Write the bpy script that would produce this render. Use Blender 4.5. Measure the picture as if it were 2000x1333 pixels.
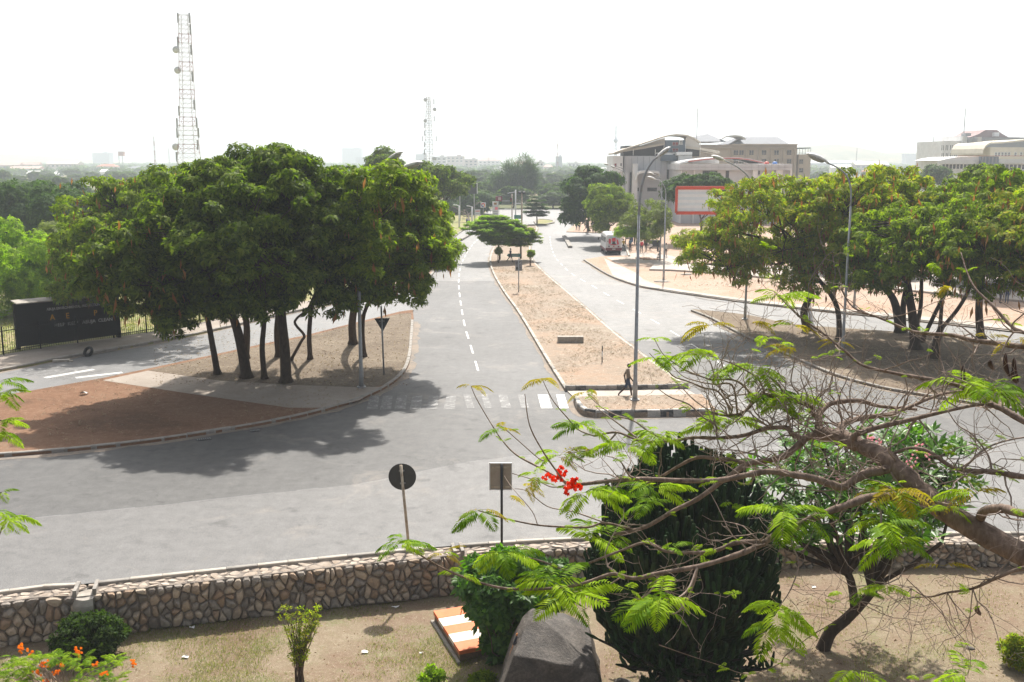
import bpy, math, random
import numpy as np
from mathutils import Vector, Matrix, Euler
for _o in list(bpy.data.objects): bpy.data.objects.remove(_o)
SC = bpy.context.scene
COL = SC.collection
rnd = random.Random(7)
R = math.radians
# ------------------------------------------------------------------ camera, sky, sun, exposure
F_PX, CAM_H = 2000.0, 12.0
PITCH = math.atan((666.5 - 315) / F_PX)
CA, SA = math.cos(PITCH), math.sin(PITCH)
cam = bpy.data.cameras.new("camera"); cam.sensor_width = 36; cam.lens = 36.0 * F_PX / 2000
cam.clip_end = 20000; cam.clip_start = 0.1
camo = bpy.data.objects.new("camera", cam); COL.objects.link(camo)
camo.location = (0, 0, CAM_H); camo.rotation_euler = (math.pi / 2 - PITCH, 0, 0)
SC.camera = camo
SUN_EL, SUN_AZ = R(52), R(9)
W = bpy.data.worlds.new("World"); SC.world = W; W.use_nodes = True
_n, _l = W.node_tree.nodes, W.node_tree.links
_n.clear()
_sky = _n.new("ShaderNodeTexSky"); _sky.sky_type = 'NISHITA'; _sky.sun_disc = False
_sky.sun_elevation = SUN_EL; _sky.sun_rotation = SUN_AZ
_sky.altitude = 300; _sky.air_density = 1.0; _sky.dust_density = 6.0; _sky.ozone_density = 1.0
_hs = _n.new("ShaderNodeHueSaturation"); _hs.inputs['Saturation'].default_value = 0.35
_bg = _n.new("ShaderNodeBackground"); _bg.inputs[1].default_value = 0.092
_wo = _n.new("ShaderNodeOutputWorld")
_l.new(_sky.outputs[0], _hs.inputs['Color']); _l.new(_hs.outputs[0], _bg.inputs[0]); _l.new(_bg.outputs[0], _wo.inputs[0])
sun = bpy.data.lights.new("sun", 'SUN'); sun.energy = 4.3; sun.angle = R(1.0); sun.color = (1.0, 0.95, 0.87)
suno = bpy.data.objects.new("sun", sun); COL.objects.link(suno)
SDIR = Vector((math.sin(SUN_AZ) * math.cos(SUN_EL), math.cos(SUN_AZ) * math.cos(SUN_EL), math.sin(SUN_EL)))
suno.rotation_euler = SDIR.to_track_quat('Z', 'Y').to_euler(); suno.location = (0, 0, 80)
SC.view_settings.view_transform = 'Standard'; SC.view_settings.look = 'None'
SC.view_settings.gamma = 1; SC.view_settings.use_curve_mapping = False
SC.view_settings.exposure = 0.98
SC.render.engine = 'CYCLES'
SC.cycles.use_denoising = True
SC.cycles.max_bounces = 6; SC.cycles.diffuse_bounces = 3; SC.cycles.glossy_bounces = 2
SC.cycles.transmission_bounces = 4; SC.cycles.volume_bounces = 1; SC.cycles.transparent_max_bounces = 8
SC.cycles.caustics_reflective = False; SC.cycles.caustics_refractive = False
HAZE_DENSITY = 0.00042

# ------------------------------------------------------------------ where a point of the photograph lies in the place
def ray(px, py):
    cx = (px - 1000) / F_PX; cy = (666.5 - py) / F_PX
    return Vector((cx, CA + cy * SA, -SA + cy * CA))
def G(px, py, z=0.0):                     # on the level z
    d = ray(px, py); t = (z - CAM_H) / d.z
    return Vector((d.x * t, d.y * t, z))
def D(px, py, Y):                         # at the distance Y
    d = ray(px, py); t = Y / d.y
    return Vector((d.x * t, Y, CAM_H + d.z * t))

# ------------------------------------------------------------------ objects
def tag(o, label=None, cat=None, group=None, kind=None):
    if label: o['label'] = label
    if cat: o['category'] = cat
    if group: o['group'] = group
    if kind: o['kind'] = kind
    return o
def empty(name, loc=(0, 0, 0), rz=0.0, parent=None):
    o = bpy.data.objects.new(name, None); COL.objects.link(o)
    o.location = loc; o.rotation_euler = (0, 0, rz); o.empty_display_size = .2
    if parent: o.parent = parent
    return o
def thing(name, label, cat, loc=(0, 0, 0), rz=0.0, group=None):
    return tag(empty(name, loc, rz), label, cat, group)
def copy_tree(o, parent=None):
    c = o.copy(); COL.objects.link(c); c.parent = parent
    if parent: c.matrix_parent_inverse = o.matrix_parent_inverse.copy()
    for ch in list(o.children): copy_tree(ch, c)
    return c
def inst(name, me, parent=None, loc=(0, 0, 0), rot=(0, 0, 0), scale=(1, 1, 1), world=False):
    o = bpy.data.objects.new(name, me); COL.objects.link(o)
    if parent:
        o.parent = parent
        if world: loc = Vector(loc) - Vector(parent.location)
    o.location = loc; o.rotation_euler = rot; o.scale = scale
    return o

class MB:
    """collects vertices and faces of one mesh"""
    def __init__(s): s.v = []; s.f = []; s.m = []; s.mi = 0; s.smooth = []; s.sm = False
    def add(s, vs, fs, M=None):
        b = len(s.v)
        s.v += [tuple(M @ Vector(p)) if M else tuple(p) for p in vs]
        for f in fs: s.f.append(tuple(b + i for i in f)); s.m.append(s.mi); s.smooth.append(s.sm)
        return s
    def box(s, c, d, rz=0.0, M=None, rx=0.0, ry=0.0):
        x, y, z = d[0] / 2, d[1] / 2, d[2] / 2
        T = Matrix.Translation(Vector(c)) @ Euler((rx, ry, rz)).to_matrix().to_4x4()
        if M: T = M @ T
        vs = [(-x,-y,-z),(x,-y,-z),(x,y,-z),(-x,y,-z),(-x,-y,z),(x,-y,z),(x,y,z),(-x,y,z)]
        return s.add(vs, [(0,3,2,1),(4,5,6,7),(0,1,5,4),(1,2,6,5),(2,3,7,6),(3,0,4,7)], T)
    def bar(s, a, b, w, d=None, up=(0, 0, 1)):
        a, b = Vector(a), Vector(b); d = d or w
        t = (b - a); L = t.length
        if L < 1e-6: return s
        t.normalize(); u = Vector(up)
        if abs(t.dot(u)) > .98: u = Vector((1, 0, 0))
        x = t.cross(u).normalized(); y = x.cross(t)
        T = Matrix((( t.x, x.x, y.x, 0), (t.y, x.y, y.y, 0), (t.z, x.z, y.z, 0), (0, 0, 0, 1)))
        T = Matrix.Translation((a + b) / 2) @ T
        return s.box((0, 0, 0), (L, w, d), 0, T)
    def tube(s, pts, rad, n=6, cap=True, M=None):
        pts = [Vector(p) for p in pts]
        if not hasattr(rad, '__len__'): rad = [rad] * len(pts)
        vs, fs = [], []; ref = None
        for i, p in enumerate(pts):
            t = (pts[min(i + 1, len(pts) - 1)] - pts[max(i - 1, 0)])
            if t.length < 1e-9: t = Vector((0, 0, 1))
            t.normalize()
            if ref is None: ref = Vector((1, 0, 0)) if abs(t.x) < .8 else Vector((0, 1, 0))
            x = (ref - t * ref.dot(t)).normalized(); ref = x; y = t.cross(x)
            for k in range(n):
                a = 2 * math.pi * k / n
                vs.append(p + (x * math.cos(a) + y * math.sin(a)) * rad[i])
        for i in range(len(pts) - 1):
            for k in range(n):
                fs.append((i*n+k, i*n+(k+1)%n, (i+1)*n+(k+1)%n, (i+1)*n+k))
        if cap:
            fs.append(tuple(range(n - 1, -1, -1))); fs.append(tuple(range((len(pts)-1)*n, len(pts)*n)))
        return s.add(vs, fs, M)
    def prism(s, poly, z0, z1, M=None):
        n = len(poly)
        ar = sum(poly[i][0]*poly[(i+1)%n][1] - poly[(i+1)%n][0]*poly[i][1] for i in range(n))
        if ar < 0: poly = poly[::-1]
        vs = [(p[0], p[1], z0) for p in poly] + [(p[0], p[1], z1) for p in poly]
        fs = [tuple(range(n - 1, -1, -1)), tuple(range(n, 2 * n))] + [(i, (i+1)%n, n+(i+1)%n, n+i) for i in range(n)]
        return s.add(vs, fs, M)
    def lathe(s, prof, n=12, M=None):
        vs, fs = [], []
        for r, z in prof:
            for k in range(n):
                a = 2*math.pi*k/n; vs.append((r*math.cos(a), r*math.sin(a), z))
        m = len(prof)
        for i in range(m - 1):
            for k in range(n): fs.append((i*n+k, i*n+(k+1)%n, (i+1)*n+(k+1)%n, (i+1)*n+k))
        fs.append(tuple(range(n-1, -1, -1))); fs.append(tuple(range((m-1)*n, m*n)))
        return s.add(vs, fs, M)
    def ball(s, c, r, n=10, m=7, M=None):
        vs, fs = [], []; r = r if hasattr(r, '__len__') else (r, r, r)
        for i in range(m + 1):
            a = math.pi * i / m
            for k in range(n):
                b = 2*math.pi*k/n
                vs.append((c[0]+r[0]*math.sin(a)*math.cos(b), c[1]+r[1]*math.sin(a)*math.sin(b), c[2]-r[2]*math.cos(a)))
        for i in range(m):
            for k in range(n): fs.append((i*n+k, i*n+(k+1)%n, (i+1)*n+(k+1)%n, (i+1)*n+k))
        return s.add(vs, fs, M)
    def mesh(s, name, mats):
        me = bpy.data.meshes.new(name)
        me.from_pydata(s.v, [], s.f)
        mats = mats if isinstance(mats, (list, tuple)) else [mats]
        for m in mats: me.materials.append(m)
        if len(mats) > 1: me.polygons.foreach_set('material_index', s.m)
        if any(s.smooth): me.polygons.foreach_set('use_smooth', s.smooth)
        me.update(); return me
    def build(s, name, mats, parent=None, world=False):
        """world: the points are world points (the parent is unturned)"""
        o = bpy.data.objects.new(name, s.mesh(name, mats)); COL.objects.link(o)
        if parent:
            o.parent = parent
            if world: o.location = -Vector(parent.location)
        return o

def np_mesh(name, verts, faces, mats, mi=None, smooth=False):
    """verts (n,3), faces (m,k) all of k corners"""
    me = bpy.data.meshes.new(name)
    nv, (nf, k) = len(verts), faces.shape
    me.vertices.add(nv); me.vertices.foreach_set('co', np.ascontiguousarray(verts, dtype=np.float32).ravel())
    me.loops.add(nf * k); me.loops.foreach_set('vertex_index', np.ascontiguousarray(faces, dtype=np.int32).ravel())
    me.polygons.add(nf); me.polygons.foreach_set('loop_start', np.arange(0, nf * k, k, dtype=np.int32))
    for m in (mats if isinstance(mats, (list, tuple)) else [mats]): me.materials.append(m)
    if mi is not None: me.polygons.foreach_set('material_index', np.asarray(mi, dtype=np.int32))
    if smooth: me.polygons.foreach_set('use_smooth', np.ones(nf, dtype=bool))
    me.update(calc_edges=True); me.validate(); return me

# ------------------------------------------------------------------ materials
def nmat(name):
    m = bpy.data.materials.new(name); m.use_nodes = True
    nt = m.node_tree; b = nt.nodes['Principled BSDF']
    return m, nt, b
def noise(nt, vec, scale, detail=5, rough=.6, dist=0.0):
    n = nt.nodes.new('ShaderNodeTexNoise'); n.inputs['Scale'].default_value = scale
    n.inputs['Detail'].default_value = detail; n.inputs['Roughness'].default_value = rough
    n.inputs['Distortion'].default_value = dist
    nt.links.new(vec, n.inputs['Vector']); return n.outputs['Fac']
def ramp(nt, fac, stops):
    r = nt.nodes.new('ShaderNodeValToRGB'); e = r.color_ramp.elements
    while len(e) < len(stops): e.new(.5)
    for i, (p, c) in enumerate(stops):
        e[i].position = p; c = (c, c, c) if not hasattr(c, '__len__') else c
        e[i].color = (*c, 1)
    nt.links.new(fac, r.inputs[0]); return r.outputs[0]
def mix(nt, fac, a, b, mode='MIX'):
    x = nt.nodes.new('ShaderNodeMix'); x.data_type = 'RGBA'; x.blend_type = mode
    for sock, val in ((x.inputs[0], fac), (x.inputs[6], a), (x.inputs[7], b)):
        if isinstance(val, (int, float)): sock.default_value = val
        elif isinstance(val, (tuple, list)): sock.default_value = (*val, 1)
        else: nt.links.new(val, sock)
    return x.outputs[2]
def bump(nt, b, fac, strength, dist=.02):
    n = nt.nodes.new('ShaderNodeBump'); n.inputs['Strength'].default_value = strength; n.inputs['Distance'].default_value = dist
    nt.links.new(fac, n.inputs['Height']); nt.links.new(n.outputs[0], b.inputs['Normal'])
def pos(nt, sc=None):
    g = nt.nodes.new('ShaderNodeNewGeometry'); v = g.outputs['Position']
    if sc:
        m = nt.nodes.new('ShaderNodeMapping'); m.inputs['Scale'].default_value = sc
        nt.links.new(v, m.inputs[0]); v = m.outputs[0]
    return v
def ocoord(nt): return nt.nodes.new('ShaderNodeTexCoord').outputs['Object']
def plain(name, c, rough=.7, var=.25, scale=6, metal=0.0, bmp=0.0, spec=.4, dirt=None):
    """one colour with a wear noise; dirt: a second colour in blotches"""
    m, nt, b = nmat(name); v = ocoord(nt)
    n1 = noise(nt, v, scale, 6)
    lo = tuple(x * (1 - var) for x in c); hi = tuple(min(1, x * (1 + var)) for x in c)
    col = ramp(nt, n1, [(.3, lo), (.7, hi)])
    if dirt:
        n2 = noise(nt, v, scale * .35, 8, .7)
        col = mix(nt, ramp(nt, n2, [(.5, 0.0), (.68, 1.0)]), col, dirt)
    nt.links.new(col, b.inputs['Base Color'])
    b.inputs['Roughness'].default_value = rough; b.inputs['Metallic'].default_value = metal
    b.inputs['Specular IOR Level'].default_value = spec
    if bmp: bump(nt, b, noise(nt, v, scale * 6, 4), bmp)
    return m
def leafmat(name, cols, trans=.4, tcol=None, rough=.6, spec=.05):
    """leaves: a colour for each leaf from the list, light shining through"""
    m, nt, b = nmat(name)
    g = nt.nodes.new('ShaderNodeNewGeometry')
    n = len(cols)
    col = ramp(nt, g.outputs['Random Per Island'], [((i + .0) / max(1, n - 1), c) for i, c in enumerate(cols)])
    nt.links.new(col, b.inputs['Base Color']); b.inputs['Roughness'].default_value = rough
    b.inputs['Specular IOR Level'].default_value = spec
    t = nt.nodes.new('ShaderNodeBsdfTranslucent')
    tc = mix(nt, 1.0, col, tcol or (1.6, 1.9, .35), 'MULTIPLY'); nt.links.new(tc, t.inputs['Color'])
    ms = nt.nodes.new('ShaderNodeMixShader'); ms.inputs[0].default_value = trans
    nt.links.new(b.outputs[0], ms.inputs[1]); nt.links.new(t.outputs[0], ms.inputs[2])
    nt.links.new(ms.outputs[0], nt.nodes['Material Output'].inputs['Surface'])
    return m
def ground_mat(name, cols, s1=.25, s2=3.0, s3=40, rough=.95, bmp=.4, speck=None, grass=None, ss=7):
    """soil: broad patches, mottling, grit; speck: light litter; grass: (colour, amount) in ragged tufts"""
    m, nt, b = nmat(name); v = pos(nt)
    a = noise(nt, v, s1, 8, .65, .6); c = noise(nt, v, s2, 8, .7); d = noise(nt, v, s3, 3, .7)
    k = len(cols)
    f = mix(nt, .35, a, c)
    col = ramp(nt, f, [(.36 + .28 * i / max(1, k - 1), x) for i, x in enumerate(cols)])
    col = mix(nt, ramp(nt, d, [(.3, .75), (.7, 0.0)]), col, mix(nt, .5, col, (.0, .0, .0)))
    if grass:
        gc, am = grass
        gf = mix(nt, .5, noise(nt, v, .55, 6, .7, .4), noise(nt, v, 14, 4, .8))
        col = mix(nt, ramp(nt, gf, [(.6 - am, 0.0), (.72 - am, 1.0)]), col, gc)
    if speck:
        sp = mix(nt, .5, noise(nt, v, ss, 3, .9), noise(nt, v, ss*3.1, 2, .9))
        col = mix(nt, ramp(nt, sp, [(.56, 0.0), (.64, 1.0)]), col, speck)
        col = mix(nt, ramp(nt, sp, [(.36, .6), (.44, 0.0)]), col, tuple(x*.35 for x in cols[0]))
    nt.links.new(col, b.inputs['Base Color']); b.inputs['Roughness'].default_value = rough
    b.inputs['Specular IOR Level'].default_value = .15
    bump(nt, b, mix(nt, .5, c, d), bmp, .03)
    return m
def crackv(nt, v):
    n = nt.nodes.new('ShaderNodeTexNoise'); n.inputs['Scale'].default_value = 1.1; n.inputs['Detail'].default_value = 6; nt.links.new(v, n.inputs['Vector'])
    s = nt.nodes.new('ShaderNodeVectorMath'); s.operation = 'SCALE'; s.inputs['Scale'].default_value = 2.4; nt.links.new(n.outputs['Color'], s.inputs[0])
    a = nt.nodes.new('ShaderNodeVectorMath'); a.operation = 'ADD'; nt.links.new(v, a.inputs[0]); nt.links.new(s.outputs[0], a.inputs[1]); return a.outputs[0]
def asphalt_mat(name, lo, hi, rough=.62, spec=.35, streak=True, dust=(.34, .29, .24), dusty=.0):
    """worn asphalt: broad tone, streaks along the road, patches, grit, cracks, drifted dust"""
    m, nt, b = nmat(name); v = pos(nt)
    a = noise(nt, v, .1, 8, .7, .6); c = noise(nt, pos(nt, (.8, .09, 1)), .9, 8, .75); d = noise(nt, v, 34, 3, .85); e = noise(nt, v, 1.7, 8, .75)
    f = mix(nt, .5, mix(nt, .5, a, c), e)
    col = ramp(nt, f, [(.4, lo), (.5, tuple((x+y)/2 for x, y in zip(lo, hi))), (.6, hi)])
    col = mix(nt, ramp(nt, d, [(.52, 0.0), (.7, .6)]), col, tuple(min(1, x * 2.1) for x in hi))
    col = mix(nt, ramp(nt, d, [(.3, .6), (.48, 0.0)]), col, tuple(x * .4 for x in lo))
    oil = noise(nt, v, .75, 4, .6); col = mix(nt, ramp(nt, oil, [(.3, .55), (.4, 0.0)]), col, tuple(x * .55 for x in lo))
    vo = nt.nodes.new('ShaderNodeTexVoronoi'); vo.feature = 'DISTANCE_TO_EDGE'; vo.inputs['Scale'].default_value = .22
    wv = crackv(nt, v); nt.links.new(wv, vo.inputs['Vector'])
    gate = noise(nt, v, .17, 3, .6)
    crack = mix(nt, 1.0, ramp(nt, vo.outputs['Distance'], [(.0, .6), (.006, 0.0)]), ramp(nt, gate, [(.56, 0.0), (.62, 1.0)]), 'MULTIPLY')
    col = mix(nt, crack, col, tuple(x * .35 for x in lo))
    du = noise(nt, v, .26, 9, .75, .8)
    col = mix(nt, ramp(nt, du, [(.55 - dusty, 0.0), (.82 - dusty, .5)]), col, dust)
    nt.links.new(col, b.inputs['Base Color'])
    b.inputs['Specular IOR Level'].default_value = spec
    nt.links.new(ramp(nt, a, [(.3, rough - .08), (.7, rough + .12)]), b.inputs['Roughness'])
    bump(nt, b, d, .3, .01)
    return m
def paint_mat(name, c, under, wear=.5):
    m, nt, b = nmat(name); v = pos(nt)
    n1 = mix(nt, .5, noise(nt, v, 2.2, 8, .75, .3), noise(nt, v, 17, 4, .8))
    col = mix(nt, ramp(nt, n1, [(wear - .09, 1.0), (wear + .05, 0.0)]), c, under)
    nt.links.new(col, b.inputs['Base Color']); b.inputs['Roughness'].default_value = .65
    return m
def wood_bark(name, c1, c2, scale=7, bmp=.6):
    m, nt, b = nmat(name); g = nt.nodes.new('ShaderNodeTexCoord')
    mp = nt.nodes.new('ShaderNodeMapping'); mp.inputs['Scale'].default_value = (1, 1, .35)
    nt.links.new(g.outputs['Object'], mp.inputs[0])
    n1 = noise(nt, mp.outputs[0], scale, 8, .7, .5)
    nt.links.new(ramp(nt, n1, [(.3, c1), (.7, c2)]), b.inputs['Base Color'])
    b.inputs['Roughness'].default_value = .85; b.inputs['Specular IOR Level'].default_value = .2
    bump(nt, b, n1, bmp, .03); return m

M = {}
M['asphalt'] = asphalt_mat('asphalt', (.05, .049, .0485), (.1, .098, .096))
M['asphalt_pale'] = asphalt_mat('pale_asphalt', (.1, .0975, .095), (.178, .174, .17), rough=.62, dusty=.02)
M['asphalt_apron'] = asphalt_mat('apron_asphalt', (.09, .088, .0865), (.155, .152, .149), rough=.64)
M['asphalt_slip'] = asphalt_mat('slip_road_asphalt', (.115, .114, .114), (.17, .168, .167), rough=.62)
M['paint'] = paint_mat('road_paint', (.6, .59, .57), (.13, .127, .124), .46)
M['paint_worn'] = paint_mat('worn_road_paint', (.46, .45, .44), (.09, .088, .086), .6)
M['soil_red'] = ground_mat('red_soil', [(.14, .078, .046), (.21, .112, .066), (.25, .145, .09), (.22, .155, .11)], s1=.2, speck=(.3, .22, .15), ss=5)
M['soil_litter'] = ground_mat('leaf_littered_soil', [(.13, .1, .072), (.19, .15, .11), (.25, .205, .155)], s2=5, speck=(.38, .32, .24), ss=4)
M['soil_median'] = ground_mat('dry_straw_soil', [(.4, .26, .175), (.37, .28, .21), (.31, .25, .195), (.4, .34, .27)], s1=.16, s2=2.2, speck=(.5, .44, .36), bmp=.8, ss=3.2)
M['soil_plaza'] = ground_mat('orange_soil', [(.42, .26, .18), (.44, .3, .22), (.46, .35, .275), (.37, .275, .21)], s1=.12, speck=(.52, .43, .34), ss=2.5)
M['soil_garden'] = ground_mat('garden_soil', [(.18, .115, .078), (.22, .155, .108), (.245, .19, .13), (.3, .245, .175)], s1=.3, s2=2.2, speck=(.36, .31, .23), grass=((.15, .155, .07), .1), ss=11)
M['soil_brown'] = ground_mat('brown_island_soil', [(.17, .125, .09), (.21, .165, .12), (.26, .21, .155)], s2=4, speck=(.34, .28, .21), ss=4)  # mottled brown soil of the east island
M['soil_far'] = ground_mat('far_scrub', [(.09, .11, .045), (.16, .15, .07), (.3, .22, .13)], s1=.02, s2=.3, s3=4)
M['lawn'] = ground_mat('dry_lawn', [(.2, .24, .08), (.28, .27, .12), (.4, .3, .18)], s1=.3, s2=4)
M['paving'] = ground_mat('path_concrete', [(.3, .25, .21), (.36, .31, .265), (.42, .37, .32)], s1=.4, s2=6, bmp=.12, rough=.85)
M['paving_pale'] = ground_mat('pale_path_concrete', [(.42, .36, .31), (.5, .44, .385), (.56, .5, .44)], s1=.3, s2=5, bmp=.1, rough=.85)
M['kerb'] = plain('kerb_concrete', (.27, .25, .225), .85, .3, 5, bmp=.3, dirt=(.13, .11, .09))
M['kerb_pale'] = plain('pale_kerb_concrete', (.42, .38, .33), .85, .2, 5, bmp=.3, dirt=(.28, .22, .17))
M['kerb_black'] = plain('black_kerb_paint', (.07, .068, .066), .7, .35, 6, dirt=(.26, .24, .21))
M['kerb_white'] = plain('white_kerb_paint', (.46, .43, .39), .75, .2, 6, dirt=(.22, .2, .18))
M['bark_dark'] = wood_bark('dark_bark', (.03, .02, .014), (.085, .058, .04))
M['bark_brown'] = wood_bark('brown_bark', (.07, .047, .033), (.17, .12, .085))
M['bark_smooth'] = wood_bark('smooth_branch_bark', (.085, .058, .045), (.29, .215, .17), 14, .8)
M['twig'] = wood_bark('twig_bark', (.17, .125, .1), (.36, .285, .24), 16, .2)
M['leaf_dark'] = leafmat('dark_leaf', [(.035, .06, .008), (.075, .118, .014), (.12, .17, .022), (.175, .21, .035)], .4)
M['leaf_mid'] = leafmat('mid_leaf', [(.07, .11, .01), (.12, .175, .014), (.175, .23, .02), (.23, .265, .03)], .47)
M['leaf_yellow'] = leafmat('yellowing_leaf', [(.1, .15, .012), (.16, .215, .016), (.22, .27, .022), (.28, .29, .03), (.31, .25, .03)], .48)
M['leaf_lime'] = leafmat('lime_leaf', [(.12, .2, .012), (.18, .28, .015), (.25, .34, .024)], .48)
M['leaf_blue'] = leafmat('blue_green_leaf', [(.026, .058, .016), (.046, .09, .024), (.07, .122, .03)], .34)
M['leaf_pale'] = leafmat('pale_green_leaf', [(.11, .14, .05), (.15, .18, .07), (.2, .22, .1)], .4)
M['leaf_far'] = leafmat('far_leaf', [(.04, .07, .02), (.06, .1, .028), (.085, .12, .04)], .4)
M['pod'] = leafmat('seed_pod', [(.26, .12, .04), (.36, .18, .055), (.44, .25, .09)], .3, (1.2, 1, .6))
M['metal_grey'] = plain('galvanised_steel', (.33, .34, .35), .5, .15, 8, .35, dirt=(.25, .22, .19))
M['metal_white'] = plain('white_steel', (.68, .68, .68), .5, .1, 8)
M['lamp_shell'] = plain('lamp_shell', (.72, .71, .68), .55, .12, 9, dirt=(.36, .33, .28))
M['glass_lamp'] = plain('lamp_glass', (.42, .4, .35), .2, .1, 9)
M['black_iron'] = plain('black_iron', (.008, .008, .009), .8, .3, 9, spec=.1)
M['concrete'] = plain('raw_concrete', (.34, .31, .27), .9, .2, 4, bmp=.3, dirt=(.2, .17, .14))
M['rubber'] = plain('tyre_rubber', (.018, .017, .017), .8, .3, 12)
# ================================================================== the ground, the roads, the islands
def gp(pts, z=0.0): return [G(x, y, z) for x, y in pts]
def catmull(P, per=6):
    P = [Vector(p) for p in P]; out = []
    for i in range(len(P) - 1):
        a, b, c, d = P[max(0, i-1)], P[i], P[i+1], P[min(len(P)-1, i+2)]
        for k in range(per):
            t = k / per
            out.append(.5*((2*b)+(c-a)*t+(2*a-5*b+4*c-d)*t*t+(3*b-a-3*c+d)*t**3))
    out.append(P[-1]); return out
def along(P, step):
    """points every step metres along a polyline"""
    out = [P[0].copy()]; need = step
    for a, b in zip(P, P[1:]):
        L = (b - a).length; s = 0
        while L - s >= need - 1e-9:
            s += need; out.append(a.lerp(b, s / L)); need = step
        need -= L - s
    return out
def sheet(name, pts, z, mat, kind='structure', label=None):
    mb = MB(); mb.add([(p.x, p.y, z) for p in pts], [tuple(range(len(pts)))])
    me = mb.mesh(name, mat)
    if me.polygons[0].normal.z < 0: me.flip_normals()
    o = bpy.data.objects.new(name, me); COL.objects.link(o); return tag(o, kind=kind, label=label)
def slab(name, pts, z0, z1, mat):
    mb = MB(); mb.prism([(p.x, p.y) for p in pts], z0, z1)
    return tag(mb.build(name, mat), kind='structure')

_bm = MB(); _h, _c = .5, .035            # one kerb stone, 1 x 1 x 1, its upper edges chamfered
_bm.add([(-.5,-.5,0),(.5,-.5,0),(.5,.5,0),(-.5,.5,0),(-.5,-.5,.86),(.5,-.5,.86),(.5,.5,.86),(-.5,.5,.86),(-.49,-.36,1),(.49,-.36,1),(.49,.36,1),(-.49,.36,1)],
        [(0,1,5,4),(1,2,6,5),(2,3,7,6),(3,0,4,7),(4,5,9,8),(5,6,10,9),(6,7,11,10),(7,4,8,11),(8,9,10,11)])
KERB_ME = {k: _bm.mesh('kerb_stone', M[k]) for k in ('kerb', 'kerb_pale', 'kerb_black', 'kerb_white')}
def kerb(name, pts, side, h=.15, w=.2, L=1.0, pick=None, smooth=True, z=0.0):
    P = catmull(pts, 8) if smooth else pts
    S = along(P, L); e = tag(empty(name, (S[0].x, S[0].y, z)), kind='structure')
    for i, (a, b) in enumerate(zip(S, S[1:])):
        t = b - a; an = math.atan2(t.y, t.x); nrm = Vector((-math.sin(an), math.cos(an), 0)) * side
        c = (a + b) / 2 + nrm * w / 2
        inst('kerb_stone', KERB_ME[pick(i) if pick else 'kerb'], e, (c.x, c.y, z - .0), (0, 0, an + rnd.uniform(-.008, .008)),
             (t.length - .012, w * rnd.uniform(.97, 1.03), h * rnd.uniform(.94, 1.06)), world=True)
    return e

WALL_PX = [(0,1157),(145,1143),(350,1121),(600,1094),(740,1080),(880,1067),(1100,1053),(1300,1048),(1560,1045),(1800,1043),(2000,1042)]
WALL = [Vector((-34, 15, 0)), Vector((-23, 23.0, 0))] + gp(WALL_PX) + [Vector((26, 31.4, 0)), Vector((36, 29.5, 0))]
WALL = catmull(WALL, 5)
near = WALL
sheet('ground', near + [Vector((5200, 20, 0)), Vector((5200, 4800, 0)), Vector((-5200, 4800, 0)), Vector((-5200, 8, 0))], -.06, M['soil_far'])
sheet('road', near + [Vector((80, 27, 0)), Vector((80, 262, 0)), Vector((-70, 262, 0)), Vector((-70, 10, 0))], 0, M['asphalt'])
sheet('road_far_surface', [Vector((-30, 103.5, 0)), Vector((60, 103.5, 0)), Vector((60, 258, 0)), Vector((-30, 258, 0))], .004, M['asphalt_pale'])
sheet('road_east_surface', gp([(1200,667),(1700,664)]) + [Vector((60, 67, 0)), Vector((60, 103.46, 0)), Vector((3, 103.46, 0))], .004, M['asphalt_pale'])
_seam = catmull(gp([(-300,1050),(0,1019),(174,1001),(275,991),(500,967),(699,946),(770,932),(850,915),(930,901),(1060,888),(1250,880),(1560,872),(2000,862),(2300,860)]), 4)
sheet('road_apron_surface', _seam + near[::-1][3:-3], .004, M['asphalt_apron'])
_sm = MB(); _s2 = along(_seam, .8)
for a, b in zip(_s2, _s2[1:]):
    if rnd.random() < .5:
        w = rnd.uniform(.02, .06); n = Vector((-(b-a).y, (b-a).x, 0)).normalized() * w; j = Vector((0, rnd.uniform(-.03, .03), 0))
        _sm.add([a-n+j, b-n+j, b+n+j, a+n+j], [(0, 1, 2, 3)], Matrix.Translation((0, 0, .008)))
tag(_sm.build('road_seam', M['asphalt_slip']), kind='structure')

# left traffic island (trees stand on it), its slanting path
I1_FRONT = [(-420,930),(-200,908),(0,894),(100,886),(250,871),(400,850),(550,824),(650,800),(720,776),(765,752),(791,728),(802,700),(806,660),(808,625)]
I1_BACK = [(806,608),(780,612),(665,641),(595,659),(525,673),(416,697),(290,724),(200,743),(24,774),(-200,812),(-420,850)]
f1 = catmull(gp(I1_FRONT), 6); b1 = gp(I1_BACK)
slab('island_ground', f1 + b1, -.02, .12, M['soil_red'])
sheet('island_litter_ground', gp([(290,724),(416,697),(525,673),(595,659),(665,641),(780,613),(803,612),(803,650),(799,700),(786,727),(760,750),(720,758),(560,752),(430,744)], .12), .124, M['soil_litter'])
sheet('island_path', gp([(200,743.5),(289,724.5),(430,744),(560,752),(700,757),(748,756),(700,783),(640,797),(565,797),(380,771)], .12), .128, M['paving'])
kerb('island_kerb', gp(I1_FRONT), 1, .17, .2, 1.0)
kerb('island_back_kerb', b1, 1, .1, .14, 1.2, lambda i: 'kerb_pale', smooth=False)
sheet('slip_road_surface', gp([(806,607),(665,640),(525,672),(290,723),(24,773),(-200,811),(-420,849),(-420,800),(0,729),(122,705),(190,693),(367,661),(507,629),(600,608),(700,587),(815,566)]), .004, M['asphalt_slip'])

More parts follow.
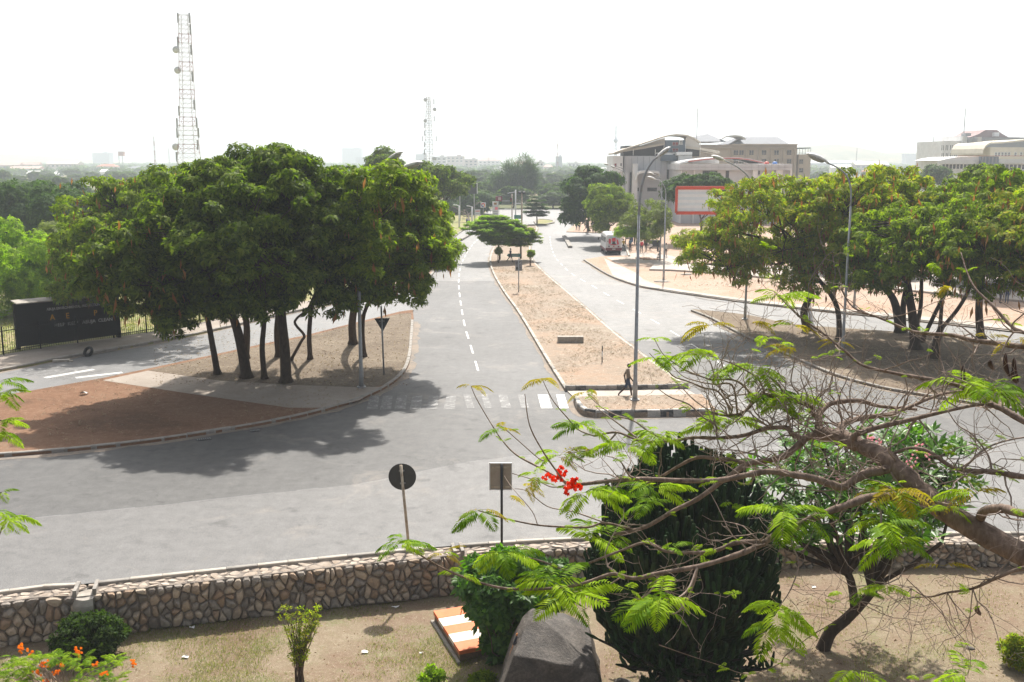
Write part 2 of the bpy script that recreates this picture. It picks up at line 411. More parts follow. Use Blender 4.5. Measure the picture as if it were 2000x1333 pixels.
# land beyond the slip road: kerb, pavement, lawn
LK = [(-420,800),(0,727),(122,703),(190,691),(367,659),(507,627),(600,606),(700,584),(780,568),(820,556),(840,543),(852,528),(862,508),(872,490),(884,470),(900,455),(922,443)]
lk = catmull(gp(LK), 5)
slab('west_land', lk + [Vector((-6, 262, 0)), Vector((-120, 262, 0)), Vector((-200, 60, 0))], -.03, .1, M['lawn'])
FENCE_PX = [(-420,760),(0,694),(105,676),(235,658),(350,640),(437,620),(480,611),(600,586)]
fence_w = gp(FENCE_PX, .1)
sheet('west_pavement', lk[:len(lk)-35] + gp([(770,545),(700,566),(600,588)], .1) + fence_w[:-1][::-1], .104, M['paving'])
sheet('west_verge', gp([(815,560),(838,542),(850,528),(860,508),(830,505),(770,530),(700,560),(760,556)], .1), .108, M['soil_plaza'])
kerb('west_kerb', gp(LK), 1, .2, .22, 1.2)

# central median
ML = [(1103,764),(1068,708),(1040,660),(1010,610),(985,575),(966,543),(957,520),(957,503),(963,486),(973,468),(988,455),(1005,447),(1030,441),(1045,440)]
MR = [(1345,759),(1300,728),(1240,683),(1200,652),(1150,608),(1102,567),(1070,540),(1048,518),(1039,506),(1036,493),(1037,475),(1043,460),(1050,449),(1046,440)]
ml, mr = catmull(gp(ML), 6), catmull(gp(MR), 6)
slab('median_ground', ml + mr[::-1], -.02, .12, M['soil_median'])
kerb('median_kerb', gp(ML), -1, .17, .2, 1.0, lambda i: 'kerb_pale' if i % 5 else 'kerb')
kerb('median_east_kerb', gp(MR), 1, .15, .2, 1.0, lambda i: 'kerb_pale')
_bw = [rnd.random() for _ in range(400)]
kerb('median_end_kerb', gp([(1104,765),(1222,764),(1346,761)]), 1, .3, .22, .55, lambda i: ('kerb', 'kerb_black')[i % 2] if _bw[i] > .25 else 'kerb', smooth=False)
slab('median_crossing_path', gp([(1108,766),(1342,763),(1372,781),(1127,784)]), -.01, .06, M['paving_pale'])
NOSE = [(1120,784),(1124,795),(1131,806),(1142,813),(1170,816),(1280,815),(1402,813)]
nose = catmull(gp(NOSE), 5)
slab('median_nose_ground', nose + gp([(1370,779)]), -.02, .24, M['soil_median'])
kerb('median_nose_kerb', gp(NOSE), 1, .34, .24, .62, lambda i: ('kerb_white', 'kerb_black')[i % 2] if _bw[i+50] > .15 else 'kerb')

# eastern island under the trees
E_LOW = [(1349,609),(1387,624),(1447,656),(1510,684),(1580,715),(1632,736),(1720,760),(1846,782),(2000,806),(2250,835)]
E_UP = [(1355,607),(1400,611),(1468,619),(1545,635),(1650,644),(1760,652),(1895,663),(2000,677),(2250,712)]
el, eu = catmull(gp(E_LOW), 5), catmull(gp(E_UP), 5)
slab('east_island_ground', el + eu[::-1], -.02, .12, M['soil_brown'])
kerb('east_island_kerb', gp(E_LOW), 1, .16, .2, 1.0)
kerb('east_island_back_kerb', gp(E_UP), -1, .13, .16, 1.2)

# land on the east side
RK = [(2300,690),(2000,652),(1895,640),(1720,621),(1580,607),(1440,590),(1300,570),(1248,561),(1195,543),(1160,523),(1139,509)]
rk = catmull(gp(RK), 5)
bay = gp([(1180,502),(1229,501),(1222,479),(1212,463),(1170,456),(1106,454),(1120,441),(1134,431),(1146,423)])
slab('east_land', rk + bay + [Vector((35, 262, 0)), Vector((140, 262, 0)), Vector((160, 50, 0))], -.03, .1, M['soil_plaza'])
sheet('east_pavement', gp([(2300,688),(2000,650),(1895,638),(1720,619),(1580,605),(1440,588.5),(1300,568.5),(1248,559.5),(1198,541),(1180,505),(1220,523),(1242,533),(1256,546),(1292,560),(1340,568),(1400,577),(1448,583),(1580,597),(1720,611),(1895,627),(2000,638),(2300,672)], .1), .104, M['paving_pale'])
sheet('bus_stop_paving', gp([(1184,503.5),(1228,502),(1225,495),(1262,494),(1300,498),(1330,505),(1334,513),(1285,516),(1250,514),(1205,514)], .1), .108, M['paving_pale'])
slab('plaza_path', gp([(1268,529),(1280,517),(1400,520),(1500,522),(1600,527),(1800,538),(2200,560),(2200,610),(1900,582),(1700,563),(1524,547),(1405,537),(1360,533),(1310,530)], .1), .05, .28, M['paving_pale'])
kerb('east_kerb', gp(RK), -1, .19, .22, 1.1)
kerb('lay_by_kerb', gp([(903,471),(918,462),(934,453)]), 1, .35, .5, 1.5)
kerb('bus_bay_kerb', gp([(1118,485),(1112,474),(1105,463)]), 1, .3, .6, 1.5)
kerb('bus_stop_kerb', gp([(1231,503),(1226,488),(1222,479)]), 1, .25, .3, 1.5, lambda i: 'kerb_pale')
I5 = gp([(1046,440),(1068,440),(1083,436.5),(1084,433),(1070,430.5),(1050,430),(1042,434)])
slab('far_island_ground', I5, -.02, .15, M['lawn'])
kerb('far_island_kerb', I5 + I5[:1], 1, .25, .4, 1.6, smooth=False)

# painted markings
def mark(name, poly, mat=None, z=.0085):
    sheet(name, poly, z, M[mat or 'paint'])
def dashes(px, on, off, w, mat='paint'):
    P = catmull(gp(px), 10); S = along(P, .5); i = 0; n_on, n_off = int(on / .5), int(off / .5); mb = MB()
    while i + n_on < len(S):
        a, b = S[i], S[i + n_on]; n = Vector((-(b-a).y, (b-a).x, 0)).normalized() * w / 2
        mb.add([(a-n), (b-n), (b+n), (a+n)], [(0, 1, 2, 3)], Matrix.Translation((0, 0, .0085)))
        i += n_on + n_off
    o = mb.build('lane_marking', M[mat]); tag(o, kind='structure')
dashes([(934,725),(917,668),(908,638),(901,600),(897,570),(896,545),(900,520),(910,498),(925,476),(945,458)], 3.0, 2.8, .12)
dashes([(1420,719),(1356,676),(1304,643),(1256,615),(1216,593),(1186,576),(1158,559),(1118,536),(1096,516),(1083,500),(1076,480),(1074,462)], 2.6, 3.4, .11, 'paint')
for a, b in (((1086,1102), .42), ((1050,1070), .4), ((1011,1025), .5), ((973,990), .52), ((940,952), .57), ((905,918), .6)):
    mark('crosswalk_marking', gp([(a[0],771),(a[1],771),(a[1]+9,798),(a[0]+7,798)]), 'paint' if b < .45 else 'paint_worn')
for x in (722, 748, 776, 806, 838, 872): mark('crosswalk_marking', gp([(x,774),(x+19,773),(x+16,800),(x-6,801)]), 'paint_worn')
for x in (1386, 1412, 1440, 1470): mark('crosswalk_marking', gp([(x-22,768),(x-8,768),(x+26,794),(x+8,795)]), 'paint_worn')
for a, b in (((148,738.5),(239,728)), ((122,742),(143,739)), ((88,738.5),(183,722)), ((73,735),(166,721)), ((50,734),(145,719)), ((32,732.5),(126,717)), ((15,731),(110,715)), ((100,741),(200,724.5))):
    p, q = G(*a), G(*b); n = Vector((-(q-p).y, (q-p).x, 0)).normalized() * .2
    mark('slip_crosswalk_marking', [p-n, q-n, q+n, p+n], 'paint' if a[0] in (148, 88) else 'paint_worn')

# the hills, and a closed body of hazy air
def hill(name, cx, cy, w, d, h, seed):
    nx, ny = 40, 14; r = random.Random(seed); ph = [r.uniform(0, 6) for _ in range(6)]
    vs, fs = [], []
    for j in range(ny):
        for i in range(nx):
            u, v = i/(nx-1)*2-1, j/(ny-1)*2-1
            z = max(0, 1-abs(u)**1.6) * max(0, 1-v*v) * (1+.12*math.sin(5*u+ph[0])+.08*math.sin(11*u+ph[1]+3*v)+.05*math.sin(19*u+ph[2]))
            vs.append((cx+u*w, cy+v*d, z*h-1))
    for j in range(ny-1):
        for i in range(nx-1): fs.append((j*nx+i, j*nx+i+1, (j+1)*nx+i+1, (j+1)*nx+i))
    mb = MB(); mb.sm = True; mb.add(vs, fs); tag(mb.build(name, M['soil_far']), kind='structure')
hill('hill', -1270, 3650, 720, 300, 150, 3)
hill('hill', 640, 2100, 420, 260, 40, 9)
hill('hill', 1250, 2400, 700, 260, 34, 5)
hill('hill', -1700, 2400, 900, 300, 45, 6)
hill('hill', 0, 3300, 2600, 400, 26, 8)
hm = bpy.data.materials.new('haze_air'); hm.use_nodes = True; hm.node_tree.nodes.clear()
_v = hm.node_tree.nodes.new('ShaderNodeVolumePrincipled'); _o = hm.node_tree.nodes.new('ShaderNodeOutputMaterial')
_v.inputs['Color'].default_value = (.84, .92, 1.0, 1); _v.inputs['Density'].default_value = HAZE_DENSITY; _v.inputs['Anisotropy'].default_value = .15
hm.node_tree.links.new(_v.outputs[0], _o.inputs['Volume'])
_hz = MB(); _hz.box((0, 2420, 74), (10800, 4960, 164)); tag(_hz.build('haze', hm), kind='stuff', label='thin pale haze filling the air over the city')
# ================================================================== the garden below the road and its rubble stone wall
def garden_z(x):
    t = min(1, max(0, (x + 3) / 11)); t = t*t*(3-2*t)
    return -1.33 + .46*t
M['mortar'] = plain('wall_mortar', (.2, .17, .145), .95, .3, 9, bmp=.5, dirt=(.12, .1, .085))
STONE_M = [plain('rubble_stone_' + n, c, .85, .3, 7, bmp=.5, dirt=d) for n, c, d in (
    ('tan', (.34, .26, .19), (.2, .155, .12)), ('grey', (.27, .235, .2), (.14, .12, .1)), ('rust', (.3, .21, .145), (.22, .16, .11)), ('pale', (.42, .34, .26), (.26, .21, .17)), ('dark', (.19, .16, .135), (.09, .08, .07)))]
M['stone_top'] = plain('wall_top_stone', (.39, .325, .265), .9, .3, 5, bmp=.4, dirt=(.32, .25, .19))
def offset(P, w):
    out = []
    for i, p in enumerate(P):
        t = (P[min(i+1, len(P)-1)] - P[max(i-1, 0)]).normalized(); out.append(p + Vector((t.y, -t.x, 0)) * w)
    return out
WS = along(WALL, .25); WF = offset(WS, .62)
GAPS = []                                     # drain notches, as ranges along the samples
for a, b in ((146, 184), (884, 902)):
    i0 = min(range(len(WS)), key=lambda i: (WS[i] - G(a, 1143 if a < 500 else 1067)).length); i1 = max(i0 + 1, min(range(len(WS)), key=lambda i: (WS[i] - G(b, 1139 if a < 500 else 1065)).length))
    GAPS.append((i0, i1))
# the garden ground, a grid from the wall foot towards the viewer
nx, ny = len(WS), 40; vs, fs = [], []
from mathutils import noise as mnoise
for i, p in enumerate(WF):
    q = Vector((p.x * 1.25, -25, 0))
    for j in range(ny):
        t = (j / (ny - 1)) ** 2.2; c = Vector((p.x, p.y + .12, 0)).lerp(q, t)
        vs.append((c.x, c.y, garden_z(c.x) + .10*mnoise.noise(c * .35) + .03*mnoise.noise(c * 1.3)))
for i in range(nx - 1):
    for j in range(ny - 1): fs.append((i*ny+j, i*ny+j+1, (i+1)*ny+j+1, (i+1)*ny+j))
mb = MB(); mb.sm = True; mb.add(vs, fs); me = mb.mesh('garden_ground', M['soil_garden'])
if me.polygons[0].normal.z < 0: me.flip_normals()
go = bpy.data.objects.new('garden_ground', me); COL.objects.link(go); tag(go, kind='structure')
def gz(x, y):
    c = Vector((x, y, 0)); return garden_z(x) + .10*mnoise.noise(c * .35) + .03*mnoise.noise(c * 1.3)
def GG(px, py):                               # on the garden ground
    z = -1.2
    for _ in range(6): p = G(px, py, z); z = gz(p.x, p.y)
    return Vector((p.x, p.y, z))

wall = thing('stone_wall', 'long curved retaining wall of rubble stones between the garden and the road', 'wall', (WF[len(WF)//2].x, WF[len(WF)//2].y, -1.3))
mb = MB()
segs = []; s0 = 0
for a, b in GAPS + [(len(WS) - 1, None)]:
    segs.append((s0, a)); s0 = b
for a, b in segs:
    for i in range(a, b):
        p, q, r, s = WS[i], WS[i+1], WF[i+1], WF[i]; zb = garden_z(s.x) - .3
        zt, zf = -.02, -.07
        v = [(p.x,p.y,zt),(q.x,q.y,zt),(r.x,r.y,zf),(s.x,s.y,zf),(p.x,p.y,zb),(q.x,q.y,zb),(r.x,r.y-.06,zb),(s.x,s.y-.06,zb)]
        f = [(3,2,1,0),(7,6,2,3),(0,1,5,4)]
        if i == a: f.append((0,4,7,3))
        if i == b - 1: f.append((1,2,6,5))
        mb.add(v, f)
mb.build('mortar_core', M['mortar'], wall, world=True)

def clip(poly, px_, py_, nx_, ny_):
    out = []
    for i in range(len(poly)):
        a, b = poly[i-1], poly[i]; da = (a[0]-px_)*nx_ + (a[1]-py_)*ny_; db = (b[0]-px_)*nx_ + (b[1]-py_)*ny_
        if (da < 0) != (db < 0):
            t = da/(da-db); out.append((a[0]+(b[0]-a[0])*t, a[1]+(b[1]-a[1])*t))
        if db < 0: out.append(b)
    return out
def cells(length, height, dx, dy, r, jit=.42):
    seeds = []; ny_ = max(1, int(round(height/dy))); nx_ = int(length/dx)
    for j in range(ny_):
        for i in range(nx_):
            seeds.append(((i + .5 + (.5 if j % 2 else 0) + r.uniform(-jit, jit))*dx, (j + .5 + r.uniform(-jit, jit))*height/ny_))
    seeds = [q for q in seeds if r.random() > .12]
    out = []
    for k, (x, y) in enumerate(seeds):
        poly = [(x-dx*1.3, max(0, y-dy*1.4)), (x+dx*1.3, max(0, y-dy*1.4)), (x+dx*1.3, min(height, y+dy*1.4)), (x-dx*1.3, min(height, y+dy*1.4))]
        for m, (u, v) in enumerate(seeds):
            if m != k and abs(u-x) < dx*2.6 and abs(v-y) < dy*2.6:
                poly = clip(poly, (x+u)/2, (y+v)/2, u-x, v-y)
                if len(poly) < 3: break
        if len(poly) >= 3: out.append(((x, y), poly))
    return out
def stone_geo(poly, inset, bulge, r):
    """ring at the mortar, a raised inner ring, a crooked cap: (s, t, depth)"""
    cx = sum(p[0] for p in poly)/len(poly); cy = sum(p[1] for p in poly)/len(poly)
    q = []
    for p in poly:
        d = math.hypot(p[0]-cx, p[1]-cy); k = max(.4, 1 - inset/max(d, .02)); q.append((cx+(p[0]-cx)*k, cy+(p[1]-cy)*k))
    if len(q) >= 4: q = [((a[0]*t + b[0]*(1-t)), (a[1]*t + b[1]*(1-t))) for a, b in zip(q, q[1:] + q[:1]) for t in (r.uniform(.7, .86), r.uniform(.14, .3))]
    n = len(q); tx, ty = r.uniform(-.4, .4), r.uniform(-.4, .4); vs = [(x, y, -.03) for x, y in q]; k = r.uniform(.7, .84)
    for x, y in q: vs.append((cx+(x-cx)*k, cy+(y-cy)*k, bulge*r.uniform(.55, .85) + (x-cx)*tx*k*.4 + (y-cy)*ty*k*.4))
    vs.append((cx + r.uniform(-.03, .03), cy + r.uniform(-.02, .02), bulge*r.uniform(.95, 1.25)))
    fs = [(i, (i+1) % n, n+(i+1) % n, n+i) for i in range(n)] + [(n+i, n+(i+1) % n, 2*n) for i in range(n)]
    return (cx, cy), vs, fs
FL = [0.0]
for a, b in zip(WF, WF[1:]): FL.append(FL[-1] + (b-a).length)
def at_wall(s):
    s = min(max(s, 0), FL[-1] - 1e-4); i = max(k for k in range(len(FL)-1) if FL[k] <= s) if False else int(np.searchsorted(FL, s, 'right') - 1); i = min(i, len(WF)-2)
    t = (s - FL[i])/(FL[i+1]-FL[i]); p = WF[i].lerp(WF[i+1], t); d = (WF[i+1]-WF[i]).normalized()
    return p, d, Vector((d.y, -d.x, 0)), i
rs = random.Random(21)
def px_of(p):
    d = p - Vector((0, 0, CAM_H)); f = d.y*CA - d.z*SA; u = d.y*SA + d.z*CA
    return 1000 + F_PX*d.x/f, 666.5 - F_PX*u/f
in_gap = lambda i: any(a <= i < b for a, b in GAPS)
front = []
for (sx, sy), poly in cells(FL[-1], 1.0, .27, .18, rs, .5):
    p, d, nrm, i = at_wall(sx)
    if in_gap(i): continue
    (cx, cy), vs, fs = stone_geo(poly, rs.uniform(.006, .026), rs.uniform(.045, .11), rs)
    p, d, nrm, i = at_wall(cx); h = -.07 - garden_z(p.x)
    W3 = [p + d*(x-cx) + nrm*(dep + .03 + .06*(1-y)) + Vector((0, 0, garden_z(p.x) - .02 + y*(h + .02))) for x, y, dep in vs]
    front.append((px_of(W3[-1]), W3, fs))
vis = [f for f in front if -15 < f[0][0] < 2015]
rest = [f for f in front if not -15 < f[0][0] < 2015]
vis.sort(key=lambda f: (f[0][0] > 1120) * (1 if f[0][0] < 1500 else .5) + abs(f[0][0] - 600)*1e-5)
for k, (pp, W3, fs) in enumerate(vis[:299]):
    c = sum(W3, Vector())/len(W3); m = MB(); m.sm = False; m.add([v - c for v in W3], fs)
    inst('stone', m.mesh('stone', rs.choice(STONE_M + STONE_M[:2] + STONE_M[3:4])), wall, c, world=True)
mb = MB()
for pp, W3, fs in vis[299:] + rest: mb.mi = rs.choice((0, 0, 1, 1, 2, 3, 3, 4)); mb.add(W3, fs)
tag(mb.build('stone_rubble', STONE_M, wall, world=True), kind='stuff')
mb = MB()
for (sx, sy), poly in cells(FL[-1], 1.0, .3, .3, rs):
    p, d, nrm, i = at_wall(sx)
    if in_gap(i): continue
    (cx, cy), vs, fs = stone_geo(poly, .02, rs.uniform(.01, .025), rs)
    p, d, nrm, i = at_wall(cx)
    if p.x < -26 or p.x > 24: continue
    mb.add([p + d*(x-cx) - nrm*(y*.60) + Vector((0, 0, -.065 + y*.045 + dep)) for x, y, dep in vs], fs)
tag(mb.build('top_rubble', M['stone_top'], wall, world=True), kind='stuff')
for a, b in segs:
    kerb('wall_kerb', WS[a:b+1], -1, .1, .16, .9, lambda i: 'kerb_pale' if i % 4 else 'kerb', smooth=False, z=-.03)
# drain notch: floor, side posts and a hanging concrete spout
for gi, (a, b) in enumerate(GAPS):
    dr = thing('drain_chute', ('concrete drain chute hanging in the notch of the stone wall' if gi == 0 else 'dark drain notch in the stone wall beside the leafy shrub'), 'drain', (WF[a].x, WF[a].y, -.6))
    p, q, r, s = WS[a], WS[b], WF[b], WF[a]; mb = MB(); zb = garden_z(s.x) - .2
    mb.prism([(p.x,p.y+.02),(q.x,q.y+.02),(r.x,r.y-.02),(s.x,s.y-.02)], zb, -.1); mb.build('channel_floor', M['concrete'], dr, world=True)
    for u, v in ((p, s), (q, r)):
        mb = MB(); mb.bar(Vector((u.x, u.y+.04, -.05)), Vector((v.x, v.y-.05, -.05)), .1, .28); mb.build('side_post', M['kerb'], dr, world=True)
    if gi == 0:
        c = (r + s)/2; w = (r - s).length*.5; mb = MB(); mb.sm = False; vs, fs = [], []
        for j, (yy, zz, ww) in enumerate(((.1,-.09,1.05),(-.14,-.12,1.05),(-.2,-.3,1.12),(-.2,-.58,1.12),(-.18,-.72,.6))):
            for k in range(7): u = -1 + 2*k/6; vs.append((c.x + u*w*ww, c.y + yy - .07*(1-u*u), zz - .04*(1-u*u)))
        for j in range(4):
            for k in range(6): fs.append((j*7+k, j*7+k+1, (j+1)*7+k+1, (j+1)*7+k))
        mb.add(vs, fs); mb.build('spout', M['concrete'], dr, world=True)
# ================================================================== trees
def leaf_tpl(seed, k, L, Wd, up=.35, droop=.5, fold=.3):
    """a spray of k leaves round a twig end; every leaf is a folded four-cornered blade"""
    r = np.random.default_rng(seed); vs, fs = [], []
    for i in range(k):
        az = 2*math.pi*(i + r.uniform(-.3, .3))/k; el = r.uniform(-.2, 1.0)*up; l = L*r.uniform(.75, 1.2); w = Wd*r.uniform(.8, 1.2)
        d = np.array([math.cos(az), math.sin(az), 0]); s = np.array([-math.sin(az), math.cos(az), 0])
        z0 = math.sin(el)*l; m = d*l*.5 + np.array([0, 0, z0*.7 - fold*w*.5]); t = d*l*.95 + np.array([0, 0, z0 - droop*l*r.uniform(.5, 1.1)])
        b = len(vs); vs += [d*.02, m - s*w/2, t, m + s*w/2]; fs.append((b, b+1, b+2, b+3))
    return np.array(vs), np.array(fs)
def frames(out, r):
    """rotation matrices whose z axes are out, spun at random"""
    n = len(out); z = out/np.linalg.norm(out, axis=1, keepdims=True)
    a = r.normal(size=(n, 3)); x = a - (a*z).sum(1, keepdims=True)*z; x /= np.linalg.norm(x, axis=1, keepdims=True)
    y = np.cross(z, x); return np.stack([x, y, z], axis=2)
def scatter(pts, out, sc, tpls, r):
    V, Fc, off = [], [], 0; which = r.integers(0, len(tpls), len(pts)); Rm = frames(out, r)
    for t, (tv, tf) in enumerate(tpls):
        ix = np.where(which == t)[0]
        if not len(ix): continue
        v = np.einsum('nij,kj->nki', Rm[ix], tv)*sc[ix, None, None] + pts[ix, None, :]
        f = tf[None] + (np.arange(len(ix))*len(tv))[:, None, None] + off
        V.append(v.reshape(-1, 3)); Fc.append(f.reshape(-1, tf.shape[1])); off += v.shape[0]*v.shape[1]
    return np.concatenate(V), np.concatenate(Fc)
TPL = {
    'rain': [leaf_tpl(s, 9, .31, .1, .45, .5) for s in range(4)],
    'fine': [leaf_tpl(s+9, 10, .27, .07, .5, .45) for s in range(4)],
    'broad': [leaf_tpl(s+19, 7, .5, .2, .5, .5) for s in range(3)],
    'flat': [leaf_tpl(s+29, 9, .34, .12, .12, .06, .1) for s in range(3)],
    'far': [leaf_tpl(s+39, 6, .95, .5, .5, .4) for s in range(3)],
    'needle': [leaf_tpl(s+49, 9, .8, .05, 1.3, .1) for s in range(3)],
    'shrub': [leaf_tpl(s+59, 6, .13, .06, .7, .25) for s in range(3)],
    'pod': [(np.array([[0,0,0],[.035,.02,-.16],[.0,.03,-.34],[-.035,-.02,-.16]]), np.array([[0,1,2,3]])),
            (np.array([[.08,0,0],[.12,.02,-.14],[.09,.05,-.28],[.05,-.02,-.14]]), np.array([[0,1,2,3]]))],
}
def limb(mb, a, b, ra, rb, r, bend=.18, n=5, sides=6):
    a, b = np.array(a, float), np.array(b, float); L = np.linalg.norm(b-a); o = r.normal(size=3)*L*bend*.5; o[2] = abs(o[2])*.7
    pts = [a + (b-a)*t + o*math.sin(math.pi*t) + (r.normal(size=3)*L*.02 if 0 < t < 1 else 0) for t in np.linspace(0, 1, n)]
    mb.tube(pts, [ra + (rb-ra)*t for t in np.linspace(0, 1, n)], sides, cap=False); return pts
def crown_points(ells, nclump, per, cr, flat, r, up=.5, low=-.55):
    cs = []; vol = np.array([e[1][0]*e[1][1]*e[1][2] for e in ells])**.67; share = vol/vol.sum()
    for (c, rad), s in zip(ells, share):
        k = 0; want = max(3, int(round(nclump*s)))
        while k < want:
            d = r.normal(size=3); d /= np.linalg.norm(d)
            if d[2] < low and r.random() < .75: continue
            q = r.uniform(.25, 1.0)**.45; q *= r.uniform(1.02, 1.16) if r.random() < .22 else 1
            cs.append(np.array(c) + d*np.array(rad)*q*(1 - .0)); k += 1
    cs = np.array(cs); P, O = [], []
    for c in cs:
        s = cr*r.uniform(.65, 1.3); m = int(per*s*s/cr/cr)
        d = r.normal(size=(m, 3)); d[:, 2] = d[:, 2]*.8 + .35; d /= np.linalg.norm(d, axis=1, keepdims=True)
        q = r.uniform(.35, 1.05, size=(m, 1))**.6
        P.append(c + d*q*np.array([s, s, s*flat])); O.append(d*np.array([.8, .8, .5]) + np.array([0, 0, up]) + r.normal(size=(m, 3))*.25)
    return cs, np.concatenate(P), np.concatenate(O)
def grow_tree(name, label, base, ells, nclump=60, per=60, cr=1.2, flat=.6, tpl='rain', size=1.0, leaf='leaf_dark', bark='bark_dark',
              trunk_r=.22, fork=.35, seed=1, trunks=None, pods=0, group=None, cat='tree', hubs=6, lean=None, up=.5, low=-.55, sub=True, thin=.72):
    """base: foot; ells: [(centre, radii)] in the place; trunks: world polylines of stems, else one stem"""
    r = np.random.default_rng(seed); base = Vector(base); root = thing(name, label, cat, base, group=group)
    cs, P, O = crown_points(ells, nclump, per, cr, flat, r, up, low)
    sc = r.uniform(.75, 1.3, len(P))*size
    v, f = scatter(P, O, sc, TPL[tpl], r); mats = [M[leaf]]; mi = np.zeros(len(f), int)
    if pods:
        ix = r.choice(len(cs), pods); pp = cs[ix] + r.normal(size=(pods, 3))*cr*.55
        pv, pf = scatter(pp, np.tile([0, 0, 1.], (pods, 1)) + r.normal(size=(pods, 3))*.15, r.uniform(.7, 1.4, pods)*1.7, TPL['pod'], r)
        f = np.concatenate([f, pf + len(v)]); v = np.concatenate([v, pv]); mats.append(M['pod']); mi = np.concatenate([mi, np.ones(len(pf), int)])
    bz = np.array(base); o = bpy.data.objects.new('crown', np_mesh('crown', v - bz, f, mats, mi)); COL.objects.link(o); o.parent = root
    mb = MB(); mb.sm = True
    C = np.mean([e[0] for e in ells], axis=0); top = max(e[0][2] for e in ells)
    if trunks is None:
        fz = base.z + (top - base.z)*fork; fp = np.array([base.x + (C[0]-base.x)*.3, base.y + (C[1]-base.y)*.3, fz])
        if lean is not None: fp[:2] += lean
        trunks = [[tuple(base), tuple(np.array(base)*.5 + fp*.5 + r.normal(size=3)*np.array([.12, .12, 0])), tuple(fp)]]
    ends = []
    for k, t in enumerate(trunks):
        q = [Vector(p) for p in t]; q = catmull(q, 4); n = len(q); tr = trunk_r if k == 0 else trunk_r*thin
        rad = [tr*(1 - .42*i/(n-1)) for i in range(n)]
        if q[0].z - base.z < .3: rad[0] *= 1.45; q[0].z -= .05
        mb.tube(q, rad, 8, cap=False); ends.append((np.array(q[-1]), rad[-1]))
    hub = []
    hix = r.choice(len(cs), min(hubs*len(ends), len(cs)), replace=False)
    for j, h in enumerate(hix):
        e, er = min(ends, key=lambda z: np.linalg.norm(z[0]-cs[h]) + .001*j)
        tgt = e + (cs[h]-e)*.72; pts = limb(mb, e, tgt, er*.62, er*.26, r); hub.append((tgt, er*.26)); hub.append((np.array(pts[2]), er*.4))
    if sub:
        for c in cs:
            e, er = min(hub, key=lambda z: np.linalg.norm(z[0]-c)); limb(mb, e, c, min(er, .06), .012, r, .25, 4, 4)
    mb.build('trunk', M[bark], root, world=True); return root
def ell(px, py, d, rx, rz, ry, dz=0.0):
    """an ellipsoid of a crown: centre seen at (px, py) at distance d, half sizes in pixels across and up, ry metres deep"""
    c = D(px, py, d); k = d/1970.0
    return ((c.x, c.y, c.z + dz), (rx*k, ry, rz*k))
def foot(px, py, z=.12): return G(px, py, z)
def stem(pxs, d0, d1=None, z0=.12):
    """a stem through pixels, its foot on the ground"""
    b = G(pxs[0][0], pxs[0][1], z0); n = len(pxs) - 1; d1 = d1 if d1 is not None else b.y
    return [b] + [D(x, y, b.y + (d1-b.y)*(i+1)/n) for i, (x, y) in enumerate(pxs[1:])]

# the grove on the west island
FINE = dict(per=14, cr=.58, flat=.42)
def grove(label, base, ells, n, seed, **kw): return grow_tree('shade_tree', label, base, ells, nclump=n, seed=seed, **{**FINE, **kw})
grove('dark leafy shade tree with slender trunk, nearest the paved slanting path on the red island', foot(425,731), [ell(345,500,52,125,120,5.2), ell(260,520,51,105,70,4), ell(375,600,51,55,58,3), ell(290,590,51,50,42,3)],
      330, 11, trunk_r=.2, trunks=[stem([(425,731),(416,680),(402,610),(380,560)], 0, 54)], pods=260)
grove('dark shade tree with thick forked trunk second along the row on the island', foot(482,738), [ell(430,440,53,120,130,5), ell(460,575,51,70,50,3)],
      270, 12, trunk_r=.33, trunks=[stem([(482,738),(472,680),(455,620),(425,570)], 0, 54), stem([(479,700),(482,640),(470,560)], 0, 55)], pods=40)
grove('dark shade tree with thin trunk close beside the tallest tree of the grove', foot(517,740), [ell(470,470,50,110,110,5), ell(520,585,50,50,40,3)],
      220, 13, trunk_r=.17, trunks=[stem([(517,740),(512,680),(516,610),(500,560)], 0, 53)])
grove('tallest dark shade tree with thick straight trunk and slanting side stem in the island grove', foot(559,747), [ell(560,425,51.5,135,128,5.4), ell(545,345,52,80,52,3.4), ell(600,560,51,60,50,3)],
      360, 14, trunk_r=.32, thin=.3, trunks=[stem([(559,747),(556,680),(550,610),(552,540)], 0, 53.5), stem([(568,704),(588,668),(594,655),(577,634),(580,622),(602,602),(620,560)], 0, 54)])
grove('dark shade tree with trunk half hidden behind the tallest tree of the grove', foot(545,697), [ell(520,395,60,120,100,4.5)],
      200, 15, trunk_r=.22, trunks=[stem([(545,697),(541,650),(545,590),(540,540)], 0, 60)])
grove('dark shade tree with slim upright trunk standing alone in leaf litter', foot(606,702), [ell(650,450,56,115,120,5.2), ell(680,560,55,60,60,3)],
      270, 16, trunk_r=.16, trunks=[stem([(606,702),(604,650),(612,590),(640,540)], 0, 58)], pods=100)
grove('brighter green shade tree overhanging the road beside the triangular sign', foot(690,672), [ell(755,455,59,112,122,5), ell(768,372,58.5,80,46,3.6), ell(755,360,51.5,62,38,2.2), ell(705,480,52,48,105,1.8), ell(820,490,57,66,78,3.5), ell(770,565,57,62,50,3)],
      540, 17, leaf='leaf_mid', trunk_r=.28, thin=.55, trunks=[stem([(690,672),(688,630),(698,580),(725,530)], 0, 61), stem([(712,697),(708,650),(716,600),(765,540)], 0, 60)], pods=420)
grove('yellowish shade tree with rusty seed pods spreading before the black sign', foot(300,640,.1), [ell(230,470,70,120,110,5.5), ell(340,400,72,130,72,5), ell(190,540,68,80,60,4)],
      420, 18, cr=.75, leaf='leaf_mid', trunk_r=.26, trunks=[stem([(310,646),(300,600),(290,560)], 0, 72, .1)], pods=520)

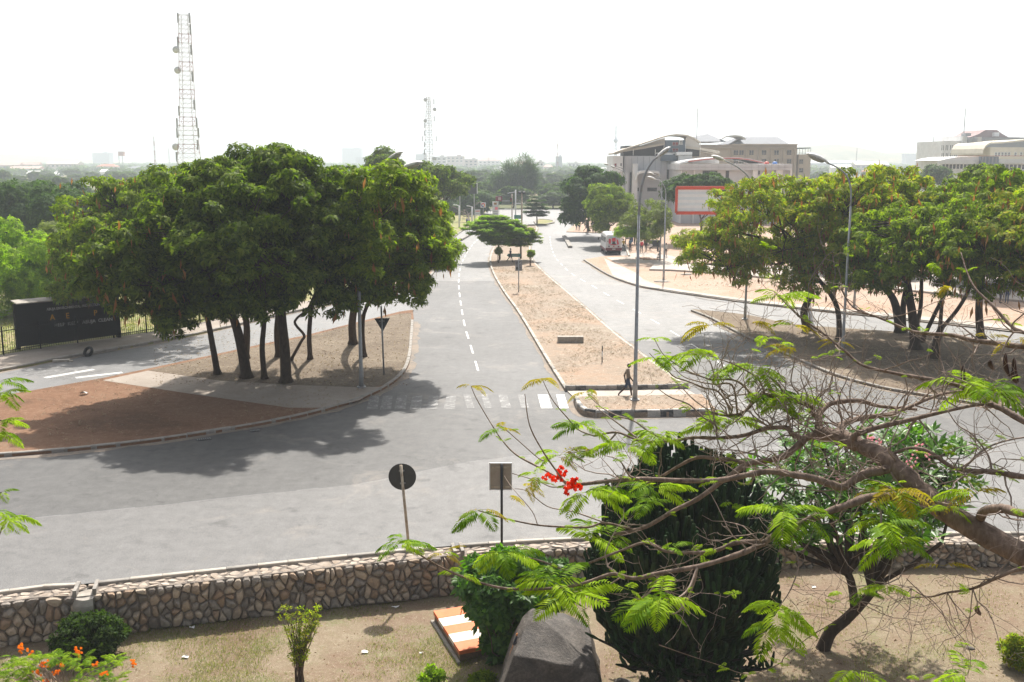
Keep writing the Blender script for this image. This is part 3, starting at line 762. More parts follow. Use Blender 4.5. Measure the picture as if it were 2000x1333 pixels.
# the grove on the east island
FINE = dict(per=10, cr=.66, flat=.36)
grove('yellow green shade tree with bent dark trunk at the tip of the east island', foot(1577,646), [ell(1495,440,71,125,92,5), ell(1410,485,72,88,55,4), ell(1500,520,71,90,50,4)],
      330, 21, leaf='leaf_yellow', size=1.25, tpl='fine', trunk_r=.3, trunks=[stem([(1577,646),(1570,610),(1582,575),(1572,545),(1545,510)], 0, 72), stem([(1580,570),(1578,535),(1590,490)], 0, 71)], pods=700)
grove('yellowing shade tree with thin leaning trunk just behind the tall lamp post', foot(1639,662), [ell(1640,430,69,105,100,5), ell(1600,530,69,60,45,3)],
      235, 22, leaf='leaf_yellow', size=1.1, trunk_r=.2, trunks=[stem([(1639,662),(1637,610),(1622,575),(1590,535),(1570,500)], 0, 70), stem([(1628,585),(1636,545),(1650,500)], 0, 69)], pods=650)
grove('yellow green shade tree with twin trunks spreading in a narrow vee', foot(1760,648), [ell(1740,415,73,115,88,5)],
      215, 23, leaf='leaf_yellow', size=1.1, trunk_r=.34, trunks=[stem([(1757,650),(1750,600),(1735,570),(1700,535)], 0, 72), stem([(1764,648),(1764,600),(1770,560),(1775,510)], 0, 73)], pods=600)
grove('green shade tree with the stoutest dark trunk on the east island', foot(1788,682), [ell(1780,485,63,125,92,5), ell(1690,540,64,60,45,3)],
      235, 24, leaf='leaf_mid', size=1.05, trunk_r=.36, thin=.5, trunks=[stem([(1788,682),(1784,630),(1778,590),(1770,540)], 0, 64), stem([(1790,640),(1798,600),(1800,540)], 0, 64)], pods=300)
grove('green shade tree forking low into three long slanting limbs', foot(1827,700), [ell(1890,490,60,125,95,5)],
      240, 25, leaf='leaf_mid', size=1.05, trunk_r=.3, thin=.5, trunks=[stem([(1825,700),(1830,665),(1838,640)], 0, 61), stem([(1836,645),(1870,605),(1895,560),(1900,520)], 0, 60), stem([(1836,645),(1840,590),(1850,520)], 0, 61), stem([(1800,668),(1830,605),(1850,565),(1858,520)], 0, 60)], pods=360)
grove('shade tree with upright dark trunk nearest the slip road kerb on the east side', foot(1916,662), [ell(1930,420,68,110,92,5)],
      205, 26, leaf='leaf_mid', size=1.1, trunk_r=.3, trunks=[stem([(1916,662),(1912,610),(1915,560),(1925,500)], 0, 68)], pods=420)
grove('golden green shade tree reaching in over the east island from beyond the picture edge', foot(2075,735), [ell(2030,470,57,120,105,5)],
      260, 27, leaf='leaf_yellow', trunk_r=.3, pods=520)

# small trees on the median: flat tiers
def tier_tree(name, label, base, tiers, seed, leaf='leaf_lime', trunk_r=.14, size=1.0, per=150):
    r = np.random.default_rng(seed); base = Vector(base); root = thing(name, label, 'tree', base); P, O = [], []; mb = MB(); mb.sm = True
    ztop = max(t[0][2] for t in tiers)
    for c, rx, ry in tiers:
        n = int(per*rx*ry); a = r.uniform(0, 2*math.pi, n); q = r.uniform(0, 1, n)**.55; wob = 1 + .22*np.sin(a*5+seed+c[2]*3)
        P.append(np.stack([c[0]+np.cos(a)*q*rx*wob, c[1]+np.sin(a)*q*ry*wob, c[2] + r.normal(size=n)*.09 - q*q*.1], 1)); O.append(r.normal(size=(n, 3))*.22 + [0, 0, 1])
        for k in range(7):
            aa = k*.9 + c[2]; e = (c[0]+math.cos(aa)*rx*.8, c[1]+math.sin(aa)*ry*.8, c[2]-.05)
            limb(mb, (base.x + (c[0]-base.x)*.6, base.y + (c[1]-base.y)*.6, max(base.z+.5, c[2]-.25)), e, .035, .01, r, .05, 4, 4)
    P, O = np.concatenate(P), np.concatenate(O)
    v, f = scatter(P, O, r.uniform(.7, 1.25, len(P))*size, TPL['flat'], r)
    o = bpy.data.objects.new('crown', np_mesh('crown', v - np.array(base), f, M[leaf])); COL.objects.link(o); o.parent = root
    cx = np.mean([t[0][0] for t in tiers]); cy = np.mean([t[0][1] for t in tiers])
    mb.tube([base - Vector((0, 0, .05)), base.lerp(Vector((cx, cy, ztop)), .5), Vector((cx, cy, ztop))], [trunk_r, trunk_r*.7, .03], 7, cap=False)
    mb.build('trunk', M['bark_brown'], root, world=True); return root
def tiers(lst, d): return [((D(x, y, d).x, d, D(x, y, d).z), w*d/1970, w*d/1970*.9) for x, y, w in lst]
tier_tree('tiered_tree', 'bright flat topped tree in wide horizontal tiers on the median', foot(976,507), tiers([(965,424,26),(968,431,40),(962,438,48),(966,446,54),(972,454,52),(975,461,40),(970,468,30),(974,475,22)], 123.0), 5)
tier_tree('tiered_tree', 'smaller flat tiered tree crowding behind the widest median tree', foot(1017,505), tiers([(1012,441,16),(1018,448,26),(1022,456,32),(1016,463,34),(1022,470,30),(1014,477,20)], 124.5), 6, 'leaf_mid')
tier_tree('tiered_tree', 'hazy tiered tree with pointed top on the far grass island', foot(1049,438,.15), tiers([(1046,385,8),(1047,392,15),(1045,400,20),(1050,407,23),(1044,414,24),(1049,420,20)], 196.0), 7, 'leaf_blue', size=1.5, per=60)

# other trees along the road and beyond
def simple_tree(label, base_px, ells, seed, z=.1, **kw):
    b = G(base_px[0], base_px[1], z) if len(base_px) == 2 else Vector((D(base_px[0], 400, base_px[2]).x, base_px[2], z))
    return grow_tree(kw.pop('name', 'tree'), label, b, ells, seed=seed, **kw)
simple_tree('big dark green tree beside the white building, beyond the bus', (1150,452), [ell(1160,372,165,52,40,5), ell(1140,410,163,38,36,4)], 31, nclump=70, per=42, cr=1.5, size=2.2, tpl='rain', leaf='leaf_blue', trunk_r=.3)
simple_tree('mid green round tree between the dark tree and the bus', (1188,461), [ell(1185,408,146,42,44,4)], 32, nclump=50, per=50, cr=1.2, size=1.4, tpl='fine', leaf='leaf_mid', trunk_r=.22)
simple_tree('thin brownish green tree standing over the people at the bus stop', (1262,478), [ell(1266,432,124,46,38,3.5)], 33, nclump=46, per=30, cr=1.0, size=1.2, tpl='fine', leaf='leaf_pale', trunk_r=.16)
simple_tree('low lime green tree spreading over the bus stop benches', (1230,470), [ell(1240,455,126,44,9,2.5)], 38, nclump=30, per=40, cr=.8, flat=.35, size=1.0, tpl='fine', leaf='leaf_lime', trunk_r=.1)
simple_tree('dark green tree rising behind the red framed billboard', (1370,458), [ell(1365,372,150,64,28,4.5)], 34, nclump=56, per=45, cr=1.3, size=2.0, tpl='rain', leaf='leaf_blue', trunk_r=.25)
simple_tree('dark evergreen tree standing behind the grove on the far kerb', (872,470), [ell(868,362,150,42,38,5), ell(835,350,155,40,26,4)], 35, nclump=60, per=44, cr=1.4, size=1.6, leaf='leaf_dark', trunk_r=.3)
simple_tree('light green tree by the fuel station sign beyond the grove', (915,436), [ell(915,402,236,48,28,5)], 36, nclump=46, per=34, cr=1.5, size=2.4, tpl='rain', leaf='leaf_blue', trunk_r=.25)
simple_tree('dark treetop showing between the grove and the street lamp heads', (752,0,150), [ell(752,325,150,34,26,4)], 37, nclump=30, per=44, cr=1.3, size=1.5, leaf='leaf_dark', trunk_r=.25)
simple_tree('tree growing low between the grove and the far kerb beside the road', (842,520), [ell(846,455,118,32,38,3)], 39, nclump=34, per=44, cr=1.0, size=1.2, leaf='leaf_mid', trunk_r=.16, pods=60)
simple_tree('wispy hazy casuarina tree with feathery upright boughs', (1006,0,300), [ell(1008,365,300,36,38,6), ell(968,385,302,20,30,4)], 40, nclump=60, per=34, cr=1.8, flat=1.7, size=2.4, tpl='needle', leaf='leaf_blue', trunk_r=.4, fork=.3, up=1.0, name='casuarina_tree')
simple_tree('bright lime green bushy tree behind the fence at the picture edge', (35,0,80), [ell(25,520,80,85,75,4.5), ell(80,560,80,30,50,3)], 41, nclump=66, per=70, cr=1.3, flat=.8, size=1.2, tpl='fine', leaf='leaf_lime', trunk_r=.22)
simple_tree('greyish pale green bushy tree peeping over the fence behind the black sign', (125,0,88), [ell(122,482,88,34,40,3)], 42, nclump=30, per=60, cr=1.1, flat=.8, size=1.1, tpl='fine', leaf='leaf_pale', trunk_r=.16)
simple_tree('deep green tree of rounded clumps behind the lime tree', (45,0,135), [ell(40,425,135,75,52,6)], 43, nclump=46, per=70, cr=1.9, flat=1.0, size=1.6, tpl='rain', leaf='leaf_blue', trunk_r=.35)
simple_tree('deep green tree of rounded clumps half hidden by the pod bearing tree', (130,0,128), [ell(125,425,128,56,46,6)], 44, nclump=40, per=70, cr=1.8, flat=1.0, size=1.6, tpl='rain', leaf='leaf_blue', trunk_r=.35)
simple_tree('dark compact tree before the grey office block on the east side', (1930,0,95), [ell(1935,370,95,52,36,4)], 45, nclump=44, per=50, cr=1.3, size=1.35, leaf='leaf_dark', trunk_r=.25)
simple_tree('dark rounded tree at the corner of the grey office block', (1828,0,240), [ell(1825,345,240,24,18,5)], 46, nclump=26, per=30, cr=1.8, size=2.2, leaf='leaf_blue', trunk_r=.3)
simple_tree('olive green tree in the plaza behind the east grove', (1690,520), [ell(1690,440,110,110,60,6)], 47, nclump=60, per=50, cr=1.6, size=1.5, leaf='leaf_mid', trunk_r=.3, pods=100)
simple_tree('tree shading the people at the far end of the plaza', (1930,545), [ell(1940,470,100,100,60,5)], 48, nclump=60, per=50, cr=1.5, size=1.4, leaf='leaf_mid', trunk_r=.3)

# trees of the hazy wood, copies of a few; the farthest wood is one mass
rw = np.random.default_rng(77); PROTO = []
for k in range(4):
    h = (7, 7.5, 7.2, 8)[k]
    t = grow_tree('wood_tree', 'hazy grey green tree in the wood between the crossroads and the distant city', (0, 0, 0),
                  [((0, 0, h*.62), (h*.52, h*.52, h*.36)), ((h*.2, 0, h*.8), (h*.3, h*.3, h*.2))], nclump=34, per=30, cr=h*.16, flat=.7, tpl='far', size=1.0, leaf='leaf_far', seed=200+k, trunk_r=.25, group='trees of the hazy wood', sub=False)
    PROTO.append(t)
spots = []
def wood(px0, px1, d0, d1, n, s0, s1, where):
    for _ in range(n):
        d = rw.uniform(d0, d1); spots.append((D(rw.uniform(px0, px1), 320, d).x, d, rw.uniform(s0, s1), where))
wood(-60, 345, 200, 330, 26, .62, .85, 'low green tree in the wood just behind the dark grove and notice board'); wood(-60, 400, 330, 760, 40, .65, .95, 'grey green tree in the hazy wood below the roofs of the west hillside'); wood(860, 1130, 255, 360, 18, .6, .8, 'hazy green tree just beyond the crossroads and the far grass island'); wood(850, 1180, 360, 800, 40, .6, .95, 'pale tree in the haze between the crossroads and the city skyline')
wood(1090, 1230, 250, 420, 10, .6, .8, 'hazy tree behind the big dark tree beside the grey clad building'); wood(1560, 1860, 220, 420, 14, .6, .85, 'grey green tree showing over the yellowing grove east of the hotel'); wood(1560, 1860, 420, 900, 20, .6, .9, 'pale hazy tree near the skyline between the hotel and the office block'); wood(640, 870, 260, 800, 20, .6, .9, 'hazy tree behind the foot of the slender pale lattice tower')
for i, (x, y, s, where) in enumerate(spots):
    o = PROTO[i] if i < 4 else copy_tree(PROTO[i % 4])
    o['label'] = where; o.location = (x, y, -.1); o.rotation_euler = (0, 0, rw.uniform(0, 6.28)); w = rw.uniform(1.15, 1.7); o.scale = (s*w, s*w*.9, s*rw.uniform(.85, 1.05))
n = 2600
dd = rw.uniform(800, 2600, n); xx = rw.uniform(-.62, .62, n)*dd*1.0
P = []; O = []
for x, y in zip(xx, dd):
    h = rw.uniform(4, 6.5)*(1 + (y-800)/2600); m = 12
    d = rw.normal(size=(m, 3)); d /= np.linalg.norm(d, axis=1, keepdims=True); d[:, 2] = np.abs(d[:, 2])*.8
    P.append(np.array([x, y, h*.45]) + d*np.array([h*1.1, h*1.1, h*.55])); O.append(d + [0, 0, .4])
P, O = np.concatenate(P), np.concatenate(O)
v, f = scatter(P, O, rw.uniform(2.6, 5.2, len(P)), TPL['far'], rw)
o = bpy.data.objects.new('far_woodland', np_mesh('far_woodland', v, f, M['leaf_far'])); COL.objects.link(o)
tag(o, 'far pale wood fading into haze round the distant city', 'woodland', kind='stuff')
# ================================================================== the garden's plants and things
M['euph'] = plain('euphorbia_green', (.015, .036, .012), .8, .5, 2.5, dirt=(.04, .048, .018), spec=.08)
M['euph_dry'] = plain('euphorbia_stem', (.022, .02, .015), .85, .3, 6, bmp=.4)
M['leaf_frangi'] = leafmat('frangipani_leaf', [(.05, .13, .015), (.08, .18, .02), (.12, .23, .03)], .35, rough=.4, spec=.3)
M['leaf_shrub'] = leafmat('shrub_leaf', [(.03, .085, .01), (.055, .13, .015), (.09, .19, .025)], .42, rough=.45, spec=.25)
M['leaf_bush'] = leafmat('hedge_leaf', [(.02, .04, .012), (.035, .062, .016), (.055, .085, .024)], .3)
M['frond'] = leafmat('frond_leaf', [(.2, .33, .014), (.25, .38, .02), (.3, .43, .03)], .42, (1.3, 1.3, .5))
M['frond_deep'] = leafmat('deep_frond_leaf', [(.09, .19, .012), (.13, .24, .016), (.17, .28, .02)], .42, (1.3, 1.3, .5))
M['frond_gold'] = leafmat('golden_frond_leaf', [(.3, .28, .022), (.36, .32, .028), (.4, .29, .05)], .42, (1.2, 1.2, .5))
M['petal_red'] = leafmat('red_petal', [(.55, .02, .008), (.7, .05, .015)], .35, (1.2, .8, .6))
M['petal_orange'] = leafmat('orange_petal', [(.75, .16, .01), (.8, .25, .02)], .35, (1.2, 1, .6))
M['petal_pink'] = leafmat('pink_petal', [(.7, .25, .33), (.75, .42, .45)], .35, (1.2, 1, 1))

# --- candelabra euphorbia: a cloud of upright finger stems on a short trunk
def euphorbia():
    r = np.random.default_rng(5); b = GG(1300, 1352); root = thing('euphorbia_tree', 'huge dark candelabra euphorbia of crowded upright finger stems behind the flame tree boughs', 'cactus tree', b)
    d = b.y; C = D(1335, 1085, d); rx, ry, rz = 208/2000*d, 2.4, 262/2000*d*1.02
    mb = MB(); mb.sm = False; arms = MB(); arms.sm = True
    arms.tube([b - Vector((0, 0, .1)), b + Vector((.02, 0, .5)), b + Vector((.05, 0, 1.1))], [.26, .2, .2], 9)
    lobes = []
    for k in range(46):
        a = r.uniform(0, 6.28); e = r.uniform(-.35, 1.0); q = r.uniform(.55, .95)
        lobes.append(Vector((C.x + math.cos(a)*math.cos(e)*rx*q*.8, C.y + math.sin(a)*math.cos(e)*ry*q*.8, C.z - rz*.35 + math.sin(e)*rz*.8)))
    for c in lobes:
        s = b + Vector((.05, 0, .9)); m = s.lerp(c, .5) + Vector((0, 0, -.35)); arms.tube([s, m, c], [.1, .075, .055], 5, cap=False)
    n = 0
    while n < 2700:
        dv = r.normal(size=3); dv /= np.linalg.norm(dv)
        if dv[2] < -.72: continue
        q = r.uniform(.35, 1.0)**.5
        if dv[2] < -.2 and r.random() < .35: continue
        q *= .93 + .16*mnoise.noise(Vector(dv)*2.3 + Vector((9, 0, 0))); tip = Vector((C.x + dv[0]*rx*q, C.y + dv[1]*ry*q, C.z + dv[2]*rz*q))
        # the lower skirt hangs out in an arc, everything ends upright
        L = r.uniform(.35, .8); out = Vector((dv[0], dv[1], 0)); w = r.uniform(.038, .056)
        mid = tip - Vector((0, 0, L*.55)) - out*.03; foot_ = tip - Vector((0, 0, L)) - out*(.22 + .2*max(0, -dv[2])*2)
        yb = r.uniform(-.07, .07, 2) + np.array([dv[0], dv[1]])*.04; tip += Vector((yb[0], yb[1], 0))
        mb.tube([foot_, mid, tip - Vector((0, 0, .06)), tip], [w*.85, w, w, w*.72], 6, cap=True); n += 1
    # paddles along the low hanging arms
    for k in range(95):
        a = r.uniform(0, 6.28); q = r.uniform(.5, 1.0); z0 = b.z + .75 + r.uniform(0, 1.3)*q
        p = Vector((C.x + math.cos(a)*rx*q*.92, C.y + math.sin(a)*ry*q, z0))
        s = b + Vector((.05, 0, .8)); mid = s.lerp(p, .55) - Vector((0, 0, .12)); arms.tube([s, mid, p], [.05, .04, .03], 4, cap=False)
        for j in range(9):
            t = r.uniform(.45, 1); c = mid.lerp(p, (t-.45)/.55); o = Vector(r.normal(size=3)*.16); o.z = abs(o.z) + .08
            mb.tube([c, c + o*.5, c + o], [.02, .045, .02], 4, cap=False)
    mb.build('finger_stems', M['euph'], root, world=True); arms.build('trunk', M['euph_dry'], root, world=True)
euphorbia()

# --- frangipani
def blade(seed, k, L, Wd, el0, el1):
    """a whorl of k long leaves, each of two folded halves with a bent tip"""
    r = np.random.default_rng(seed); vs, fs = [], []
    for i in range(k):
        az = 2.4*i + r.uniform(-.3, .3); el = r.uniform(el0, el1); l = L*r.uniform(.75, 1.15); w = Wd*r.uniform(.85, 1.15)
        d = np.array([math.cos(az)*math.cos(el), math.sin(az)*math.cos(el), math.sin(el)]); s = np.array([-math.sin(az), math.cos(az), 0]); n = np.cross(d, s)
        b = len(vs)
        vs += [d*.03*l, d*l*.5 - s*w/2 - n*w*.15, d*l*.55 - n*-.0, d*l*.5 + s*w/2 - n*w*.15, d*l - np.array([0, 0, .18*l])]
        fs += [(b, b+1, b+4, b+2), (b, b+2, b+4, b+3)]
    return np.array(vs), np.array(fs)
TPL['frangi'] = [blade(s, 9, .34, .1, -.1, .8) for s in range(4)]
TPL['pinnate'] = [blade(s+7, 8, .26, .11, -.5, .5) for s in range(4)]
def frangipani():
    r = np.random.default_rng(8); b = GG(1606, 1268); d = b.y; root = thing('frangipani_tree', 'frangipani tree with leaning black trunk, glossy leaves and pink flowers before the stone wall', 'tree', b)
    t = MB(); t.sm = True
    def S(pts, dd=0): return [D(x, y, d + dd) for x, y in pts]
    main = [b - Vector((0, 0, .08))] + S([(1622, 1236), (1650, 1212), (1682, 1180), (1708, 1150)])
    t.tube(catmull(main, 4), [.2, .19, .18, .17, .165, .16, .155, .15, .15, .145, .14, .14, .13, .13, .12, .12, .11], 9)
    f2 = S([(1670, 1192), (1665, 1150), (1655, 1120), (1625, 1090), (1590, 1072), (1565, 1065)]); t.tube(catmull(f2, 4), [.13 - .004*i for i in range(21)], 8)
    ends = []
    fork = D(1655, 1122, d)
    for px, py, dd in ((1480, 950, .4), (1520, 990, -.6), (1560, 900, .8), (1600, 960, -.8), (1610, 1040, 0), (1650, 870, .6), (1660, 930, -.4), (1690, 1000, -1.0), (1700, 880, 1.0), (1740, 930, .2), (1760, 1010, -.6), (1800, 900, .9), (1810, 960, -.3), (1840, 950, .6), (1830, 1000, 0), (1500, 1020, .5), (1570, 1010, 1.2), (1720, 960, 1.4), (1660, 1010, 1.5), (1790, 860, 1.6), (1610, 880, 1.6)):
        e = D(px, py, d + dd); s0 = fork if px < 1690 else D(1700, 1150, d)
        pts = limb(t, s0, e, .07, .03, r, .3, 5, 6); ends.append(e)
        for k in range(7):
            q = e + Vector(r.normal(size=3)*np.array([.5, .5, .35])); limb(t, e, q, .03, .018, r, .3, 4, 5); ends.append(q)
    t.build('trunk', M['bark_dark'], root, world=True)
    P, O = [], []
    for e in ends:
        for k in range(4):
            P.append(np.array(e) + r.normal(size=3)*.22); O.append(np.array([0, 0, 1.]) + r.normal(size=3)*.45)
    P, O = np.array(P), np.array(O); v, f = scatter(P, O, r.uniform(.8, 1.25, len(P)), TPL['frangi'], r)
    o = bpy.data.objects.new('crown', np_mesh('crown', v - np.array(b), f, M['leaf_frangi'])); COL.objects.link(o); o.parent = root
    fl = MB()
    for px, py in ((1640, 937), (1700, 855), (1712, 868), (1782, 900), (1775, 915), (1769, 912), (1812, 888), (1700, 842), (1795, 870)):
        c = D(px, py, d - .9) + Vector((0, 0, 0))
        for k in range(9):
            q = c + Vector(r.normal(size=3)*.07)
            for j in range(5):
                a = j*1.257; u = Vector((math.cos(a), -.25, math.sin(a))); w = Vector((-math.sin(a), 0, math.cos(a)))
                fl.add([q, q + u*.02 - w*.012, q + u*.035, q + u*.02 + w*.012], [(0, 1, 2, 3)])
    tag(fl.build('flowers', M['petal_pink'], root, world=True), kind='stuff')
frangipani()

# --- leafy shrub beside the striped slab, and the smaller bushes
def shrub(name, label, base, ells, n, per, cr, tpl, size, leaf, seed, stems=14, stem_r=.02, cat='shrub', flowers=None, bark='bark_brown', up=.4):
    r = np.random.default_rng(seed); root = thing(name, label, cat, base); base = Vector(base)
    cs, P, O = crown_points(ells, n, per, cr, .8, r, up, -.8)
    v, f = scatter(P, O, r.uniform(.7, 1.25, len(P))*size, TPL[tpl], r)
    o = bpy.data.objects.new('foliage', np_mesh('foliage', v - np.array(base), f, M[leaf])); COL.objects.link(o); o.parent = root
    mb = MB(); mb.sm = True
    for c in cs[r.choice(len(cs), min(stems, len(cs)), replace=False)]: limb(mb, base + Vector((*(r.normal(size=2)*.06), -.04)), c, stem_r, stem_r*.35, r, .2, 5, 5)
    mb.build('stems', M[bark], root, world=True)
    if flowers:
        mat, pts = flowers; fb = MB()
        for c in pts:
            for k in range(7):
                q = Vector(c) + Vector(r.normal(size=3)*.05)
                for j in range(5):
                    a = j*1.257 + k; u = Vector((math.cos(a)*.7, math.sin(a)*.7 - .3, .4 + .3*math.sin(a*2))); w = u.cross(Vector((0, .4, .9))).normalized()
                    fb.add([q, q + u*.03 - w*.022, q + u*.06, q + u*.03 + w*.022], [(0, 1, 2, 3)])
        fb.build('flowers', M[mat], root, world=True)
    return root
b = GG(985, 1287)
shrub('leafy_shrub', 'dense dark green leafy shrub leaning over the striped slab beside the boulder', b, [ell(975, 1150, b.y, 72, 80, 1.2), ell(985, 1235, b.y - .1, 50, 52, .7), ell(1050, 1145, b.y + .3, 55, 50, 1)], 90, 26, .32, 'pinnate', .95, 'leaf_shrub', 3, 22, .022)
b = GG(178, 1283)
shrub('round_bush', 'dark green clipped bush close against the stone wall near the drain chute', b, [ell(176, 1243, b.y, 66, 36, .75)], 70, 26, .2, 'shrub', 1.0, 'leaf_bush', 4, 26, .012)
b = GG(120, 1375)
fl = [D(x, y, b.y + dy) for x, y, dy in ((38,1268,.1),(58,1274,-.1),(83,1298,0),(92,1296,-.2),(106,1296,.1),(111,1312,-.3),(122,1300,0),(150,1271,.3),(154,1276,.2),(186,1299,.1),(205,1314,-.1),(262,1297,.1),(44,1265,.3),(72,1313,-.2),(90,1331,-.2))]
# ferny flowering shrub: built below from fronds
FERN_BASE, FERN_FLOWERS = b, fl
b = GG(842, 1352)
shrub('small_bush', 'small yellow green seedling bush at the bottom edge left of the boulder', b, [ell(842, 1330, b.y, 20, 26, .25)], 16, 16, .12, 'shrub', .9, 'leaf_lime', 6, 8, .008)
b = GG(1992, 1305)
shrub('dry_bush', 'small yellowing bush with withered leaves at the corner of the garden', b, [ell(1992, 1275, b.y, 30, 34, .4)], 30, 20, .16, 'shrub', .9, 'leaf_yellow', 7, 10, .01)
b = GG(955, 1345)
shrub('ground_plant', 'low green cushion plant at the foot of the boulder', b, [ell(948, 1332, b.y, 28, 12, .4)], 18, 20, .12, 'shrub', .8, 'leaf_mid', 8, 6, .006)
# bare bush with thin upright branches and few leaves
def bare_bush():
    r = np.random.default_rng(31); b = GG(586, 1338); root = thing('bare_bush', 'nearly bare bush of thin upright stems with few yellowish leaves on open ground', 'bush', b); mb = MB(); mb.sm = True; tips = []
    for k in range(34):
        tx, ty = r.uniform(548, 626), r.uniform(1185, 1235); t = D(tx, ty, b.y + r.uniform(-.3, .3)); s = b + Vector((*(r.normal(size=2)*.05), -.03))
        m = s.lerp(t, .45) + Vector(((b.x - t.x)*.22, 0, 0)); q = catmull([s, m, t], 4); mb.tube(q, [.02*(1-.75*i/8)*r.uniform(.7, 1.1) for i in range(9)], 5, cap=False); tips += q[4:]
        for j in range(3):
            p = q[r.integers(3, 8)]; e = p + Vector((*(r.normal(size=2)*.09), r.uniform(.08, .25))); mb.tube([p, p.lerp(e, .5) + Vector(r.normal(size=3)*.01), e], [.008, .006, .003], 4, cap=False); tips.append(e)
    mb.build('stems', M['bark_brown'], root, world=True)
    P = np.array([np.array(p) + r.normal(size=3)*.03 for p in tips for _ in range(2)]); O = r.normal(size=P.shape)*.5 + [0, 0, 1]
    v, f = scatter(P, O, r.uniform(.35, .7, len(P)), TPL['shrub'], r); o = bpy.data.objects.new('foliage', np_mesh('foliage', v - np.array(b), f, M['leaf_yellow'])); COL.objects.link(o); o.parent = root
bare_bush()

# --- striped cover slab on a brown concrete box
M['paint_orange'] = plain('orange_slab_paint', (.62, .15, .045), .7, .12, 4, bmp=.1, dirt=(.5, .17, .08))
M['paint_cream'] = plain('cream_slab_paint', (.72, .64, .53), .75, .1, 4, bmp=.1, dirt=(.58, .5, .4))
M['brown_base'] = plain('brown_concrete', (.2, .135, .09), .9, .25, 5, bmp=.4, dirt=(.12, .085, .06))
def striped_slab():
    zt = -1.0; BL, FLc, FR = G(846.5, 1193.6, zt), G(897, 1271.6, zt), G(1000, 1253, zt)
    u = FR - FLc; v = BL - FLc; root = thing('striped_slab', 'concrete chamber with lid painted in orange and cream stripes half hidden by the leafy shrub', 'slab', (FLc.x, FLc.y, gz(FLc.x, FLc.y)))
    b = MB(); c = [FLc + u*.015 + v*.015, FR - u*.015 + v*.015, FR - u*.015 + v*.985, BL + u*.015 - v*.015]; b.prism([(p.x, p.y) for p in c], -1.6, zt - .115); b.build('base', M['brown_base'], root, world=True)
    for k in range(5):
        a0, a1 = k/5, (k+1)/5 - .004; c = [FLc + v*a0, FR + v*a0, FR + v*a1, FLc + v*a1]; m = MB(); m.prism([(p.x, p.y) for p in c], zt - .115, zt + rnd.uniform(-.004, .004))
        o = m.build('lid_slab', M['paint_orange' if k % 2 == 0 else 'paint_cream'], root, world=True); o['label'] = 'orange painted lid slab' if k % 2 == 0 else 'cream painted lid slab'
    m = MB(); e = [BL - u*.13 - v*.03, BL - v*.03, FLc, FLc - u*.1]; e = [FLc - v*.04 - u*.05, FLc - v*.04 + u*.0, BL, BL - u*.06]; m.prism([(p.x, p.y) for p in e], -1.6, -1.27); m.build('kerb_edge', M['concrete'], root, world=True)
striped_slab()

# --- boulder and its agama lizard
def boulder():
    import bmesh
    P = [D(958,1400,22.4), D(1182,1400,22.4), D(1003,1279,22.9), D(1167,1311,22.8), D(1036,1189,24.2), D(1100,1194,24.5), D(1148,1222,24.5), D(1000,1243,24.0), D(972,1335,24.0), D(1040,1300,25.6), D(1170,1290,25.5), D(1176,1345,23.2)]
    base = Vector((P[0].x, P[0].y, gz(P[0].x, P[0].y))); bm = bmesh.new()
    for p in P: bm.verts.new(p - base)
    bm.verts.new(Vector(P[0]) - base + Vector((0, .2, -.9))); bm.verts.new(Vector(P[1]) - base + Vector((0, .2, -.9)))
    r = bmesh.ops.convex_hull(bm, input=bm.verts); bmesh.ops.delete(bm, geom=[g for g in r['geom_interior'] if isinstance(g, bmesh.types.BMVert)], context='VERTS')
    bmesh.ops.bevel(bm, geom=bm.edges[:], offset=.05, segments=2, affect='EDGES', profile=.6)
    bmesh.ops.triangulate(bm, faces=bm.faces[:]); 
    for _ in range(2): bmesh.ops.subdivide_edges(bm, edges=[e for e in bm.edges if e.calc_length() > .12], cuts=1, use_grid_fill=False); bmesh.ops.triangulate(bm, faces=bm.faces[:])
    bm.normal_update()
    for v in bm.verts:
        n = mnoise.noise(v.co*1.4)*.07 + mnoise.noise(v.co*4.5)*.035 + mnoise.noise(v.co*13)*.016 - .03*max(0, .12 - abs(mnoise.noise(v.co*2.1 + Vector((4, 0, 0)))))/.12; v.co += v.normal*n
    me = bpy.data.meshes.new('boulder'); bm.to_mesh(me); bm.free()
    m, nt, bb = nmat('boulder_stone'); c = ocoord(nt); n1 = noise(nt, c, 1.6, 9, .7, .8); n2 = noise(nt, c, 14, 6, .8)
    col = ramp(nt, mix(nt, .4, n1, n2), [(.34, (.018, .015, .013)), (.48, (.055, .045, .037)), (.58, (.11, .093, .078)), (.68, (.2, .17, .14))]); col = mix(nt, ramp(nt, noise(nt, c, 5, 4, .9), [(.66, 0.0), (.74, .6)]), col, (.3, .27, .22))
    nt.links.new(col, bb.inputs['Base Color']); bb.inputs['Roughness'].default_value = .7; bump(nt, bb, mix(nt, .5, n1, n2), 1.0, .06)
    me.materials.append(m); me.polygons.foreach_set('use_smooth', [True]*len(me.polygons))
    o = bpy.data.objects.new('boulder', me); COL.objects.link(o); o.location = base; tag(o, 'large dark pointed boulder standing in the garden beside the striped slab', 'boulder'); return o
BO = boulder()
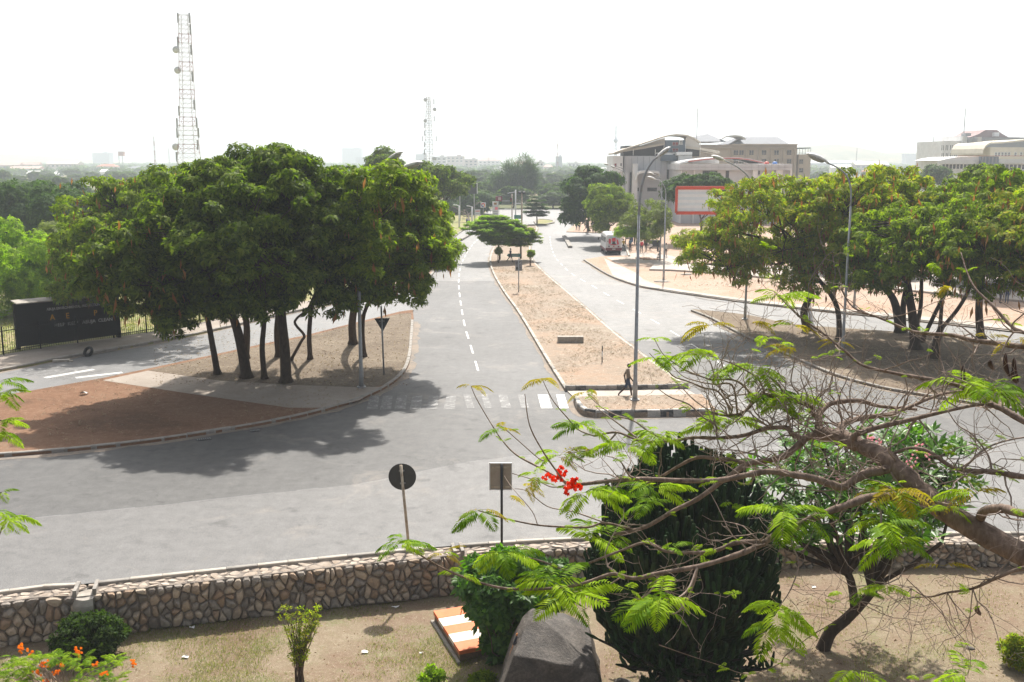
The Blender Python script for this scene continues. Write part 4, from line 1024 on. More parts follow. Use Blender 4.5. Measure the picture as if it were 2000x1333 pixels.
def lizard():
    """found on the boulder: body, raised head, tail and four legs in one skin"""
    bpy.context.view_layer.update()
    d = ray(1009, 1252); ok, loc, nrm, _ = BO.ray_cast(Vector((0, 0, CAM_H)) - BO.location, d.normalized())
    c = loc + BO.location if ok else D(1009, 1252, 23.3); n = nrm if ok else Vector((0, -.5, .8))
    x = Vector((.75, .3, .3)); x = (x - n*x.dot(n)).normalized(); y = n.cross(x)
    root_m = Matrix((( x.x, y.x, n.x, c.x), (x.y, y.y, n.y, c.y), (x.z, y.z, n.z, c.z), (0, 0, 0, 1)))
    m = MB(); m.sm = True; m.mi = 0
    m.tube([(-.09,0,.02),(-.05,0,.025),(0,0,.028),(.05,0,.03),(.08,0,.036)], [.012,.02,.024,.02,.014], 7)
    m.mi = 1; m.tube([(.075,0,.034),(.095,0,.045),(.115,0,.048),(.135,0,.044)], [.013,.017,.016,.005], 7)
    m.mi = 2; m.tube([(-.085,0,.02),(-.13,.01,.014),(-.18,.03,.01),(-.24,.02,.012),(-.29,-.02,.012)], [.012,.01,.008,.005,.002], 6)
    m.mi = 0
    for sx, sy in ((.05, 1), (.05, -1), (-.05, 1), (-.05, -1)):
        m.tube([(sx,.015*sy,.025),(sx+.01*(1 if sx > 0 else -1),.045*sy,.03),(sx+.025,.06*sy,.004)], [.008,.007,.005], 5)
        for k in (-.5, 0, .5): m.tube([(sx+.025,.06*sy,.005),(sx+.045,(.06+.012*k)*sy,.003)], [.003,.0015], 4)
    me = m.mesh('lizard', [plain('lizard_body', (.02,.022,.035), .5), plain('lizard_head', (.6,.2,.04), .5), plain('lizard_tail', (.45,.17,.05), .5)])
    o = bpy.data.objects.new('lizard', me); COL.objects.link(o); o.matrix_world = root_m; o.scale = (1.35,)*3; tag(o, 'small dark lizard with orange head and tail basking on the boulder', 'lizard')
lizard()
M['rock'] = plain('garden_rock', (.09, .078, .068), .85, .4, 6, bmp=.5)
for px, py, s, lab in ((938, 1330, .16, 'small dark rock half buried beside the cushion plant'), (1215, 1336, .17, 'rounded brown rock at the foot of the euphorbia'), (1895, 1268, .1, 'small rock among dry leaves below the flame tree')):
    p = GG(px, py); m = MB(); m.sm = True; m.ball((0, 0, 0), (s*1.3, s, s*.62), 12, 8); me = m.mesh('rock', M['rock'])
    for v in me.vertices: v.co *= 1 + .35*mnoise.noise(Vector(v.co)*7 + Vector((px, 0, 0)))
    o = bpy.data.objects.new('rock', me); COL.objects.link(o); o.location = p + Vector((0, 0, s*.15)); tag(o, lab, 'rock')
# litter: paper scraps, dead leaves, pebbles, grass
rl = np.random.default_rng(61)
M['paper'] = plain('paper_scrap', (.75, .73, .7), .8, .05)
for px, py, s, lab in ((712, 1275, .09, 'crumpled white paper scrap left on the bare garden soil'), (773, 1187, .1, 'white scrap of litter at the foot of the stone wall'), (1589, 1148, .07, 'pale scrap of litter on the soil before the frangipani'), (823, 1277, .05, 'tiny white scrap beside the orange striped slab'), (362, 1285, .08, 'flat white scrap on the soil between the bushes'), (375, 1227, .08, 'thin white strip of litter on the grass below the wall'), (164, 771, .2, 'white plastic scrap lying on the red island soil')):
    p = GG(px, py) if py > 900 else G(px, py, .125); m = MB()
    g = [(i, j) for j in range(3) for i in range(3)]; m.add([((i-1)*s + rl.normal()*s*.15, (j-1)*s*.7 + rl.normal()*s*.15, abs(rl.normal())*s*.45 + .01) for i, j in g], [(0,1,4,3),(1,2,5,4),(3,4,7,6),(4,5,8,7)])
    o = m.build('litter_scrap', M['paper']); o.location = p; tag(o, lab, 'litter')
TPL['grass'] = [(np.array([[-.006,0,0],[.006,0,0],[.012,.02,.09],[.002,.025,.1]]), np.array([[0,1,2,3]])), (np.array([[-.006,0,0],[.006,0,0],[-.012,-.02,.07],[-.018,-.025,.075]]), np.array([[0,1,2,3]]))]
TPL['dead'] = [(np.array([[0,0,0],[.03,-.018,.012],[.075,0,.004],[.03,.02,.014]]), np.array([[0,1,2,3]]))]
def carpet(name, label, n, region, tpl, size, mat, z=None, tilt=.35, seed=3, clump=None):
    """many tiny pieces on the ground, as one object"""
    r = np.random.default_rng(seed); P = []
    while len(P) < n:
        px, py = r.uniform(region[0], region[2]), r.uniform(region[1], region[3]); p = GG(px, py) if z is None else G(px, py, z)
        if clump and mnoise.noise(p*clump[0] + Vector((seed, 0, 0))) + .4*mnoise.noise(p*clump[0]*4.3) + r.uniform(-.28, .28) < clump[1]: continue
        P.append(np.array(p) - [0, 0, .004])
    P = np.array(P); O = r.normal(size=P.shape)*tilt + [0, 0, 1]
    v, f = scatter(P, O, r.uniform(.6, 1.3, n)*size, TPL[tpl], r)
    o = bpy.data.objects.new(name, np_mesh(name, v, f, mat)); COL.objects.link(o); tag(o, label, name.replace('_', ' '), kind='stuff')
M['grass'] = leafmat('thin_grass', [(.1, .135, .035), (.14, .17, .05), (.21, .2, .09), (.3, .26, .16)], .4)
M['dead_leaf'] = leafmat('dead_leaf', [(.09, .05, .03), (.17, .1, .055), (.28, .19, .11), (.36, .28, .18)], .15)
def above_wall(px, py): return False
carpet('grass', 'thin patchy grass and weeds growing over the garden soil', 46000, (-60, 1175, 1120, 1350), 'grass', .65, M['grass'], clump=(.4, .0), seed=5)
carpet('grass', 'sparse weeds on the bare soil under the flame tree', 9000, (1180, 1125, 2080, 1350), 'grass', .6, M['grass'], clump=(.8, .18), seed=6)
carpet('fallen_leaves', 'dead brown leaves fallen under the flame tree', 2600, (1180, 1125, 2080, 1350), 'dead', 1.0, M['dead_leaf'], seed=7)
carpet('fallen_leaves', 'few dead leaves scattered over the open garden', 900, (100, 1200, 1000, 1350), 'dead', .8, M['dead_leaf'], seed=8)
carpet('fallen_leaves', 'leaf litter lying under the island grove', 3500, (300, 640, 800, 752), 'dead', 1.3, M['dead_leaf'], z=.125, seed=9)
carpet('fallen_leaves', 'leaf litter lying under the trees of the east island', 3000, (1450, 640, 2020, 790), 'dead', 1.4, M['dead_leaf'], z=.122, seed=10, clump=(.3, -.1))

M['straw'] = leafmat('dry_straw', [(.3, .235, .165), (.38, .31, .225), (.46, .39, .29), (.27, .225, .14)], .15, (1.1, 1, .8))
def within(poly, n, seed, z, cl=None):
    """random points inside a ground polygon"""
    r = np.random.default_rng(seed); xs, ys = [p.x for p in poly], [p.y for p in poly]; out = []
    while len(out) < n:
        x, y = r.uniform(min(xs), max(xs)), r.uniform(min(ys), max(ys)); c = False; j = len(poly) - 1
        for i in range(len(poly)):
            if (ys[i] > y) != (ys[j] > y) and x < (xs[j]-xs[i])*(y-ys[i])/(ys[j]-ys[i]) + xs[i]: c = not c
            j = i
        if c and (cl is None or mnoise.noise(Vector((x*cl[0], y*cl[0]*.7, seed))) + r.uniform(-.3, .3) > cl[1]): out.append((x, y, z))
    return np.array(out)
def tufts(name, label, P, tpl, size, mat, seed, tilt=.4):
    r = np.random.default_rng(seed); O = r.normal(size=P.shape)*tilt + [0, 0, 1]; v, f = scatter(P, O, r.uniform(.5, 1.4, len(P))*size, TPL[tpl], r)
    o = bpy.data.objects.new(name, np_mesh(name, v, f, mat)); COL.objects.link(o); tag(o, label, name.replace('_', ' '), kind='stuff')
TPL['tuft'] = [leaf_tpl(s+70, 7, .12, .022, 1.1, .15, .1) for s in range(3)]
mpoly = [p for p in ml if p.y < 118] + [p for p in mr[::-1] if p.y < 118]
tufts('dry_grass', 'dry straw tufts thinly covering the median', within(mpoly, 4600, 3, .115, (.3, .0)), 'tuft', 1.0, M['straw'], 3)
tufts('dry_grass', 'dry straw tufts on the median nose', within(nose + gp([(1370,779)]), 300, 4, .235), 'tuft', .8, M['straw'], 4)
i1 = f1 + b1
tufts('weeds', 'sparse dry weeds on the west island', within([p for p in i1 if p.x > -40], 1300, 5, .122, (.22, .12)), 'tuft', .9, M['straw'], 5)
tufts('weeds', 'sparse dry weeds on the east island', within(el + eu[::-1], 1500, 6, .115, (.2, .1)), 'tuft', .95, M['straw'], 6)
tufts('weeds', 'scattered dry weeds on the orange soil of the plaza', within(gp([(1220,523),(1340,567),(1580,596),(1895,626),(2300,670),(2300,600),(1900,585),(1500,548),(1300,532)], .1), 1200, 7, .1, (.15, .05)), 'tuft', 1.2, M['straw'], 7)
tufts('lawn_grass', 'uneven yellow green grass of the lawn behind the iron railing', within(fence_w[1:6] + [Vector((-35, 110, 0)), Vector((-62, 90, 0))], 6000, 8, .1), 'tuft', 2.0, M['grass'], 8)
# sand drifted along the kerbs
def drift(pts, side, wmin, wmax, seed, z=.006):
    P = along(catmull(pts, 8), .5); mb = MB(); a = None
    for i in range(len(P) - 1):
        t = (P[i+1] - P[i]).normalized(); n = Vector((-t.y, t.x, 0))*side; k = mnoise.noise(Vector((i*.13, seed, 0)))*.5 + mnoise.noise(Vector((i*.5, seed, 3)))*.3 + .4; wd = wmin + (wmax-wmin)*max(0, k); b = (P[i], P[i] + n*wd)
        if a: mb.add([a[0], b[0], b[1], a[1]], [(0, 1, 2, 3)], Matrix.Translation((0, 0, z)))
        a = b
    me = mb.mesh('kerb_dust', M['drift']); 
    for p in me.polygons:
        pass
    o = bpy.data.objects.new('kerb_dust', me); COL.objects.link(o); tag(o, kind='structure')
m, nt, bb = nmat('drifted_sand'); v_ = pos(nt); col = ramp(nt, mix(nt, .5, noise(nt, v_, 1.2, 8, .75), noise(nt, v_, 12, 4, .8)), [(.4, (.13, .122, .114)), (.55, (.25, .2, .155)), (.66, (.33, .265, .205))]); nt.links.new(col, bb.inputs['Base Color']); bb.inputs['Roughness'].default_value = .95; M['drift'] = m
drift(gp(I1_FRONT), -1, .05, .9, 1, .0075); drift(gp(ML), 1, .04, .5, 2); drift(gp(MR), -1, .04, .5, 3, .0075); drift(gp(E_LOW), -1, .05, .7, 4, .0075); drift(gp(RK), 1, .05, .6, 5, .0075); drift(gp(LK[:9]), -1, .05, .7, 6, .0075); drift(gp(NOSE), -1, .05, .7, 7)
# ================================================================== the flame tree in front: boughs, twigs and feathery fronds
SK = []                                   # samples of the skeleton: (px, py, depth, point, radius)
ft_base = Vector((7.6, 8.6, gz(7.6, 8.6)))
FT = thing('flame_tree', 'flame tree with bare twisted boughs, feathery fronds and red blossom filling the near corner', 'tree', ft_base)
_bo = MB(); _bo.sm = True; _tw = MB(); _tw.sm = True
rf = np.random.default_rng(404)
def nearest(px, py): return min(SK, key=lambda s: (s[0]-px)**2 + (s[1]-py)**2)
def bough(pts, r0, r1, d0=None, d1=None, join='start', thin=False, wob=.0):
    """a bough through pixels; the joined end takes its distance from the skeleton it grows from"""
    if join == 'end': pts = pts[::-1]
    if d0 is None: s = nearest(*pts[0]); d0 = s[2]; r0 = min(r0, s[4]*.95)
    if d1 is None: d1 = d0 + rf.uniform(-.9, .9)
    n = len(pts); Q = catmull([Vector((x, y, d0 + (d1-d0)*i/(n-1) + (rf.normal()*wob if 0 < i < n-1 else 0))) for i, (x, y) in enumerate(pts)], 5); m = len(Q); W3, R3 = [], []
    for i, q in enumerate(Q):
        rr = r0 + (r1-r0)*(i/(m-1))**.85; p = D(q.x, q.y, q.z); W3.append(p); R3.append(rr*(1 + .07*rf.normal())*(.9 if r0 < .1 else 1)); SK.append((q.x, q.y, q.z, p, rr))
    (_tw if thin else _bo).tube(W3, R3, 5 if thin else 9, cap=True); return W3
TR = [(2095,1125),(1990,1080),(1900,1032),(1830,988),(1770,930),(1720,890),(1680,870),(1640,853),(1598,846)]
_w = bough(TR, .128, .078, 9.0, 11.0)
_bo.tube(catmull([ft_base - Vector((0, 0, .1)), Vector((7.5, 8.6, 2.5)), Vector((6.9, 8.8, 5.2)), _w[0] + Vector((.35, 0, -.25)), _w[0]], 4), [.34, .31, .29, .27, .26, .25, .24, .23, .22, .21, .2, .19, .18, .16, .15, .14, .13], 10, cap=False)
B = bough
B([(1599,846),(1600,815),(1604,803),(1625,788),(1677,783),(1719,794),(1790,800)], .05, .02, d1=11.8)
B([(1600,815),(1587,808),(1576,791),(1535,780),(1494,772),(1475,781),(1452,806),(1420,812),(1392,806)], .05, .016, d1=11.4)
B([(1640,850),(1642,836),(1647,829),(1681,817),(1734,810),(1767,799),(1812,780),(1850,768),(1905,762)], .05, .014, d1=12.0)
B([(1668,866),(1672,849),(1719,834),(1775,821),(1820,810),(1887,795),(1940,788)], .042, .014, d1=10.0)
B([(1600,848),(1576,855),(1561,868),(1535,889),(1497,901),(1460,907),(1415,937),(1362,975),(1317,997),(1272,1024),(1240,1036),(1200,1044)], .078, .02, d1=10.2)
B([(1745,912),(1719,920),(1700,922),(1674,934),(1647,951),(1625,947),(1587,934),(1550,928),(1505,921),(1460,928),(1400,939),(1325,939),(1250,936),(1190,940),(1135,946),(1104,944)], .062, .018, d1=9.8)
B([(1462,906),(1426,899),(1400,896),(1362,894),(1325,911),(1287,934),(1262,945)], .032, .014)
B([(1572,862),(1548,848),(1540,838),(1527,835),(1494,838),(1452,851),(1400,856),(1355,855),(1306,862),(1250,861),(1205,845),(1160,852)], .038, .012, d1=11.2)
B([(1812,976),(1770,968),(1737,971),(1700,971),(1662,984),(1625,997),(1587,1012),(1550,1031),(1512,1046),(1494,1059),(1460,1076),(1419,1091),(1362,1107),(1287,1120),(1240,1130),(1205,1122)], .055, .02, d1=8.9)
B([(1494,1059),(1440,1060),(1400,1075),(1360,1080),(1300,1077),(1262,1060),(1215,1075),(1150,1100),(1110,1114),(1050,1094),(1006,1086)], .025, .007, d1=9.3)
B([(1205,1122),(1190,1122),(1130,1142),(1070,1150),(990,1150),(930,1136),(882,1118),(850,1102),(810,1078),(790,1068)], .02, .007, d1=8.7)
B([(1240,1036),(1182,1022),(1150,1030),(1110,1030),(1050,1026),(990,1014),(950,1002),(935,998)], .016, .006, d1=9.6)
B([(1104,944),(1085,918),(1058,878),(1034,830),(1025,770)], .014, .004, thin=True)
B([(1112,945),(1062,918),(1010,890),(982,862),(958,826),(930,778),(920,754)], .014, .004, thin=True)
B([(1062,900),(1050,894),(1018,866),(986,838),(975,830)], .008, .004, thin=True)
B([(1112,945),(1080,952),(1050,940),(1000,925)], .008, .004, thin=True)
B([(1182,1022),(1120,1000),(1070,990),(1030,960),(1005,955)], .01, .004, thin=True)
B([(1050,1026),(1040,1000),(1015,970),(998,950),(985,930)], .007, .003, thin=True)
# upper boughs from beyond the frame
B([(2060,672),(2000,677),(1947,671),(1895,664),(1860,655),(1800,651),(1765,641),(1720,622),(1667,601),(1640,560)], .042, .008, 10.5, 12.5)
B([(2070,850),(2000,823),(1959,800),(1925,785),(1891,762),(1853,748),(1790,737),(1751,730),(1685,714),(1650,686),(1597,644),(1562,620),(1522,580)], .042, .007, 9.6, 11.6)
B([(2060,662),(2000,650),(1975,637),(1940,599),(1905,564),(1888,530),(1877,494)], .03, .006, 10.2, 11.6)
B([(2070,940),(2000,932),(1937,922),(1880,919),(1850,907),(1812,881),(1775,876),(1737,890),(1700,905)], .035, .014, 9.4, 10.3)
B([(1914,1014),(1925,997),(1962,994),(1996,1004),(2070,1010)], .05, .04, d1=8.4)
B([(2070,1110),(2000,1110),(1945,1130),(1900,1150),(1850,1158),(1812,1166),(1780,1150)], .025, .006, 8.6, 9.6)
B([(1937,922),(1930,890),(1900,850),(1870,830),(1850,800)], .014, .005, thin=True)
B([(2060,800),(2000,775),(1960,770),(1925,740)], .02, .007, 10.4, 11.2)
B([(1880,919),(1920,880),(1970,860),(2040,850)], .014, .01, thin=True)
# left upper twigs bearing fronds
for pts in ([(1430,804),(1403,766),(1376,758),(1340,744),(1318,737),(1302,722),(1284,706),(1268,690)], [(1440,806),(1430,753),(1394,751),(1358,744),(1331,733),(1300,700)], [(1475,781),(1440,745),(1390,742),(1376,738),(1340,724),(1322,713),(1295,692),(1278,662)],
            [(1392,806),(1376,796),(1354,780),(1336,762),(1322,748)], [(1400,856),(1397,830),(1374,816),(1345,790),(1313,778),(1295,767),(1282,757)], [(1306,862),(1270,845),(1239,823),(1205,812),(1178,798),(1160,783),(1146,769)], [(1250,861),(1228,843),(1196,819),(1171,801),(1160,790)],
            [(1160,852),(1130,840),(1106,814),(1092,798),(1079,781),(1068,760),(1058,738)], [(1205,845),(1180,870),(1150,880),(1110,886)], [(1494,772),(1480,740),(1440,715),(1400,700),(1366,690)], [(1535,780),(1520,750),(1500,735),(1482,718)], [(1576,791),(1560,770),(1545,745),(1552,700),(1540,680)],
            [(1475,781),(1500,760),(1530,775)], [(1250,936),(1230,930),(1210,900),(1180,890)], [(1287,1120),(1275,1150),(1250,1170),(1240,1165)], [(1362,1107),(1345,1150),(1320,1170),(1300,1168)], [(1362,1107),(1355,1140),(1335,1185),(1310,1200),(1280,1185)],
            [(1550,1031),(1545,1060),(1560,1100),(1545,1150),(1522,1185)], [(1711,1140),(1680,1175),(1640,1208),(1580,1245),(1535,1280),(1520,1298),(1460,1317),(1400,1298),(1344,1280),(1287,1260)], [(1770,1130),(1800,1160),(1840,1200),(1890,1262),(1895,1300)], [(1895,1300),(1890,1320)],
            [(1700,971),(1720,1000),(1722,1040),(1745,1070),(1735,1140)], [(1812,976),(1850,985),(1900,990)], [(1880,919),(1895,945),(1910,965)]):
    big = len(pts) > 8
    bough(pts, .016 if not big else .02, .004, thin=not big)
# wild twigs: random crooked shoots from the boughs, thick in the upper right tangle
main = list(SK)
tangle = [s for s in main if s[0] > 1380 and 600 < s[1] < 930]; low = [s for s in main if s[1] > 900 and s[0] > 1150]
def shoot(s, L, r, gen, bias):
    p = s[3].copy(); d = Vector(rf.normal(size=3)*np.array([1, .7, .8])) + Vector(bias); d.normalize(); n = max(4, int(L/.11)); pts = [p.copy()]
    for k in range(n):
        d = (d + Vector(rf.normal(size=3)*.34) + Vector((0, 0, .06))).normalized(); p = p + d*(L/n); pts.append(p.copy())
    rad = [max(.002, r*.85*(1 - .8*i/n)) for i in range(n + 1)]
    _tw.tube(pts, rad, 4 if gen else 5, cap=False)
    if gen < 2:
        for k in range(2 if gen == 0 else 1):
            i = int(rf.integers(1, n)); shoot((0, 0, 0, pts[i], rad[i]), L*rf.uniform(.35, .7), rad[i]*.7, gen + 1, bias)
    return pts
TIPS = []
for k in range(210):
    s = tangle[rf.integers(len(tangle))]; TIPS.append(shoot(s, rf.uniform(.4, 1.25), min(.012, s[4]*.6), 0, (-.25, .1, .35))[-1])
for k in range(95):
    s = low[rf.integers(len(low))]; TIPS.append(shoot(s, rf.uniform(.3, .8), min(.009, s[4]*.5), 0, (-.2, .1, -.15 if s[0] > 1600 else .1))[-1])
for px, py in ((1690,1180),(1780,1150),(1850,1158),(1900,1150),(1945,1130),(1812,1166),(1735,1140)):
    for k in range(3): s = nearest(px, py); shoot(s, rf.uniform(.5, 1.0), .007, 0, (0, .2, -.9))
_bo.build('boughs', M['bark_smooth'], FT, world=True); _tw.build('twigs', M['twig'], FT, world=True)

# fronds: a drooping stalk with some sixteen pairs of leaflet-bearing pinnae
def frond_mesh(seed, mat, pairs=15, arch=.55, width=.3):
    r = np.random.default_rng(seed); m = MB(); rach = []
    for i in range(9):
        t = i/8; rach.append(Vector((t*(1 - .12*arch*t), 0, .12*math.sin(t*2.2) - arch*.55*t*t)))
    m.tube(rach, [.006*(1-.7*i/8) for i in range(9)], 3, cap=False)
    for i in range(pairs):
        t = .14 + .86*(i + .5)/pairs; q = t*8; k = min(7, int(q)); p = rach[k].lerp(rach[k+1], q-k); tan = (rach[k+1]-rach[k]).normalized()
        ln = width*(math.sin(math.pi*min(1, .16 + .86*t))**.7)*r.uniform(.85, 1.1)
        for sd in (-1, 1):
            ax = (Vector((0, sd, 0)) + tan*(.35 + .45*t) + Vector((0, 0, -.1 - .35*r.random()))).normalized(); up = Vector((0, 0, 1)); w = .052*r.uniform(.85, 1.2); sdv = ax.cross(up).normalized()
            a, b, c = p, p + ax*ln*.5 + Vector((0, 0, .012)), p + ax*ln + Vector((0, 0, -.05*ln/.3))
            m.add([a, b - sdv*w/2 - Vector((0, 0, .004)), c, b + sdv*w/2 - Vector((0, 0, .004))], [(0, 1, 2, 3)])
    return m.mesh('frond', mat)
FR = {'g': [frond_mesh(s, M['frond'], 15 + s % 3, .45 + .12*s) for s in range(4)], 'd': [frond_mesh(s+5, M['frond_deep'], 16, .5 + .12*s) for s in range(3)], 'y': [frond_mesh(s+9, M['frond_gold'], 13, .6 + .1*s, .22) for s in range(3)]}
def rosette(px, py, n, size, kinds, parent, d=None, az0=None, spread=6.28, name='frond'):
    if d is None: s = nearest(px, py); d = s[2]
    c = D(px, py, d); L0 = size/2000*d*.87
    if d is not None and parent is FT:
        s = nearest(px, py)
        if 4 < math.hypot(s[0]-px, s[1]-py) < 120:
            pass
    for k in range(n):
        az = (az0 if az0 is not None else rf.uniform(0, 6.28)) + (k + rf.uniform(-.3, .3))*spread/n; tilt = rf.uniform(-.35, .3); kind = kinds[rf.integers(len(kinds))]
        me = FR[kind][rf.integers(len(FR[kind]))]; L = L0*rf.uniform(.8, 1.2)
        inst(name, me, parent, c, (rf.uniform(-.25, .25), -tilt, az), (L, L, L), world=True)
ROS = [(920,755,4,52,'y'),(978,838,4,62,'yd'),(1060,742,5,62,'y'),(1146,767,4,52,'y'),(1140,830,6,82,'gd'),(1284,700,5,72,'gd'),(1278,662,3,50,'g'),(1366,690,6,92,'g'),(1412,722,4,80,'gd'),(1482,718,5,92,'g'),(1490,772,5,78,'gd'),(1550,772,7,95,'g'),(1532,800,4,66,'gd'),
       (1420,822,6,92,'g'),(1275,845,4,72,'g'),(1226,868,6,96,'g'),(1286,850,4,80,'gd'),(1166,882,3,60,'yd'),(1092,890,6,78,'gy'),(1122,884,3,60,'g'),(1048,930,4,60,'yg'),(1030,950,3,56,'y'),(1142,962,8,112,'gd'),(1278,952,7,100,'gd'),(1266,985,5,85,'d'),(1410,940,3,60,'g'),(1425,985,3,66,'gd'),
       (940,996,5,84,'dy'),(998,974,2,70,'y'),(780,1062,7,92,'gd'),(866,1082,4,62,'yg'),(980,1078,8,102,'gd'),(1154,1050,8,112,'gd'),(1190,1056,4,80,'dy'),(1306,1070,3,60,'d'),(1082,1135,8,125,'gd'),(1104,1165,8,125,'gd'),(898,1122,3,62,'g'),(1290,1168,8,122,'gd'),(1226,1152,3,60,'g'),
       (1272,1184,8,122,'gd'),(1512,1189,9,122,'g'),(1505,1222,5,100,'gd'),(1531,998,8,122,'gd'),(1570,1010,4,90,'d'),(1749,957,9,128,'gy'),(1722,1020,8,125,'gd'),(1749,1058,8,112,'gd'),(1730,1144,4,72,'g'),(1681,1155,3,62,'d'),(1850,992,3,64,'g'),(1906,964,5,92,'yg'),(1981,994,3,60,'g'),(1842,1106,2,70,'yg'),(1666,1309,3,92,'g'),(1887,1320,5,112,'gd'),
       (1880,746,6,112,'g'),(1922,764,8,128,'gd'),(1531,790,3,66,'g'),(1407,830,5,92,'g'),(1272,850,3,58,'g'),(1524,578,7,86,'g'),(1468,632,4,60,'y'),(1387,636,5,80,'y'),(1555,638,4,76,'yg'),(1545,682,5,78,'yg'),(1496,660,3,60,'g'),(1636,668,3,48,'y'),(1825,518,3,50,'yg'),(1846,560,3,50,'yg'),(1982,664,3,66,'y'),(1923,660,2,60,'y'),(1700,980,4,90,'gd'),(1620,955,3,56,'d')]
for a in ROS: rosette(a[0], a[1], a[2], a[3], a[4], FT)
used = sum(r[2] for r in ROS); ex = 0
for s in sorted(main, key=lambda s: rf.random()):
    if used + ex >= 297: break
    if s[4] < .02 and rf.random() < .5: rosette(s[0], s[1], 1, rf.uniform(26, 44), 'g', FT, s[2]); ex += 1
# young shoots all along the twigs: too small to tell apart, one part
mesh_v, mesh_f = [], []
yv = [np.array([v.co[:] for v in m_.vertices]) for m_ in (FR['g'][0], FR['g'][1], FR['d'][0])]; yf = [[tuple(p.vertices) for p in m_.polygons if len(p.vertices) == 4] for m_ in (FR['g'][0], FR['g'][1], FR['d'][0])]
yb = MB(); spots_ = [s for s in SK if s[4] < .03 and s[0] > 900]
for k in range(230):
    s = spots_[rf.integers(len(spots_))] if k < 150 else None; p = s[3] if s else TIPS[rf.integers(len(TIPS))]; i = int(rf.integers(3)); L = rf.uniform(.06, .17)
    for j in range(int(rf.integers(1, 4))):
        T = Matrix.Translation(p) @ Euler((rf.uniform(-.4, .4), rf.uniform(-.7, .2), rf.uniform(0, 6.28))).to_matrix().to_4x4() @ Matrix.Scale(L, 4); yb.add([Vector(q) for q in yv[i]], yf[i], T)
tag(yb.build('young_fronds', M['frond'], FT, world=True), kind='stuff')
# red blossom and dark hanging pods
fb = MB()
for px, py in ((1068,932),(1078,940),(1092,928),(1100,920),(1112,945),(1124,936),(1118,950),(1108,955),(1130,948)):
    q = D(px, py, nearest(1106, 945)[2] - .1)
    for k in range(6):
        c = q + Vector(rf.normal(size=3)*.024)
        for j in range(5):
            a = j*1.257 + k; u = Vector((math.cos(a), -.3, math.sin(a))); w = Vector((-math.sin(a), 0, math.cos(a))); fb.add([c, c + u*.012 - w*.009, c + u*.026, c + u*.012 + w*.009], [(0, 1, 2, 3)])
fb.build('blossom', M['petal_red'], FT, world=True)
M['dark_pod'] = plain('dark_pod', (.045, .016, .014), .5, .3, 8)
for px, py, l in ((1885,738,60),(1938,712,22),(1968,712,55),(1985,720,55),(1982,735,30),(1912,1192,20)):
    d = 10.6; a, b2 = D(px-4, py-l*.4, d), D(px+4, py+l*.5, d+.1); m = MB(); m.sm = True; m.tube(catmull([a, a.lerp(b2, .5) + Vector((-.02, 0, 0)), b2], 3), [.004, .02, .026, .028, .026, .018, .004], 6); m.build('seed_pod', M['dark_pod'], FT, world=True)

# a second feathery tree just beyond the edge: only some frond tips lean in
b = Vector((-6.6, 7.6, gz(-6.6, 7.6))); LT = thing('young_flame_tree', 'feathery young tree beyond the edge with only its bright frond tips leaning in', 'tree', b)
m = MB(); m.sm = True; c0 = D(-70, 830, 8.6)
m.tube(catmull([b, b + Vector((.2, .3, 3)), b + Vector((.5, .6, 6)), c0], 4), [.12]*5 + [.09]*4 + [.05]*4, 7, cap=False)
tips = [(2,768,4,72),(-6,748,3,72),(4,822,4,66),(-8,845,3,70),(12,1012,5,74),(-20,1000,3,70),(2,962,2,40)]
for x, y, n, s in tips: limb(m, c0 if y < 900 else b + Vector((.45, .5, 5.2)), D(x, y, 8.8), .025, .006, rf, .2, 5, 5)
m.build('trunk', M['bark_smooth'], LT, world=True)
for x, y, n, s in tips: rosette(x, y, n, s, 'gd', LT, 8.8, az0=-1.2, spread=2.8)
# ferny shrub with orange flowers in the corner
b = FERN_BASE; FS = thing('flowering_shrub', 'ferny light green shrub with bright orange flowers at the corner below the clipped bush', 'shrub', b)
m = MB(); m.sm = True
for k in range(44):
    t = D(rf.uniform(-10, 255), rf.uniform(1282, 1345), b.y + rf.uniform(-.7, .5)); limb(m, b + Vector((*(rf.normal(size=2)*.12), -.05)), t, .016, .005, rf, .2, 5, 5)
    for j in range(5):
        L = rf.uniform(.28, .42); kind = 'gdg'[rf.integers(3)]; inst('frond', FR[kind][rf.integers(len(FR[kind]))], FS, t, (rf.uniform(-.3, .3), rf.uniform(-.7, .1), rf.uniform(0, 6.28)), (L, L, L), world=True)
for f_ in FERN_FLOWERS: limb(m, b + Vector((0, 0, .2)), f_, .01, .004, rf, .2, 5, 5)
m.build('stems', M['twig'], FS, world=True); fb = MB()
for c in FERN_FLOWERS:
    for k in range(8):
        q = Vector(c) + Vector(rf.normal(size=3)*.045)
        for j in range(5):
            a = j*1.257 + k; u = Vector((math.cos(a), -.3, math.sin(a))); w = Vector((-math.sin(a), 0, math.cos(a))); fb.add([q, q + u*.022 - w*.016, q + u*.042, q + u*.022 + w*.016], [(0, 1, 2, 3)])
tag(fb.build('flowers', M['petal_orange'], FS, world=True), kind='stuff')
